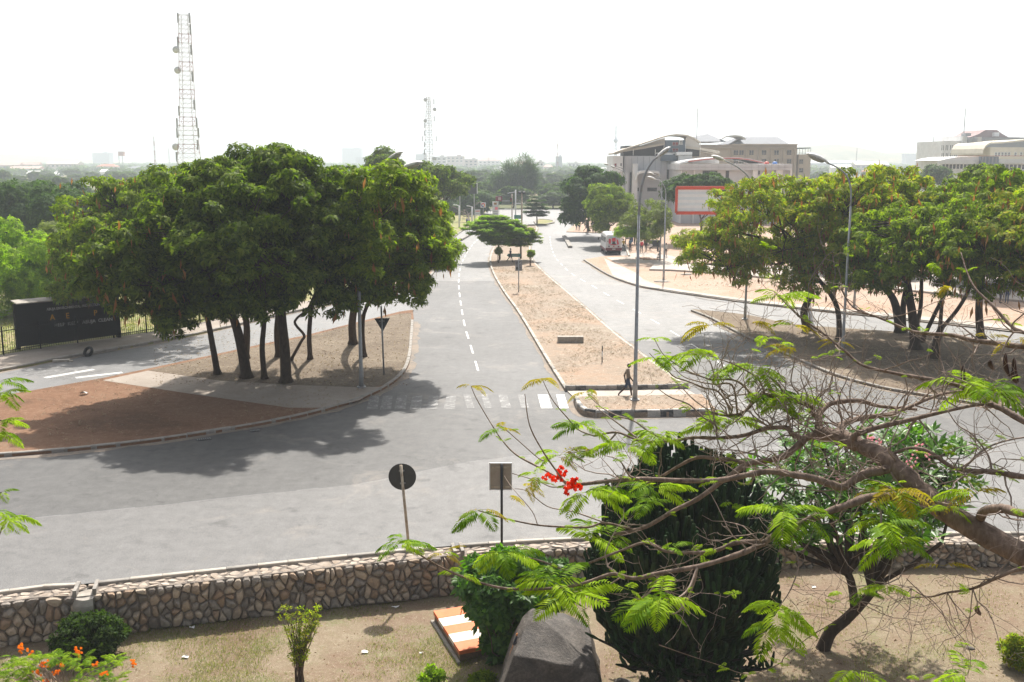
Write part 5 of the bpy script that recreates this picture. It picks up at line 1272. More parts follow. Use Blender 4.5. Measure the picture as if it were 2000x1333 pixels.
# ================================================================== buildings, towers, masts
def wallmat(name, c, dirt=None): M[name] = plain(name, c, .8, .08, .6, dirt=dirt, spec=.25)
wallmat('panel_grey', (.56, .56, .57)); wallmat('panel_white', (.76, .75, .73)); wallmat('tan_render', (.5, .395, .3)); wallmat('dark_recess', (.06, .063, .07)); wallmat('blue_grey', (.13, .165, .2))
wallmat('roof_slate', (.16, .17, .19)); wallmat('roof_beige', (.5, .46, .39)); wallmat('roof_white', (.75, .74, .72)); wallmat('roof_red', (.4, .16, .11)); wallmat('roof_pink', (.45, .3, .26)); wallmat('roof_mauve', (.26, .17, .165))
wallmat('cream', (.66, .6, .48)); wallmat('wall_pale', (.52, .5, .47)); wallmat('wall_pink', (.47, .38, .34)); wallmat('wall_blue', (.38, .42, .46)); wallmat('red_trim', (.5, .06, .04)); wallmat('grey_light', (.66, .66, .65)); wallmat('slab_grey', (.24, .25, .27))
M['window_glass'] = plain('window_glass', (.022, .028, .034), .25, .3, 3, spec=.4)
M['window_red'] = plain('red_curtained_window', (.22, .03, .03), .3, .2, 3)
def px_box(x0, x1, y0, y1, d, depth, mb, yo=0.0):
    """box whose front spans these pixels at distance d"""
    a, b = D(x0, y1, d), D(x1, y0, d); mb.box(((a.x+b.x)/2, d + depth/2 + yo, (a.z+b.z)/2), (abs(b.x-a.x), depth, abs(b.z-a.z)))
def part_box(name, mat, root, x0, x1, y0, y1, d, depth, yo=0.0):
    m = MB(); px_box(x0, x1, y0, y1, d, depth, m, yo); return m.build(name, M[mat], root, world=True)
_win = MB(); _win.box((0, 0, 0), (1, 1, 1)); WIN_ME = {k: _win.mesh('window', M[k]) for k in ('window_glass', 'window_red', 'dark_recess')}
def window(root, x0, x1, y0, y1, d, frame=None, k='window_glass', name='window'):
    a, b = D(x0, y1, d), D(x1, y0, d); c = (a + b)/2; w, h = abs(b.x-a.x), abs(b.z-a.z)
    if frame:
        m = MB()
        for u, v, su, sv in ((0, h/2, w+.24, .12), (0, -h/2, w+.34, .14), (-w/2, 0, .12, h), (w/2, 0, .12, h)): m.box((c.x+u, d-.06, c.z+v), (su, .18, sv))
        m.box((c.x, d-.045, c.z), (.07, .1, h-.14)); m.box((c.x, d-.047, c.z-h*.12), (w-.14, .1, .07))
        o = m.build('window', M[frame], root, world=True); inst('pane', WIN_ME[k], o, (c.x, d-.02, c.z) if False else Vector((c.x, d-.02, c.z)), (0, 0, 0), (w, .06, h)); return o
    return inst(name, WIN_ME[k], root, (c.x, d-.02, c.z), (0, 0, 0), (w, .08, h), world=True)
def strip(name, mat, root, pts, d, depth, th):
    """a thin bent roof sheet along pixels, th metres thick"""
    m = MB(); P = [D(x, y, d) for x, y in pts]
    for a, b in zip(P, P[1:]):
        m.add([(a.x,d,a.z),(b.x,d,b.z),(b.x,d+depth,b.z),(a.x,d+depth,a.z),(a.x,d,a.z+th),(b.x,d,b.z+th),(b.x,d+depth,b.z+th),(a.x,d+depth,a.z+th)], [(0,3,2,1),(4,5,6,7),(0,1,5,4),(1,2,6,5),(2,3,7,6),(3,0,4,7)])
    return m.build(name, M[mat], root, world=True)
def poly_ext(name, mat, root, pts, d, depth):
    m = MB(); P = [D(x, y, d) for x, y in pts]; n = len(P); m.add([(p.x, d, p.z) for p in P] + [(p.x, d+depth, p.z) for p in P], [tuple(range(n)), tuple(range(2*n-1, n-1, -1))] + [(i, n+i, n+(i+1) % n, (i+1) % n) for i in range(n)])
    return m.build(name, M[mat], root, world=True)
def bld(name, label, px, d, cat='building', group=None):
    c = D(px, 320, d); return thing(name, label, cat, (c.x, d, 0), group=group)
# the grey clad building with the sweeping roof
d = 215; w = bld('office_building', 'grey clad building with sweeping arched roof and blue grey stair block behind the bus stop', 1270, d)
part_box('wall', 'panel_grey', w, 1217, 1326, 305, 452, d, 22); part_box('wing', 'panel_white', w, 1197, 1216.8, 305, 336, d-1.5, 14); part_box('wing_base', 'panel_grey', w, 1213, 1228, 337, 452, d-.6, 8)
part_box('glass_strip', 'window_glass', w, 1228.5, 1233.8, 337, 452, d-.4, 2); part_box('pier', 'panel_white', w, 1234, 1246, 320, 452, d-2.2, 2)
strip('canopy', 'roof_white', w, [(1243,353),(1245,344),(1249,340),(1256,338.5),(1280,338.5),(1287,340),(1289,345)], d-5, 5, .5)
part_box('recess', 'dark_recess', w, 1221, 1298, 285, 304.8, d+1, 10); strip('fascia', 'roof_beige', w, [(1204,302),(1222,296),(1260,290),(1297,283)], d-1, 6, .4)
strip('roof', 'roof_beige', w, [(1196,302.5),(1208,298),(1232,290),(1262,280.5),(1292,270.5),(1308,266.5),(1322,265),(1342,266.5),(1356,272),(1368,280)], d-2, 9, .3)
poly_ext('gable_wall', 'wall_pale', w, [(1222,294.6),(1232,291.2),(1262,281.8),(1292,271.6),(1298.5,270),(1298.5,283.4),(1260,290.6),(1222,296.6)], d-.4, 2); poly_ext('gable_wall', 'wall_pale', w, [(1339.2,269),(1344,268),(1355,273.5),(1366,281),(1366,291),(1339.2,291)], d-.4, 2)
part_box('stair_block', 'blue_grey', w, 1299, 1339, 274, 300, d-.5, 9); window(w, 1313, 1325, 278, 285, d-.5, 'slab_grey', 'window_red'); window(w, 1313, 1325, 290, 297, d-.5, 'slab_grey', 'window_red'); window(w, 1327, 1332, 275, 282, d-.5, 'panel_white')
part_box('ledge', 'grey_light', w, 1283, 1350, 298.5, 301, d-1, 9); poly_ext('lean_to_roof', 'blue_grey', w, [(1293,302),(1318,302),(1327,315),(1291,315)], d-1.2, 5); strip('side_fascia', 'roof_beige', w, [(1340,290),(1370,294),(1406,300)], d-.5, 8, .5)
part_box('side_recess', 'dark_recess', w, 1341, 1366, 292, 306, d+.5, 8); part_box('roof_hut', 'panel_white', w, 1325, 1352, 304, 318, d-2, 4); strip('hut_roof', 'roof_white', w, [(1321,304),(1326,303),(1352,303)], d-2.6, 5, .6); part_box('parapet_wall', 'panel_white', w, 1352, 1405, 307.5, 320, d+2, 6)
for x in (1237, 1280, 1297, 1339, 1368): part_box('post', 'panel_white', w, x-.6, x+.6, 278 if x > 1290 else 292, 304, d-1.2, .3)
for a in ((1200,1204,320,327,'window_red'),(1212,1214,319,325,'window_glass')): window(w, *a[:4], d-1.5, None, a[4])
for a in ((1245,1248,367,374),(1264,1283,367,374),(1302,1320,327,350),(1313,1324,333,340),(1356,1372,311,313.5)): window(w, *a, d if a[0] < 1350 else d+2, None, 'window_glass')
for k in range(9): part_box('panel_joint', 'slab_grey', w, 1222+11.5*k, 1222.25+11.5*k, 306, 340, d-.03, .1)
# the long low block with the white roof
w = bld('shop_block', 'long low grey panelled block with pale curved roof standing before the tan hotel', 1440, 200); d = 200
part_box('wall', 'panel_grey', w, 1326, 1547, 333, 456, d, 16); part_box('parapet', 'panel_grey', w, 1327, 1547.5, 321, 332.8, d-1.2, 17)
strip('roof', 'roof_white', w, [(1328,321),(1345,317),(1375,313.5),(1405,311),(1440,311),(1465,314),(1493,320.5)], d+1, 12, .35); strip('roof_trim', 'red_trim', w, [(1345,316.6),(1375,312.9),(1405,310.4),(1440,310.4),(1465,313.4),(1493,319.9)], d+.8, .4, .12)
for x0, x1 in ((1328,1332),(1352,1358),(1466,1480),(1511,1529),(1538,1547)): part_box('pier', 'panel_white', w, x0, x1, 333, 456, d-.9, 1)
for a in ((1372,1401,334,352),(1481,1484,334,341),(1417,1424,334,350)): window(w, *a, d, None, 'dark_recess')
for k in range(16): part_box('panel_joint', 'slab_grey', w, 1338+13*k, 1338.25+13*k, 321.5, 332.5, d-1.24, .1)
part_box('panel_joint', 'slab_grey', w, 1328, 1547, 327, 327.25, d-1.25, .1)
for k, (x0, x1, c, lab) in enumerate(((1495, 1505, (.6, .09, .06), 'red plastic water tank on the roof of the long low block'), (1511, 1521, (.06, .2, .55), 'blue plastic water tank on the roof of the long low block'))):
    a, b2 = D(x0, 321, d+3), D(x1, 313, d+3); m = MB(); m.sm = True; r = (b2.x-a.x)/2; h = b2.z-a.z; m.lathe([(r*.9,0),(r,.1*h),(r*.94,.3*h),(r,.5*h),(r*.94,.65*h),(r*.97,.8*h),(r*.6,.96*h),(r*.3,h)], 16)
    o = m.build('water_tank', plain('tank_plastic', c, .5)); o.location = ((a.x+b2.x)/2, d+4, D(1500, 321, d+4).z - .3); tag(o, lab, 'water tank')
# the tan hotel
d = 320; w = bld('hotel_building', 'tan rendered hotel with slate hipped roof and rows of framed windows', 1460, d)
part_box('wall', 'tan_render', w, 1342, 1557, 283, 360, d, 30); part_box('cornice', 'tan_render', w, 1430, 1558, 281.5, 284, d-1.2, 31); part_box('annexe', 'tan_render', w, 1557.2, 1584, 302, 360, d+1, 18)
for x in (1344, 1380, 1429, 1457, 1481, 1505, 1529, 1551): part_box('pilaster', 'tan_render', w, x-2, x+2, 290, 360, d-.7, 1)
part_box('string_course', 'tan_render', w, 1342, 1557, 288.6, 290.2, d-.9, 1)
for x in (1437.5, 1448, 1467.5, 1492, 1516.5, 1541):
    for y in (298.5, 315.5, 333): window(w, x-4.8, x+4.8, y-4.8, y+4.8, d, 'tan_render')
for y in (316, 333): window(w, 1560, 1569, y-4.5, y+4.5, d+1, 'tan_render')
m = MB(); a, b2, c, e = D(1447,268,d+10), D(1519,268,d+10), D(1543,283,d-1), D(1432,283,d-1); A2, B2, C2, E2 = a + Vector((0,6,0)), b2 + Vector((0,6,0)), c + Vector((0,32,0)), e + Vector((0,32,0))
m.add([a, b2, c, e, A2, B2, C2, E2], [(3,2,1,0),(0,1,5,4),(2,6,5,1),(7,3,0,4),(6,7,4,5)]); m.build('roof', M['roof_slate'], w, world=True)
m = MB(); t, l, rr = D(1382,262,d+9), D(1340,277,d-2), D(1419,277,d-2); m.add([t, l, rr, t + Vector((0,12,0)), l + Vector((0,30,0)), rr + Vector((0,30,0))], [(1,2,0),(2,5,3,0),(4,1,0,3),(5,4,3)]); m.build('roof', M['roof_slate'], w, world=True)
strip('roof_canopy', 'roof_white', w, [(1409,273.5),(1418,268.5),(1436,266.5),(1448,268),(1457,273)], d-2, 12, .4); strip('terrace_roof', 'blue_grey', w, [(1554,291),(1584,290.5)], d, 14, .3)
for x in (1557, 1562, 1567.5, 1573, 1578.5, 1583.5): part_box('terrace_post', 'panel_white', w, x-.5, x+.5, 291, 302, d+1, .3)
part_box('railing', 'slab_grey', w, 1557, 1584, 299.3, 300, d+.9, .15)
# the far grey office block
d = 400; w = bld('office_block', 'tall grey office block with white windowed wing and mauve roof at the edge', 1910, d)
part_box('wing', 'panel_white', w, 1838, 1876, 276, 345, d, 26)
for x in (1839.6,1842.8,1847.8,1851,1856.2,1859.6,1864.4,1867.6,1872):
    for y0, y1 in ((284,294),(299.5,309)): window(w, x-.9, x+.9, y0, y1, d)
part_box('tower', 'grey_light', w, 1876, 1889.5, 266, 345, d-2, 20); part_box('slab_wall', 'slab_grey', w, 1889.5, 1903, 268.5, 345, d-4, 20); part_box('beige_wall', 'wall_pale', w, 1903, 1918, 268, 345, d-3, 20); part_box('rear_wall', 'slab_grey', w, 1918, 2060, 269, 345, d, 28)
poly_ext('roof', 'roof_mauve', w, [(1896,268),(1912,262),(1925,254),(1947,254),(1958,262),(1970,268.5),(1990,268.5),(2060,278),(2060,282),(1896,282)], d+6, 20)
part_box('plant_room', 'panel_white', w, 1942, 1952, 259, 267, d+4, 4); part_box('roof_plant', 'slab_grey', w, 1886, 1897, 260.5, 266, d, 4)
d = 330; w = bld('hall_building', 'cream hall with curved roof sheet and glazed strip beside the grey office block', 1975, d)
part_box('wall', 'cream', w, 1930, 2080, 288, 350, d, 24); strip('roof', 'cream', w, [(1919,302),(1921,294),(1926,286),(1934,281.5),(1952,281),(1975,279),(2000,276),(2080,272)], d-1, 24, .5)
for x in (1945, 1951, 1957.5, 1964, 1970.5, 1983, 1994): window(w, x-2.4, x+2.4, 298, 305, d, 'panel_white')
d = 290; w = bld('low_office', 'low white office with pale sloping roofs, ribbon windows and blue glass entrance', 1920, d)
part_box('wall', 'panel_white', w, 1836, 1912, 313, 420, d, 20); poly_ext('roof', 'roof_white', w, [(1835,314),(1850,310),(1870,307),(1912,306),(1912,314)], d-1, 18); part_box('fascia', 'grey_light', w, 1834.5, 1907, 313.5, 320.5, d-1.6, 1.5); part_box('roof_trim', 'red_trim', w, 1870, 2010, 304.6, 305.3, d-1.4, .4)
for x in range(1840, 1906, 7): window(w, x, x+5.6, 321.5, 330, d)
part_box('entrance', 'blue_grey', w, 1912.2, 1951, 306, 420, d-2.5, 20); part_box('wall', 'panel_white', w, 1951.2, 2080, 320, 420, d, 20); part_box('fascia', 'grey_light', w, 1951, 2080, 311, 320, d-1.6, 6)
for x in range(1956, 2060, 8): window(w, x, x+6, 322, 331, d)
for x in (1918, 1924, 1931, 1938, 1945): part_box('mullion', 'slab_grey', w, x-.2, x+.2, 307, 345, d-2.6, .1)

# the distant city: each house a thing; far ones at about twice their apparent nearness fade in the haze
CITY = [ # label, x0, x1, ytop, ybase, d, wall, roof kind, roof colour, window rows
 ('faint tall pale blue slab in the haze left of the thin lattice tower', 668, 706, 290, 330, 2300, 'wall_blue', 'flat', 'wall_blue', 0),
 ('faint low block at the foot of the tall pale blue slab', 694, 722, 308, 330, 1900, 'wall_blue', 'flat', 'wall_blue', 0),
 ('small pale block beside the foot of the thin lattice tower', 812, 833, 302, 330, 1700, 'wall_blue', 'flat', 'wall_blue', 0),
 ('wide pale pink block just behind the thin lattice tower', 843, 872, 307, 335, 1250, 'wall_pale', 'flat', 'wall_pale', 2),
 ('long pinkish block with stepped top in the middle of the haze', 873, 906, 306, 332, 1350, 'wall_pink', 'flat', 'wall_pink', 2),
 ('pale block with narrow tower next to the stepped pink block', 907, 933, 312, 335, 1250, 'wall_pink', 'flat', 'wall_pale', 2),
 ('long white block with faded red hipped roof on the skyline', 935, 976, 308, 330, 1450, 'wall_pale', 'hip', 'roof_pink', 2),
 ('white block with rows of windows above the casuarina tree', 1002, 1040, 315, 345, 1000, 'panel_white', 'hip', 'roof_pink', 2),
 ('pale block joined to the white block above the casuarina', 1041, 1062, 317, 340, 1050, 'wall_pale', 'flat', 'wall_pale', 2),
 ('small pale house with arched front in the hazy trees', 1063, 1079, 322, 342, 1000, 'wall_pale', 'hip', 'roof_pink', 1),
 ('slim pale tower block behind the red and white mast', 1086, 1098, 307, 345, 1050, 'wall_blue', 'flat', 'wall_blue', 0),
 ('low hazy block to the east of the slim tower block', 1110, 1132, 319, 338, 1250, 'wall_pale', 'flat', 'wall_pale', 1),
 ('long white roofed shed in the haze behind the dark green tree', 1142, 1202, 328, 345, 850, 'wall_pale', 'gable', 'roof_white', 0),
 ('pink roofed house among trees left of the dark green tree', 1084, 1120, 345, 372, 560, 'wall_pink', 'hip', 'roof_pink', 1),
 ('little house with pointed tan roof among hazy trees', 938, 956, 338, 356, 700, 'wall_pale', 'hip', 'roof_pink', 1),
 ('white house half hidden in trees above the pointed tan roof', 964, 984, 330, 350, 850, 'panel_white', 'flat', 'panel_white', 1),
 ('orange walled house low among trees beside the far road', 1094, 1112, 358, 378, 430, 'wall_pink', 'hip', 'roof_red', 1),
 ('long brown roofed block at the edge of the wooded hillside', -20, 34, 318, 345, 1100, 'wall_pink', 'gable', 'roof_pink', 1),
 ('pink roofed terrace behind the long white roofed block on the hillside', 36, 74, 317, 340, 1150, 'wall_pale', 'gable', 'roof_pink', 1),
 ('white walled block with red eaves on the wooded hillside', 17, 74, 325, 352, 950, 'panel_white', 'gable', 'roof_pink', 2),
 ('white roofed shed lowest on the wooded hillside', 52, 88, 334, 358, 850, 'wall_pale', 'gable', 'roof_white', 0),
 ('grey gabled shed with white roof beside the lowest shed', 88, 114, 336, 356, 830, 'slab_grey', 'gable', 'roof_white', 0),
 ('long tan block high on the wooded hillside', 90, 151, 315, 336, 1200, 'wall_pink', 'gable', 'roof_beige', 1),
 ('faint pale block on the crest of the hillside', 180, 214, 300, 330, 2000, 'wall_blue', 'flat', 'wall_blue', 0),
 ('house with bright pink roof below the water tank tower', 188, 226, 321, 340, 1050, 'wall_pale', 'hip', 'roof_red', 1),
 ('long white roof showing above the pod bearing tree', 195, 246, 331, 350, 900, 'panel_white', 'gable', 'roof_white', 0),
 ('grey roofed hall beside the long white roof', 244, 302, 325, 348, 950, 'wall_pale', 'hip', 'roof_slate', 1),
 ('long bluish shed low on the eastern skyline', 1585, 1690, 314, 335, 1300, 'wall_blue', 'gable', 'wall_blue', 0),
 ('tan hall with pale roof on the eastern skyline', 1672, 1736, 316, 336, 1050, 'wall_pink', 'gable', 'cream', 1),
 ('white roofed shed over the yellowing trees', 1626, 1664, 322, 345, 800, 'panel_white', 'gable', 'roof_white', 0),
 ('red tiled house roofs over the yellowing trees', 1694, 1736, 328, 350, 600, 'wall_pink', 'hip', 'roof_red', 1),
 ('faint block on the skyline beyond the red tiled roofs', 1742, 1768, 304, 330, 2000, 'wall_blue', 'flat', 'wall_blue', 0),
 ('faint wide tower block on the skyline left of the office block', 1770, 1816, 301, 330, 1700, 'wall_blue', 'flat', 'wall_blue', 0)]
for k, (lab, x0, x1, yt, yb, d, wm, rk, rc, rows) in enumerate(CITY):
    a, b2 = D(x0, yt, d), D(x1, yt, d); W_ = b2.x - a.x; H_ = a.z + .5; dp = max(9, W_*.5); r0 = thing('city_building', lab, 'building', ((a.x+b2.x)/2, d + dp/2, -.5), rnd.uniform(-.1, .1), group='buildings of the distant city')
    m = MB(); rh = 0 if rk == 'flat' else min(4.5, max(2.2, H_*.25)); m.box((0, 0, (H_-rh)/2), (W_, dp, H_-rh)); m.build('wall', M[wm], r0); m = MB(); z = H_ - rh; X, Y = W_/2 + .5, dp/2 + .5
    if rk == 'flat': m.box((0, 0, z + .2), (W_ + .6, dp + .6, .5)); m.box((W_*.2, 0, z + 1.3), (W_*.25, dp*.3, 1.8))
    else:
        i = X*.45 if rk == 'hip' else 0; m.add([(-X,-Y,z),(X,-Y,z),(X,Y,z),(-X,Y,z),(-X+i,0,H_),(X-i,0,H_)], [(0,1,5,4),(2,3,4,5),(1,2,5),(3,0,4),(3,2,1,0)])
    m.build('roof', M[rc], r0)
    if rows:
        nwin = max(3, min(9, int(W_/5)))
        for j in range(rows):
            for i in range(nwin): inst('window', WIN_ME['window_glass'], r0, ((i + .5)/nwin*W_ - W_/2, -dp/2 - .02, z - 2.4 - 3.6*j), (0, 0, 0), (W_/nwin*.5, .1, 1.7))
wt = bld('water_tank_tower', 'square rust red water tank on a stilt tower above the wooded hillside', 235, 1100); m = MB(); px_box(231, 240, 296.5, 305, 1100, 5, m); m.build('tank', M['roof_red'], wt, world=True); m = MB()
for x in (232, 239): m.bar(D(x, 305, 1101), Vector((D(x, 305, 1101).x, 1101, 0)), .5); m.bar(D(x, 305, 1104), Vector((D(x, 305, 1104).x, 1104, 0)), .5)
m.build('legs', M['slab_grey'], wt, world=True)

# lattice towers
M['tower_red'] = plain('red_tower_steel', (.3, .12, .1), .6, .15, 2); M['tower_white'] = plain('white_tower_steel', (.52, .49, .47), .6, .1, 2); M['tower_grey'] = plain('grey_tower_steel', (.34, .35, .36), .6, .1, 2)
def lattice(name, label, pxc, ytop, d, wt, wb, nsec, mats, legs=4, r=.09, gear=(), knee=None, lean=0.0):
    """wt, wb: widths in pixels at top and at the ground"""
    top = D(pxc, ytop, d); root = thing(name, label, 'tower', (top.x + lean, d, 0)); k = d/2000; H = top.z
    def half(z):
        t = z/H
        if knee: kz, kw = knee; w = wb + (kw-wb)*(t/kz) if t < kz else kw + (wt-kw)*((t-kz)/(1-kz))
        else: w = wb + (wt-wb)*t
        return w*k/2
    def corners(z):
        h = half(z); x = -lean*z/H
        return [Vector((x-h,-h,z)), Vector((x+h,-h,z)), Vector((x+h,h,z)), Vector((x-h,h,z))] if legs == 4 else [Vector((x-h,-h*.58,z)), Vector((x+h,-h*.58,z)), Vector((x,h*1.15,z))]
    zs = [H*(1 - (1-i/nsec)**1.0) for i in range(nsec + 1)]
    for i in range(nsec):
        m = MB(); a, b2 = corners(zs[i]), corners(zs[i+1]); n = len(a)
        for j in range(n):
            m.tube([a[j], b2[j]], r, 5); m.bar(a[j], b2[(j+1) % n], r*.7); m.bar(a[(j+1) % n], b2[j], r*.7); m.bar(b2[j], b2[(j+1) % n], r*1.3)
            m.bar(a[j].lerp(b2[j], .5), a[(j+1) % n].lerp(b2[(j+1) % n], .5), r*.7)
        m.build('tower_section', M[mats[i % len(mats)]], root)
    for t, off, kind in gear:
        z = H*t; h = half(z); m = MB(); m.sm = kind == 'dish'; s = 1 if off > 0 else -1; x = -lean*t + s*(h + abs(off))
        if kind == 'dish': m.lathe([(.02,0),(.5,.12),(.75,.3),(.78,.42),(.3,.5),(.02,.5)], 12, Matrix.Translation((x, -h*.6, z)) @ Matrix.Rotation(R(90), 4, 'X')); m.bar((x, -h*.4, z), (s*h - lean*t, -h*.4, z), .08); m.build('dish', M['grey_light'], root)
        else: m.box((x, -h*.5, z), (.32, .2, 2.1)); m.bar((x, -h*.5, z+.6), (s*h - lean*t, -h*.5, z+.6), .07); m.bar((x, -h*.5, z-.6), (s*h - lean*t, -h*.5, z-.6), .07); m.build('antenna_panel', M['tower_grey'], root)
    return root
g = []
for t, off, kd in ((.985,.25,'p'),(.985,-.25,'p'),(.93,.35,'p'),(.87,-.35,'p'),(.83,-.6,'dish'),(.83,.3,'p'),(.73,-.3,'dish'),(.7,.3,'p'),(.56,.4,'p'),(.53,-.3,'p'),(.47,.7,'p'),(.47,-.7,'p'),(.42,-.6,'p'),(.42,.9,'p'),(.36,.5,'p'),(.35,-.6,'dish'),(.3,-.5,'p'),(.26,.4,'p'),(.2,-.5,'dish'),(.12,.6,'p'),(.1,-.5,'p'),(.05,.9,'p')): g.append((t, off, 'dish' if kd == 'dish' else 'panel'))
lattice('lattice_tower', 'tall red and white lattice tower with antennas rising behind the west grove', 360, 30, 230, 17, 48, 22, ['tower_white', 'tower_red', 'tower_white'], 4, .058, g, (.5, 24), -.9)
lattice('lattice_tower', 'slender pale lattice tower with dishes above the far trees in the middle', 836.5, 190, 420, 7.5, 21, 20, ['tower_grey', 'tower_white'], 3, .085, [(t, o, k) for t, o, k in ((.97,-.3,'dish'),(.95,1.4,'panel'),(.87,1.6,'dish'),(.77,1.2,'panel'),(.75,-.1,'dish'),(.7,-.4,'panel'),(.62,-.4,'panel'),(.56,-1.2,'panel'),(.56,1.6,'panel'),(.5,-.3,'panel'),(.42,-.3,'panel'),(.35,.6,'dish'))])
def mast(label, px, ytop, d, r=.35, mats=('tower_grey',), stays=False, crown=False):
    top = D(px, ytop, d); root = thing('radio_mast', label, 'mast', (top.x, d, 0)); H = top.z; n = 8
    for i in range(n):
        m = MB(); z0, z1 = H*i/n, H*(i+1)/n; w0, w1 = r*(1.25 - i/n), r*(1.25 - (i+1)/n)
        for a in (0, 2.1, 4.2): m.bar((w0*math.cos(a), w0*math.sin(a), z0), (w1*math.cos(a), w1*math.sin(a), z1), r*.34)
        m.bar((-w1, 0, z1), (w1, 0, z1), r*.3); m.bar((-w0, 0, z0), (w1, 0, z1), r*.24); m.build('mast_section', M[mats[i % len(mats)]], root)
    if crown: m = MB(); m.lathe([(.5,H*.62),(2.6,H*.66),(2.6,H*.7),(.5,H*.74)], 14); m.build('platform', M['wall_blue'], root)
    return root
for a in (('red and white mast on the hillside skyline left of the lattice tower', 300, 267, 1000, .9, ('tower_red', 'tower_white')), ('thin faint mast between the hillside mast and the lattice tower', 329, 290, 1300, .7), ('thin faint mast just right of the tall lattice tower', 441, 293, 1300, .6), ('hazy mast thickest in the middle of the skyline', 954, 268, 1200, .6), ('thin mast left of the red and white middle mast', 1040, 279, 1400, .6), ('red and white mast in front of the slim tower block', 1089, 273, 900, .75, ('tower_red', 'tower_white')),
          ('faint mast pair member near the middle of the skyline', 1063, 280, 1500, .6), ('thin grey mast on the roof of the sweeping roofed building', 1362.5, 212, 228, .16), ('thin grey mast on the roof of the tall office block', 1886, 212, 412, .28), ('thin mast rising left of the tall office block', 1824, 266, 700, .5), ('thin mast over the yellowing trees on the skyline', 1674, 288, 1100, .6), ('faint mast in the haze far left of the grey clad building', 985, 262, 1800, .7)): mast(*a)
mast('faint water tower with round platform in the haze beside the grey clad building', 1203, 246, 1200, 1.6, ('wall_blue',), crown=True)
# ================================================================== street furniture, vehicles, people
def text(body, size, mat, parent, loc, rot, name='lettering', depth=.01, align='CENTER', sx=1.0):
    cu = bpy.data.curves.new('lettering', 'FONT'); cu.body = body; cu.size = size; cu.extrude = depth; cu.align_x = align; cu.align_y = 'CENTER'; cu.offset = size*.012
    o = bpy.data.objects.new(name, cu); COL.objects.link(o); bpy.context.view_layer.update(); dg = bpy.context.evaluated_depsgraph_get(); me = bpy.data.meshes.new_from_object(o.evaluated_get(dg)); bpy.data.objects.remove(o)
    me.materials.clear(); me.materials.append(mat); n = inst(name, me, parent, loc, rot, (sx, 1, 1)); return n
def lamp(label, base_px, arms, top_h, z=.12, r0=.115, kerbed=True, head=.85):
    """arms: lists of (sideways, forward, height) from the pole's top out to the lamp head"""
    b = G(base_px[0], base_px[1], z); root = thing('street_lamp', label, 'street lamp', b, group='street lamps along the roads')
    m = MB(); m.lathe([(.24,0),(.24,.06),(.13,.08),(.12,.1)], 10)
    for k in range(4): a = k*1.571 + .78; m.box((.19*math.cos(a), .19*math.sin(a), .08), (.05, .05, .07))
    m.build('base_plate', M['metal_grey'], root); m = MB(); m.sm = True; m.tube([(0,0,0),(0,0,.9),(0,0,1.0),(0,0,top_h)], [r0, r0*.98, r0*.8, r0*.52], 10); m.build('pole', M['metal_grey'], root)
    for A in arms:
        m = MB(); m.sm = True; q = catmull([(0,0,top_h)] + A, 5); m.tube(q, [r0*.5 - (r0*.14)*i/(len(q)-1) for i in range(len(q))], 8); m.build('arm', M['metal_grey'], root)
        e, p = Vector(A[-1]), Vector(A[-2]); x = (e-p).normalized(); y = Vector((0,0,1)).cross(x).normalized(); zz = x.cross(y); T = Matrix(((x.x,y.x,zz.x,e.x),(x.y,y.y,zz.y,e.y),(x.z,y.z,zz.z,e.z),(0,0,0,1))); s = head; m = MB(); m.sm = True; n = 12; vs, fs = [], []
        prof = [(-.12,.05,.05,0),(.0,.11,.09,.01),(.2,.19,.13,.03),(.5,.23,.16,.03),(.8,.22,.14,.02),(1.0,.15,.08,.0),(1.06,.05,.03,-.02)]
        for X, wy, hz, zc in prof:
            for k in range(n): a = 2*math.pi*k/n; sa = math.sin(a); vs.append((X*s, wy*math.cos(a)*s, (zc + hz*(sa if sa > 0 else sa*.25))*s))
        for i in range(len(prof)-1):
            for k in range(n): fs.append((i*n+k, (i+1)*n+k, (i+1)*n+(k+1) % n, i*n+(k+1) % n))
        fs += [tuple(range(n)), tuple(range(len(vs)-1, len(vs)-n-1, -1))]; m.add(vs, fs, T); m.build('lamp_head', M['lamp_shell'], root)
        m = MB(); m.sm = True; m.ball((.52*s, 0, -.035*s), (.4*s, .19*s, .1*s), 12, 8, T); m.build('lamp_glass', M['glass_lamp'], root)
    return root
lamp('tall grey street lamp beside the walking man on the median nose', (1240,782), [[(.06,0,10.2),(.25,0,11.1),(.6,0,11.75),(.85,.0,11.95)]], 9.2, .24, .125, head=.72)
lamp('tall grey street lamp arching over the east island', (1645,694), [[(-.05,0,10.2),(-.35,.0,11.0),(-.95,0,11.5),(-1.6,0,11.78)]], 9.2, head=1.3)
lamp('street lamp behind the trees with arm over the billboard, base at the island tip', (1455,624), [[(-.1,0,10.6),(-.8,0,11.3),(-1.6,0,11.75),(-2.0,0,11.9)]], 9.6, head=1.0)
lamp('street lamp with two heads rising through the west grove', (706,757), [[(.5,-.1,11.3),(1.3,-.2,11.55),(1.6,-.3,11.75)],[(.9,.2,11.0),(1.7,.4,11.3),(2.35,.5,11.5)]], 10.4, .125, .13, head=1.05)
lamp('grey lamp post on the orange soil in front of the plaza path', (1296,548), [[(-.1,0,9.2),(-.5,0,9.9),(-1.1,0,10.1)]], 8.6, .1, head=.8)
lamp('grey lamp post close behind the post on the orange soil', (1289,509), [[(-.1,0,9.6),(-.5,0,10.1),(-1.0,0,10.3)]], 8.8, .1, head=.7)
lamp('thin grey lamp post with two heads beyond the bus', (1219,462), [[(-.3,0,10.6),(-1.6,0,11.1),(-2.6,0,11.3)],[(-.2,.5,10.2),(-1.0,.5,10.6),(-1.5,.5,10.8)]], 9.6, .1, head=.9)
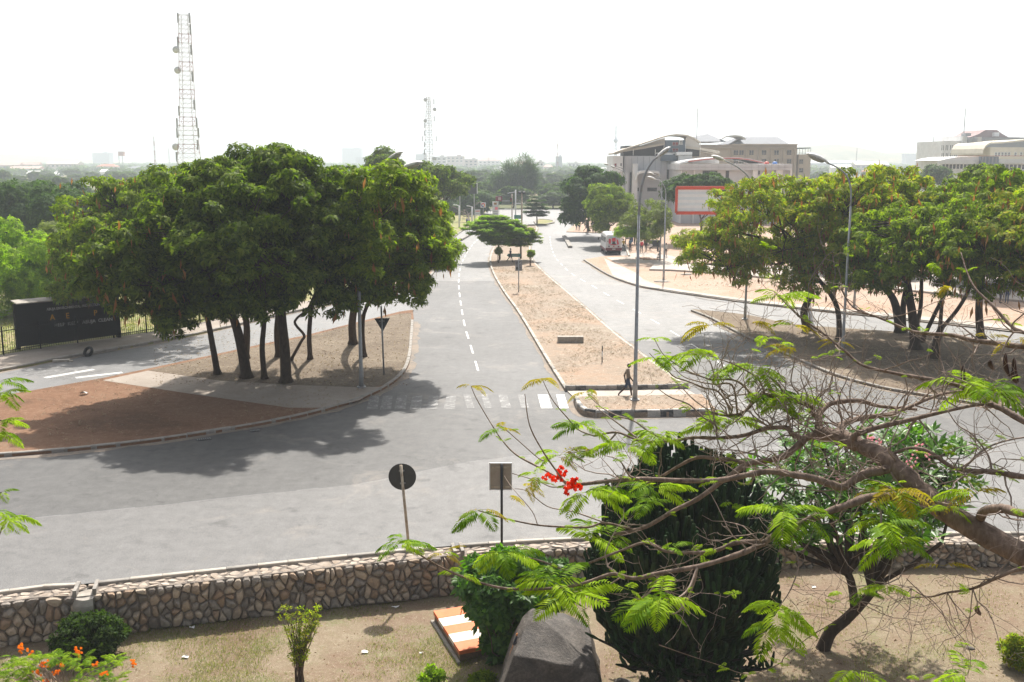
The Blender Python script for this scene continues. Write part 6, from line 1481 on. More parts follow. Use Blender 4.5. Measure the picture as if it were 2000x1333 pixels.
lamp('leaning lamp post standing in the plaza behind the forked trees', (1668,601), [[(.3,0,9.2),(1.0,0,9.8),(1.5,0,10)]], 8.5, .1, head=.8)
for k, (x, yb, yt, d, lab) in enumerate(((897, 445, 402, 0, 'short white post on the far west kerb nearest the grove'), (922, 441, 404, 0, 'short white post on the far west kerb before the fuel station'))):
    b = G(x, yb, .1); t = D(x, yt, b.y); m = MB(); m.sm = True; m.tube([(0,0,0),(0,0,t.z-.1)], [.16,.13], 8); m.tube([(0,0,t.z-.15),(-.5,0,t.z),(-1.0,0,t.z+.05)], .08, 6); o = m.build('white_post', M['metal_white']); o.location = b; tag(o, lab, 'post')

# signs near the viewer
def signpost(name, label, base, r, H, mat, tilt=0.0, cat='road sign'):
    root = thing(name, label, cat, base); root.rotation_euler = (0, tilt, 0); m = MB(); m.sm = True; m.tube([(0,0,-.05),(0,0,H)], r, 8); m.build('pole', M[mat], root); return root
M['sign_back'] = plain('sign_back', (.045, .048, .05), .55, .2, 4); M['sign_beige'] = plain('beige_sign_back', (.33, .28, .23), .7, .15, 3, dirt=(.25, .2, .16)); M['pole_rust'] = plain('rusty_pale_pole', (.42, .36, .28), .7, .3, 7, dirt=(.25, .14, .08)); M['pole_black'] = plain('black_pole', (.02, .02, .022), .5)
b = G(799, 1074, .02); s = signpost('round_sign', 'back of a round road sign on a leaning rusty pole behind the stone wall', b, .045, 2.75, 'pole_rust', -.075)
m = MB(); m.lathe([(.01,-.012),(.425,-.012),(.43,0),(.425,.012),(.01,.012)], 32, Matrix.Translation((0,-.0,2.36)) @ Matrix.Translation((0, .07, 0)) @ Matrix.Rotation(R(90), 4, 'X')); m.build('disc', M['sign_back'], s)
m = MB(); m.box((0,.03,2.56), (.16,.05,.04)); m.box((0,.03,2.16), (.16,.05,.04)); m.build('clamps', M['metal_grey'], s)
b = G(980, 1062, .02); s = signpost('square_sign', 'back of a square beige sign panel on a black pole at the wall', b, .04, 2.62, 'pole_black')
m = MB(); m.box((-.03,.06,2.2), (.72,.02,.84)); m.build('panel', M['sign_beige'], s); m = MB()
for x in (-.375, .315): m.box((x,.055,2.2), (.03,.04,.9))
for z in (1.77, 2.63): m.box((-.03,.055,z), (.66,.04,.03))
m.build('frame', M['metal_white'], s); m = MB()
for z in (1.86, 2.5): m.box((-.03,.035,z), (.6,.02,.05))
m.build('brackets', M['pole_rust'], s)
b = G(750, 732, .12); s = signpost('triangular_sign', 'back of a dark downward pointing triangular sign in the leaf litter', b, .05, 3.9, 'metal_grey', -.02)
m = MB(); m.prism([(-.44,.36),(.44,.36),(0,-.42)], -.012, .012, Matrix.Translation((.02,.07,2.85)) @ Matrix.Rotation(R(90), 4, 'X')); m.build('plate', M['sign_back'], s); m = MB(); m.box((0,.04,3.05), (.3,.04,.05)); m.build('bracket', M['metal_grey'], s)
# median furniture
b = G(1114, 669, .12); m = MB(); m.box((0,0,.2), (1.72,.5,.42)); m.box((-.55,0,.03), (.3,.56,.1)); m.box((.55,0,.03), (.3,.56,.1)); o = m.build('concrete_block', M['concrete']); o.location = b; tag(o, 'long low concrete block lying on the dry median', 'concrete block')
b = G(1176, 708, .12); s = thing('marker_post', 'thin striped marker post stuck in the median soil', 'marker post', b)
for k in range(3): m = MB(); m.sm = True; m.tube([(0,0,-.02 + .34*k),(0,0,.32 + .34*k)], .035, 8); m.build('band', M[('kerb_black', 'metal_white', 'kerb_black')[k]], s)
b = G(1013, 571, .12); s = signpost('poster_sign', 'tall thin pole carrying a grey poster panel on the median', b, .05, 3.1, 'metal_grey'); m = MB(); m.box((0,.08,2.45), (.62,.05,.98)); m.build('panel', M['slab_grey'], s); m = MB(); m.box((0,.045,2.45), (.54,.01,.9)); m.build('poster', plain('poster_print', (.2,.2,.21), .6, .9, 3.2), s)
m = MB(); m.box((.02,.03,2.75), (.2,.01,.3), 0, None, 0, .5); m.box((-.1,.03,2.2), (.3,.01,.22)); m.build('poster_figure', M['sign_back'], s)
b = G(1005, 509, .12); s = thing('direction_sign', 'teal green arrow sign beside the walking figure on the median', 'road sign', b); m = MB()
for x in (-.5, .5): m.bar((x,0,0),(x,0,.9), .06)
m.build('posts', M['metal_grey'], s); m = MB(); m.prism([(-.75,.2),(.75,.2),(.75,-.2),(-.75,-.2),(-.95,0)], -.02, .02, Matrix.Translation((0,-.05,.62)) @ Matrix.Rotation(R(90), 4, 'X')); m.build('plate', plain('teal_sign', (.03,.22,.18), .5), s); m = MB(); m.box((.1,-.075,.66), (.9,.01,.05)); m.box((.05,-.075,.55), (.7,.01,.04)); m.build('lettering', M['metal_white'], s)
# ball bushes and the camera pole of the median
for px, py, rr, lab in ((974, 491, .55, 'round clipped ball bush on a stem at the west edge of the median'), (1037, 496, .52, 'round clipped ball bush on a stem at the east edge of the median')):
    b = G(px-1, 514 if px < 1000 else 519, .12); c = D(px, py, b.y); shrub('ball_bush', lab, b, [((c.x, c.y, c.z), (rr*.62, rr*.62, rr*.6))], 34, 22, .2, 'shrub', 1.3, 'leaf_mid', px, 5, .05)
b = G(1019, 470, .12); s = signpost('camera_pole', 'tall brown pole topped with two surveillance cameras on the median', b, .12, D(1019, 379, b.y).z, 'pole_rust', cat='pole'); H = D(1019, 379, b.y).z; m = MB()
for sx in (-1, 1): m.box((sx*.3,0,H+.1), (.5,.4,.3)); m.tube([(sx*.3,-.2,H+.1),(sx*.3,-.6,H+.02)], .14, 8)
m.box((0,0,H-.1), (.9,.1,.1)); m.build('cameras', M['sign_back'], s)
# signals, signs and billboards of the crossroads
b = G(1007, 434, .1); s = signpost('gantry_pole', 'tall white pole with short arms at the crossroads behind the tiered trees', b, .13, D(1007, 372, b.y).z, 'metal_white', cat='pole')
H = D(1007, 372, b.y).z; m = MB(); m.bar((0,0,H*.42+1),( 1.9,0,H*.42+1), .16); m.bar((0,0,H*.4),( -2.2,0,H*.4), .14); m.bar((0,0,H-.4),(-1.6,0,H-.7), .1); m.build('arms', M['metal_white'], s); m = MB(); m.box((.55,-.15,D(1007, 425, b.y).z), (1.7,.1,.75)); m.build('green_sign', plain('green_sign', (.02,.2,.14), .5), s)
b = G(1000, 433, .1); yy = b.y; s = signpost('traffic_light', 'brown post with cross arm carrying two traffic signals at the crossroads', b, .11, D(1000, 380, yy).z, 'pole_rust', cat='traffic light'); za = D(1000, 394, yy).z; m = MB(); m.bar((0,0,za),(-2.7,0,za), .14); m.build('cross_arm', M['metal_grey'], s)
for x in (-2.3, -.2):
    m = MB(); m.box((x,-.15,za), (.42,.3,1.15)); o = m.build('signal_head', M['black_iron'], s)
    for j, c in enumerate(((.3,.03,.02),(.3,.2,.03),(.03,.2,.08))): m = MB(); m.lathe([(.13,0),(.13,.04),(.02,.05)], 10, Matrix.Translation((x,-.31,za+.36-.36*j)) @ Matrix.Rotation(R(90), 4, 'X')); m.build('signal_lens', plain('signal_lens', c, .3), o)
def panel_sign(name, label, px0, px1, y0, y1, yb, mat, deco=(), cat='sign', legs=2, edge=None, z=.1):
    b = G((px0+px1)/2, yb, z); k = b.y/1970; w, zt, zb = (px1-px0)*k, D(px0, y0, b.y).z - z, D(px0, y1, b.y).z - z; s = thing(name, label, cat, b); m = MB()
    for i in range(legs): x = 0 if legs == 1 else -w*.35 + w*.7*i/(legs-1); m.bar((x,.15,-.05),(x,.15,zb+.1), max(.12, w*.05))
    m.build('posts', M['metal_grey'], s); m = MB(); m.box((0,0,(zt+zb)/2), (w,.18,zt-zb)); m.build('panel', mat, s)
    for u, v, su, sv, c in deco: m = MB(); m.box((u*w,-.11,zb+(zt-zb)*v), (su*w,.05,sv*(zt-zb))); m.build('panel_print', c, s)
    if edge: m = MB(); t = max(.08, w*.03); m.box((0,-.02,zt), (w+t,.24,t)); m.box((w/2,-.02,(zt+zb)/2), (t,.24,zt-zb)); m.build('edge', edge, s)
    return s, w, zt, zb
RED = plain('sign_red', (.6, .05, .04), .5, .05); WHT = M['metal_white']; PNK = plain('sign_pink', (.8, .22, .28), .5, .05); BRN = plain('sign_brown', (.3, .16, .05), .5, .1); MRN = plain('sign_maroon', (.2, .03, .05), .5, .1)
s, w, zt, zb = panel_sign('station_sign', 'square white fuel station sign with round red and blue emblem', 939, 949, 396, 406, 447, WHT, legs=1)
zc = (zt+zb)/2
for j, (a0, a1, c) in enumerate(((20, 170, (.65,.03,.03)), (170, 290, (.05,.12,.4)), (290, 380, (.85,.35,.04)))):
    m = MB(); vs = []; n = 9
    for i in range(n): a = R(a0 + (a1-a0)*i/(n-1)); vs += [(math.cos(a)*w*.22, -.12, zc + math.sin(a)*w*.22), (math.cos(a)*w*.38, -.12, zc + math.sin(a)*w*.38)]
    m.add(vs, [(2*i, 2*i+1, 2*i+3, 2*i+2) for i in range(n-1)]); m.build('emblem', plain('emblem_colour', c, .5, .03), s)
panel_sign('station_totem', 'tall white fuel station totem with brown emblem and pink price panel', 962, 973, 394, 424, 447, WHT, ((0,.86,.5,.14,BRN),(.18,.55,.5,.17,PNK),(0,.7,.9,.02,M['slab_grey']),(0,.35,.8,.03,M['slab_grey']),(0,.2,.8,.03,M['slab_grey'])))
panel_sign('maroon_sign', 'maroon sign panel with pale emblem high beside the traffic signals', 968, 981, 384, 393, 437, MRN, ((.1,.5,.4,.6,M['wall_pink']),), legs=1)
panel_sign('price_sign', 'small white sign with red lines before the fuel station', 928, 938, 410, 421, 447, WHT, ((0,.75,.8,.12,RED),(0,.3,.8,.06,M['slab_grey'])))
panel_sign('dark_billboard', 'dark blank billboard with white edge standing behind the west grove', 893, 932, 359, 379, 432, M['dark_recess'], edge=M['metal_white'])
# red framed billboard
b = G(1402, 508, .1); y = b.y; s = thing('billboard', 'big red framed billboard with pale striped panel on a red pillar behind the east grove', 'billboard', b); k = y/1970
w, zt, zb = 106*k, D(1375, 369, y).z, D(1375, 418, y).z; xo = D(1375, 400, y).x - b.x; m = MB(); h = zt - zb
n = 9; BBW = [plain('billboard_white', (.78, .79, .8), .5, .04, 2), plain('billboard_pale_blue', (.68, .73, .77), .5, .04, 2)]
for i in range(n): mm = MB(); mm.box((xo, 0, zb + h*(i+.5)/n - .1), (w*.965, .16 + .015*(i % 2), h/n*.985)); mm.build('slat', BBW[i % 2], s)
for u, v, su, sv in ((0, h/2, w, .4), (0, -h/2, w, .38), (-w/2, 0, .28, h), (w/2, 0, .28, h)): m.box((xo+u, -.03, (zt+zb)/2+v), (su, .34, sv))
m.build('frame', plain('billboard_red', (.62, .07, .03), .5, .06), s); m = MB(); m.tube([(0,.5,0),(0,.5,zb+.3)], [.22,.42], 12); m.build('pillar', plain('pillar_red', (.6, .09, .05), .5, .1), s)
m = MB(); m.box((xo+w*.29,-.12,zt-.62), (w*.19,.06,.7)); o = m.build('name_plate', M['black_iron'], s); text('Business', .3, M['metal_white'], s, (xo+w*.28,-.16,zt-.62), (R(90),0,0))

# black environmental board behind the railing, and the railing
b0, b1 = G(33, 684, .1), G(236, 659, .1); u = (b1-b0); L = u.length; an = math.atan2(u.y, u.x); H = 2.95
s = thing('notice_board', 'long black notice board with yellow and white lettering behind the iron railing', 'notice board', b0, an); m = MB(); m.box((L/2,0,H/2+.1), (L,.22,H-.2)); m.build('board', M['black_iron'], s); m = MB(); m.box((L/2,.1,H+.1), (L*.98,1.0,.07), 0, None, .12); m.build('cap_sheet', M['concrete'], s)
for x in (.12, L-.12): m = MB(); m.box((x,.05,H/2), (.2,.32,H)); m.build('post', M['black_iron'], s)
DIM = plain('shade_dimmed_letters', (.42, .42, .42), .8, .2, 3)  # white letters, greyed in the colour to stand for the tree shade on the board
YEL = plain('yellow_letters', (.55, .27, .015), .5, .1); fx = lambda px: (px-33)/203*L
text('ABUJA ENVIRONMENTAL PROTECTION BOARD', .24, DIM, s, (fx(155),-.13,2.42), (R(90),0,0), sx=.82)
for c, px in (('A',102), ('E',131), ('P',186), ('B',213)): text(c, .52, YEL, s, (fx(px),-.13,1.86), (R(90),0,0), sx=.9)
text('HELP  KEEP   ABUJA  CLEAN', .31, DIM, s, (fx(162),-.13,1.33), (R(90),0,0), sx=1.02)
FPX = [(-160,720),(0,695),(105,677),(235,659),(350,641),(437,621),(484,612)]; fp = along(gp(FPX, .1), .16); f0 = fp[0]; F_ = thing('iron_railing', 'long black iron railing of thin upright bars along the west pavement', 'fence', f0)
_b = MB(); _b.tube([(0,0,.06),(0,0,1.62)], .014, 4, cap=False); _b.lathe([(.014,1.62),(.024,1.66),(.002,1.76)], 5); BAR = _b.mesh('bar', M['black_iron']); _p = MB(); _p.box((0,0,.9), (.08,.08,1.8)); POST = _p.mesh('post', M['black_iron'])
vis = [p for p in fp if px_of(p)[0] > -30]; nb = 0; mb = MB()
for i, p in enumerate(fp):
    if i % 16 == 0: inst('post', POST, F_, p, world=True)
    elif p in vis and nb < 298: inst('bar', BAR, F_, p, world=True); nb += 1
    else: mb.tube([p + Vector((0,0,.06)), p + Vector((0,0,1.7))], .014, 4, cap=False)
if mb.v: tag(mb.build('far_bars', M['black_iron'], F_, world=True), kind='stuff')
for z in (.22, 1.5):
    m = MB()
    for a, c in zip(fp, fp[1:]): m.bar(a + Vector((0,0,z)), c + Vector((0,0,z)), .035, .05)
    m.build('rail', M['black_iron'], F_, world=True)
# tyre, broken kerb piece, drain grates
p = G(172, 697, 0) + Vector((0,.1,.3)); m = MB(); m.sm = True; vs, fs = [], []; N, K = 28, 10
for i in range(N):
    a = 2*math.pi*i/N
    for j in range(K): t = 2*math.pi*j/K; r = .265 + .085*math.cos(t); vs.append((r*math.cos(a), r*math.sin(a), .1*math.sin(t)*(1.15 if abs(math.sin(t)) > .6 else 1)))
for i in range(N):
    for j in range(K): fs.append((i*K+j, ((i+1) % N)*K+j, ((i+1) % N)*K+(j+1) % K, i*K+(j+1) % K))
m.add(vs, fs); o = m.build('tyre', M['rubber']); o.location = p; o.rotation_euler = (R(58), 0, R(-22)); tag(o, 'old black tyre leaning on the kerb opposite the notice board', 'tyre')
p = G(120, 707, 0); m = MB(); m.box((0,0,.07), (.95,.28,.14), .25, None, .06); m.box((.6,-.05,.05), (.2,.22,.1), .6); o = m.build('kerb_fragment', M['kerb_pale']); o.location = p; tag(o, 'broken pale kerb fragment lying in the gutter of the slip road', 'kerb stone')
for px, py, lab in ((398, 858.5, 'iron drain grate in the gutter of the red island'), (498, 842, 'second iron drain grate further round the island gutter')):
    p = G(px, py, .003); d2 = G(px+20, py-2.2, .003) - p; an = math.atan2(d2.y, d2.x); s = thing('drain_grate', lab, 'drain', p, an); m = MB(); m.box((0,0,.004), (.62,.34,.012)); m.build('pit', M['black_iron'], s)
    for k in range(7): m = MB(); m.box((-.27+.09*k,0,.014), (.035,.32,.016)); m.build('grate_bar', M['metal_grey'], s)
    if px > 450: s.scale = (.7, .7, 1)

# the bus
def bus():
    b = G(1198.5, 498, .0); s = thing('minibus', 'white minibus seen from behind with red advertisement on its rear, parked at the bus stop', 'bus', b, R(1.0)); import bmesh
    W_, H, L = 2.12, 2.72, 6.9; bm = bmesh.new(); prof = []
    secs = [(0, .92, .5, 2.45), (.12, 1.0, .42, 2.62), (.6, 1.0, .4, 2.72), (5.6, 1.0, .4, 2.72), (6.5, .98, .42, 2.55), (6.9, .9, .5, 1.3)]
    def ring(y, ws, z0, z1):
        h = W_/2*ws; pts = [(-h+.06,z0),(h-.06,z0),(h,z0+.1),(h,z0+.9),(h-.03,z1-.75),(h-.12,z1-.16),(h-.34,z1-.02),(-h+.34,z1-.02),(-h+.12,z1-.16),(-h+.03,z1-.75),(-h,z0+.9),(-h,z0+.1)]; return [bm.verts.new((x, y, z)) for x, z in pts]
    rings = [ring(*q) for q in secs]
    for a, c in zip(rings, rings[1:]):
        for k in range(12): bm.faces.new((a[k], a[(k+1) % 12], c[(k+1) % 12], c[k]))
    bm.faces.new(rings[0][::-1]); bm.faces.new(rings[-1]); bmesh.ops.recalc_face_normals(bm, faces=bm.faces[:]); bmesh.ops.bevel(bm, geom=[e for e in bm.edges if e.calc_face_angle(0) > .6], offset=.05, segments=2, affect='EDGES')
    me = bpy.data.meshes.new('body'); bm.to_mesh(me); bm.free(); me.materials.append(plain('bus_white_paint', (.68, .66, .66), .35, .06, 2, dirt=(.6, .55, .52))); o = bpy.data.objects.new('body', me); COL.objects.link(o); o.parent = s
    mar = plain('bus_maroon', (.16, .02, .03), .45, .1); m = MB(); m.box((0,-.03,.72), (2.1,.16,.34)); m.build('bumper', mar, s); m = MB(); m.box((0,.2,.42), (1.75,.5,.28)); m.build('underbody', M['black_iron'], s); m = MB(); m.box((0,-.125,.74), (.42,.02,.13)); m.build('number_plate', M['metal_white'], s)
    m = MB(); m.box((-W_/2-.005,3.3,.62), (.03,6.2,.3)); m.build('side_skirt', mar, s)
    ad = plain('advert_ground', (.5, .52, .56), .4, .1, 2); m = MB(); m.box((0,-.03,1.72), (1.5,.06,1.1)); o = m.build('rear_window', ad, s)
    for vs in ([(-.68,2.05),(-.5,2.12),(-.36,1.92),(-.4,1.45),(-.62,1.4),(-.7,1.7)], [(-.3,2.15),(.22,2.2),(.24,1.78),(.1,1.62),(-.22,1.66)], [(.34,2.0),(.5,1.98),(.66,1.45),(.6,1.3),(.42,1.36)], [(-.55,1.36),(.5,1.34),(.3,1.24),(-.4,1.26)]):
        m = MB(); m.prism(vs, 0, .012, Matrix.Translation((0,-.06,0)) @ Matrix.Rotation(R(90), 4, 'X')); m.build('advert_shape', plain('advert_red', (.55, .035, .06), .4, .15, 3), o)
    m = MB(); m.box((-.02,-.066,1.55), (.36,.02,.4)); m.box((0,-.066,1.42), (.5,.016,.14)); m.build('advert_shape', M['window_glass'], o); m = MB(); m.box((-.15,-.05,2.3), (.9,.05,.14)); m.build('route_panel', plain('pale_blue_panel', (.35, .5, .56), .4, .1), s)
    for x, z, c, r in ((-.62,1.08,(.12,.12,.15),.11),(0,1.1,(.5,.04,.05),.09),(.62,1.08,(.3,.05,.08),.11),(-.8,1.75,(.14,.12,.12),.07)): m = MB(); m.sm = True; m.lathe([(r,0),(r*.9,.03),(.01,.05)], 14, Matrix.Translation((x,.0 if r < .1 else .0,z)) @ Matrix.Translation((0,-.02,0)) @ Matrix.Rotation(R(90), 4, 'X')); m.build('tail_light', plain('tail_lens', c, .3), s)
    for k in range(5):
        for sx in (-1, 1): m = MB(); m.box((sx*(W_/2-.025),.95+1.05*k,1.88), (.06,.9,.66)); m.build('side_window', M['window_glass'], s)
    m = MB(); m.box((0,6.62,1.75), (1.8,.06,.9), 0, None, -.28); m.build('windscreen', M['window_glass'], s); m = MB(); m.bar((-W_/2,6.5,1.7),(-W_/2-.28,6.6,1.75), .04); m.box((-W_/2-.3,6.6,1.6), (.1,.14,.34)); m.build('mirror', M['black_iron'], s)
    m = MB(); m.box((W_/2+.0,5.95,1.35), (.04,.8,1.75)); m.build('door', M['window_glass'], s)
    for x in (-.9, .9):
        for y in (1.1, 5.6): m = MB(); m.sm = True; T = Matrix.Translation((x,y,.42)) @ Matrix.Rotation(R(90), 4, 'Y'); m.lathe([(.24,-.12),(.4,-.13),(.43,-.08),(.43,.08),(.4,.13),(.24,.12)], 18, T); o = m.build('wheel', M['rubber'], s); m = MB(); m.lathe([(.04,-.14),(.23,-.125),(.23,.125),(.04,.14)], 14, T); m.build('rim', M['metal_grey'], o)
bus()
# bus stop: a shelter with panels, a bench, a vendor's stand, heaps of earth
b = G(1240, 478, .1); y = b.y; s = thing('bus_shelter', 'open bus shelter with blue and orange panels under the low lime tree', 'bus shelter', b); k = y/1970; m = MB()
for px in (1222, 1230, 1239, 1258, 1268): m.bar(((px-1240)*k,0,0), ((px-1240)*k,0,2.4), .12)
m.build('posts', M['sign_back'], s); m = MB(); m.box((.4,.8,2.5), (3.6,2.2,.14)); m.build('roof', M['slab_grey'], s)
for x0, x1, z0, z1, c, nm in ((1231.5,1237,.35,2.3,(.16,.2,.42),'blue_panel'),(1238,1240.5,.2,2.3,(.6,.3,.06),'orange_panel'),(1223,1229,.75,1.8,(.5,.49,.47),'white_panel')): m = MB(); m.box((((x0+x1)/2-1240)*k,.3,(z0+z1)/2), ((x1-x0)*k,.08,z1-z0)); m.build(nm, plain(nm, c, .6), s)
m = MB(); m.box((1.0,.4,.48), (2.0,.4,.07)); m.box((.2,.4,.24), (.08,.36,.45)); m.box((1.8,.4,.24), (.08,.36,.45)); m.build('bench', M['concrete'], s)
b = G(1280, 484, .1); s = thing('vendor_stand', 'dark covered vendor stand beneath the brownish tree', 'stall', b); m = MB(); m.box((0,.3,.55), (1.3,.9,.9)); m.build('counter', M['dark_recess'], s); m = MB(); m.box((0,.3,2.0), (1.7,1.4,.06), 0, None, .1); m.build('cover', M['sign_back'], s); m = MB()
for x in (-.75, .75):
    for yy in (-.25, .85): m.bar((x,yy,0),(x,yy,2.0), .05)
m.build('poles', M['pole_rust'], s)
for px, py, rx, rz, lab in ((1257, 506, 1.1, .22, 'low brown heap of earth between the lamp posts and the bus stop'), (1276, 508, 1.3, .18, 'longer heap of earth close to the two lamp posts'), (1293, 551, .7, .18, 'clump of broken concrete round the foot of the lamp post on orange soil'), (1340, 537, .6, .2, 'pale stone slab lying beside the plaza path edge')):
    m = MB(); m.sm = True; m.ball((0,0,0), (rx,.5,rz), 14, 8); me = m.mesh('earth_heap', M['soil_plaza'] if 'earth' in lab else M['concrete'])
    for v in me.vertices: v.co *= 1 + .4*mnoise.noise(Vector(v.co)*2.2 + Vector((px,0,0)))
    o = bpy.data.objects.new('earth_heap' if 'earth' in lab else 'rubble_piece', me); COL.objects.link(o); o.location = G(px, py, .1); tag(o, lab, 'heap' if 'earth' in lab else 'rubble')

# --- people: one skin grown over a posed skeleton
SKIN = plain('dark_skin', (.045, .024, .016), .55, .15, 6); SHOE = plain('dark_shoe', (.03, .028, .027), .6)
CL = {}
def cloth(c):
    if c not in CL: CL[c] = plain('cloth', c, .85, .12, 9)
    return CL[c]
def person(label, foot_p, h, shirt, trousers, pose='stand', rz=0.0, short=False, sub=1, seat=.45, bald=False, barefoot=False):
    """pose: stand, walk, sit, squat; faces -y before the turn rz"""
    s = h/1.75; J = {'pelvis': (0,0,.95), 'waist': (0,0,1.1), 'chest': (0,.01,1.32), 'neck': (0,0,1.48), 'head': (0,-.02,1.58)}
    if pose == 'walk': L = {'kl': (.09,-.14,.53), 'al': (.09,-.2,.09), 'tl': (.09,-.36,.04), 'kr': (-.09,.14,.56), 'ar': (-.09,.47,.22), 'tr': (-.09,.42,.04)}; A = {'el': (.23,.16,1.12), 'hl': (.21,.12,.87), 'er': (-.23,-.06,1.1), 'hr': (-.2,-.22,.9)}
    elif pose == 'sit': dz = seat - .85; J = {k: (x, y, z + dz) for k, (x, y, z) in J.items()}; L = {'kl': (.1,-.42,seat+.06), 'al': (.1,-.4,.09), 'tl': (.1,-.56,.04), 'kr': (-.1,-.42,seat+.06), 'ar': (-.1,-.36,.09), 'tr': (-.1,-.52,.04)}; A = {'el': (.24,-.06,1.1+dz), 'hl': (.14,-.34,1.02+dz), 'er': (-.24,-.06,1.1+dz), 'hr': (-.14,-.34,1.02+dz)}
    else: L = {'kl': (.09,-.02,.52), 'al': (.1,0,.09), 'tl': (.11,-.16,.04), 'kr': (-.09,-.02,.52), 'ar': (-.11,.02,.09), 'tr': (-.13,-.14,.04)}; A = {'el': (.25,.03,1.12), 'hl': (.24,-.05,.88), 'er': (-.25,.03,1.12), 'hr': (-.23,-.06,.88)}
    p, c = J['pelvis'], J['chest']; sh = c[2] + .09
    V = [('pelvis',p,.135),('waist',J['waist'],.115),('chest',c,.145),('neck',J['neck'],.055),('sl',(.17,c[1],sh),.068),('el',A['el'],.045),('hl',A['hl'],.032),('sr',(-.17,c[1],sh),.068),('er',A['er'],.045),('hr',A['hr'],.032),('tl0',(.09,p[1],p[2]-.08),.1),('kl',L['kl'],.062),('al',L['al'],.042),('tl',L['tl'],.036),('tr0',(-.09,p[1],p[2]-.08),.1),('kr',L['kr'],.062),('ar',L['ar'],.042),('tr',L['tr'],.036)]
    E = [('pelvis','waist'),('waist','chest'),('chest','neck'),('chest','sl'),('sl','el'),('el','hl'),('chest','sr'),('sr','er'),('er','hr'),('pelvis','tl0'),('tl0','kl'),('kl','al'),('al','tl'),('pelvis','tr0'),('tr0','kr'),('kr','ar'),('ar','tr')]
    ix = {n: i for i, (n, _, _) in enumerate(V)}
    verts = [q for _, q, _ in V]; rad = [r for _, _, r in V]; edges = [(ix[a], ix[b2]) for a, b2 in E]
    for sd, hn in ((1, 'hl'), (-1, 'hr')):           # palm, thumb and fingers
        hx, hy, hz = V[ix[hn]][1]; e = Vector(V[ix[hn]][1]) - Vector(V[ix['e' + hn[1]]][1]); e.normalize(); k = len(verts); verts.append(tuple(Vector((hx,hy,hz)) + e*.07)); rad.append(.034); edges.append((ix[hn], k))
        for j, (oy, ln) in enumerate(((-.03,.075),(-.01,.09),(.012,.085),(.032,.065))):
            q = len(verts); r0 = Vector(verts[k]) + Vector((0, oy, 0)) + e*.02; verts += [tuple(r0 + e*ln*.5), tuple(r0 + e*ln + Vector((-sd*.02,0,0)))]; rad += [.0095, .008]; edges += [(k, q), (q, q+1)]
        q = len(verts); r0 = Vector((hx,hy,hz)) + e*.03; verts.append(tuple(r0 + Vector((0,-.05,0)) + e*.05)); rad.append(.011); edges.append((ix[hn], q))
    me = bpy.data.meshes.new('skeleton'); me.from_pydata(verts, edges, []); o = bpy.data.objects.new('skeleton', me); COL.objects.link(o); md = o.modifiers.new('skin', 'SKIN'); md.use_smooth_shade = True
    for i, sv in enumerate(me.skin_vertices[0].data): sv.radius = (rad[i], rad[i]*(.8 if i in (0, 1, 2) else 1)); sv.use_root = (i == 0)
    sb = o.modifiers.new('sub', 'SUBSURF'); sb.levels = sub; sb.render_levels = sub; bpy.context.view_layer.update(); dg = bpy.context.evaluated_depsgraph_get(); body = bpy.data.meshes.new_from_object(o.evaluated_get(dg)); bpy.data.objects.remove(o)
    body.name = 'person'; body.materials.clear()
    for m_ in (SKIN, cloth(shirt), cloth(trousers), SKIN if barefoot else SHOE): body.materials.append(m_)
    seg = [('pelvis','waist',1),('waist','chest',1),('chest','neck',1),('chest','sl',1),('sl','el',1),('el','hl',0),('chest','sr',1),('sr','er',1),('er','hr',0),('pelvis','tl0',2),('tl0','kl',2),('kl','al',0 if short else 2),('al','tl',3),('pelvis','tr0',2),('tr0','kr',2),('kr','ar',0 if short else 2),('ar','tr',3)]
    SV = [(Vector(V[ix[a]][1]), Vector(V[ix[b2]][1]), m_) for a, b2, m_ in seg]
    for f in body.polygons:
        q = f.center; best = 9; mi = 0
        for a, b2, m_ in SV:
            ab = b2 - a; t = max(0, min(1, (q-a).dot(ab)/ab.length_squared)); dd = (q - a - ab*t).length
            if dd < best: best, mi, tt = dd, m_, t
        if q.z > J['neck'][2] + .005: mi = 0
        if mi == 0 and short and False: mi = 2
        f.material_index = mi
    import bmesh
    bm = bmesh.new(); bm.from_mesh(body); hd = bmesh.ops.create_uvsphere(bm, u_segments=16, v_segments=12, radius=1)['verts']; hc = Vector(J['head']) + Vector((0,-.012,.045))
    for v in hd:
        x, y, z = v.co; x *= .076*(1 - .2*max(0, -z)); yy = y*.096; zz = z*.118
        if y < -.75 and abs(x) < .02: yy -= .02*math.exp(-((z+.05)/.18)**2) + .006*math.exp(-((z+.42)/.1)**2)     # nose, lips
        if y < -.7 and .02 < abs(x) < .05: yy += .01*math.exp(-((z-.12)/.14)**2)                                    # eye hollows
        if abs(x) > .07 and abs(y) < .35: x *= 1 + .16*math.exp(-((z+.02)/.22)**2)                                   # ears
        v.co = Vector((x, yy, zz)) + hc
    fs = {f for v in hd for f in v.link_faces}
    for f in fs: f.material_index = 0; f.smooth = True
    bm.to_mesh(body); bm.free(); ob = bpy.data.objects.new('person', body); COL.objects.link(ob); ob.location = foot_p; ob.scale = (s, s, s); ob.rotation_euler = (0, 0, rz)
    tag(ob, label, 'person'); hm_ = MB(); hm_.sm = True
    if not bald: hm_.ball((hc.x, hc.y + .014, hc.z + .026), (.083, .096, .106), 12, 8); hm_.build('hair', plain('black_hair', (.012, .01, .009), .9), ob)
    return ob
person('man in brown shirt and dark knee length shorts striding past the median lamp post', G(1226, 778, .065), 1.82, (.23,.175,.13), (.045,.06,.1), 'walk', R(90), True, 2, bald=True, barefoot=True)
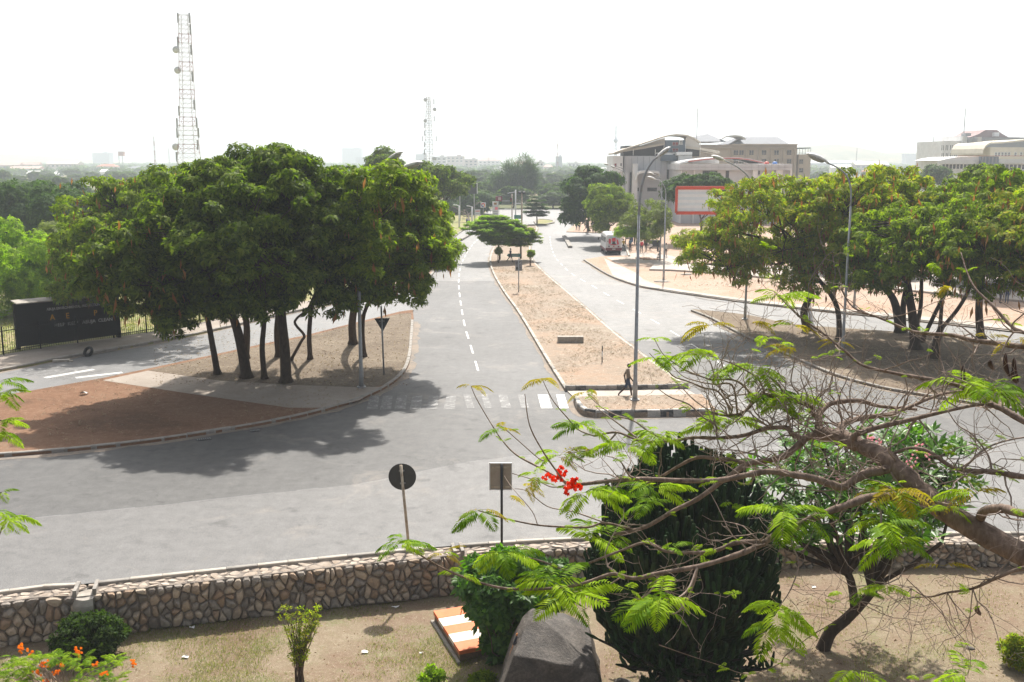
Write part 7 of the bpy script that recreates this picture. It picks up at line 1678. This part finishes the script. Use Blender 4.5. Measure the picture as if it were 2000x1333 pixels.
person('dark clothed person walking beside the teal arrow sign on the median', G(997, 513, .12), 1.7, (.03,.035,.06), (.015,.015,.02), 'walk', R(60))
PP = [('person in mustard shirt standing at the rear corner of the minibus', 1217.5, 492, 1.72, (.4,.26,.04), (.03,.03,.035), 'stand', 2.8), ('person in blue shirt and dark trousers standing on the bus stop paving', 1231, 491, 1.72, (.06,.14,.22), (.05,.02,.03), 'stand', .4),
      ('person in black with a white bag half hidden by the median lamp post', 1243, 489, 1.6, (.03,.03,.035), (.02,.02,.02), 'stand', 1.2), ('person in red shirt and grey trousers walking away at the bus stop', 1253, 495, 1.75, (.5,.03,.05), (.1,.11,.12), 'walk', 3.1),
      ('person in red top standing under the lime tree behind the bus stop', 1260, 484, 1.6, (.5,.05,.07), (.06,.05,.05), 'stand', 1.0), ('person in white shirt standing tallest under the lime tree', 1266, 482, 1.8, (.7,.7,.68), (.2,.24,.3), 'stand', -.6),
      ('person in white sitting low on the bus stop paving', 1271, 489, 1.6, (.68,.66,.64), (.06,.06,.06), 'sit', -.4), ('person in dark clothes sitting at the edge of the paving by the lamp posts', 1284, 497, 1.65, (.04,.035,.035), (.03,.03,.035), 'sit', 1.2),
      ('person in grey sitting low against the foot of the lamp posts', 1288, 508, 1.6, (.4,.36,.36), (.35,.3,.3), 'sit', -.9), ('person in loose pale grey top standing right of the lamp posts', 1300.5, 502, 1.75, (.5,.5,.47), (.05,.03,.03), 'stand', .2),
      ('person in dark clothes standing at the far street corner under the big tree', 1126, 450, 1.7, (.04,.05,.07), (.03,.03,.04), 'stand', .5), ('person in yellow green vest at the far street corner', 1131.5, 451, 1.7, (.45,.5,.1), (.1,.1,.12), 'stand', -.5),
      ('person in navy clothes walking at the far street corner', 1145, 453, 1.75, (.04,.06,.13), (.03,.04,.08), 'walk', 1.6), ('person in black and white standing by the far corner railing', 1158, 454, 1.75, (.45,.44,.43), (.03,.03,.035), 'stand', 2.2), ('person in grey at the rightmost of the far corner group', 1163, 455, 1.7, (.14,.14,.16), (.05,.05,.06), 'stand', 1.0),
      ('person in blue by the white posts on the far west kerb', 912, 443, 1.7, (.08,.1,.25), (.05,.05,.08), 'stand', 1.0), ('person in red top under the trees at the far end of the plaza', 1953, 593, 1.7, (.5,.05,.05), (.04,.04,.06), 'stand', .8), ('person in dark jeans under the trees at the far end of the plaza', 1966, 593, 1.72, (.04,.04,.045), (.05,.07,.14), 'stand', -.8)]
for lab, px, py, h, c1, c2, pose, rz in PP: person(lab, G(px, py, .112), h, c1, c2, pose, rz, seat=.28 if 'low' in lab else .4)
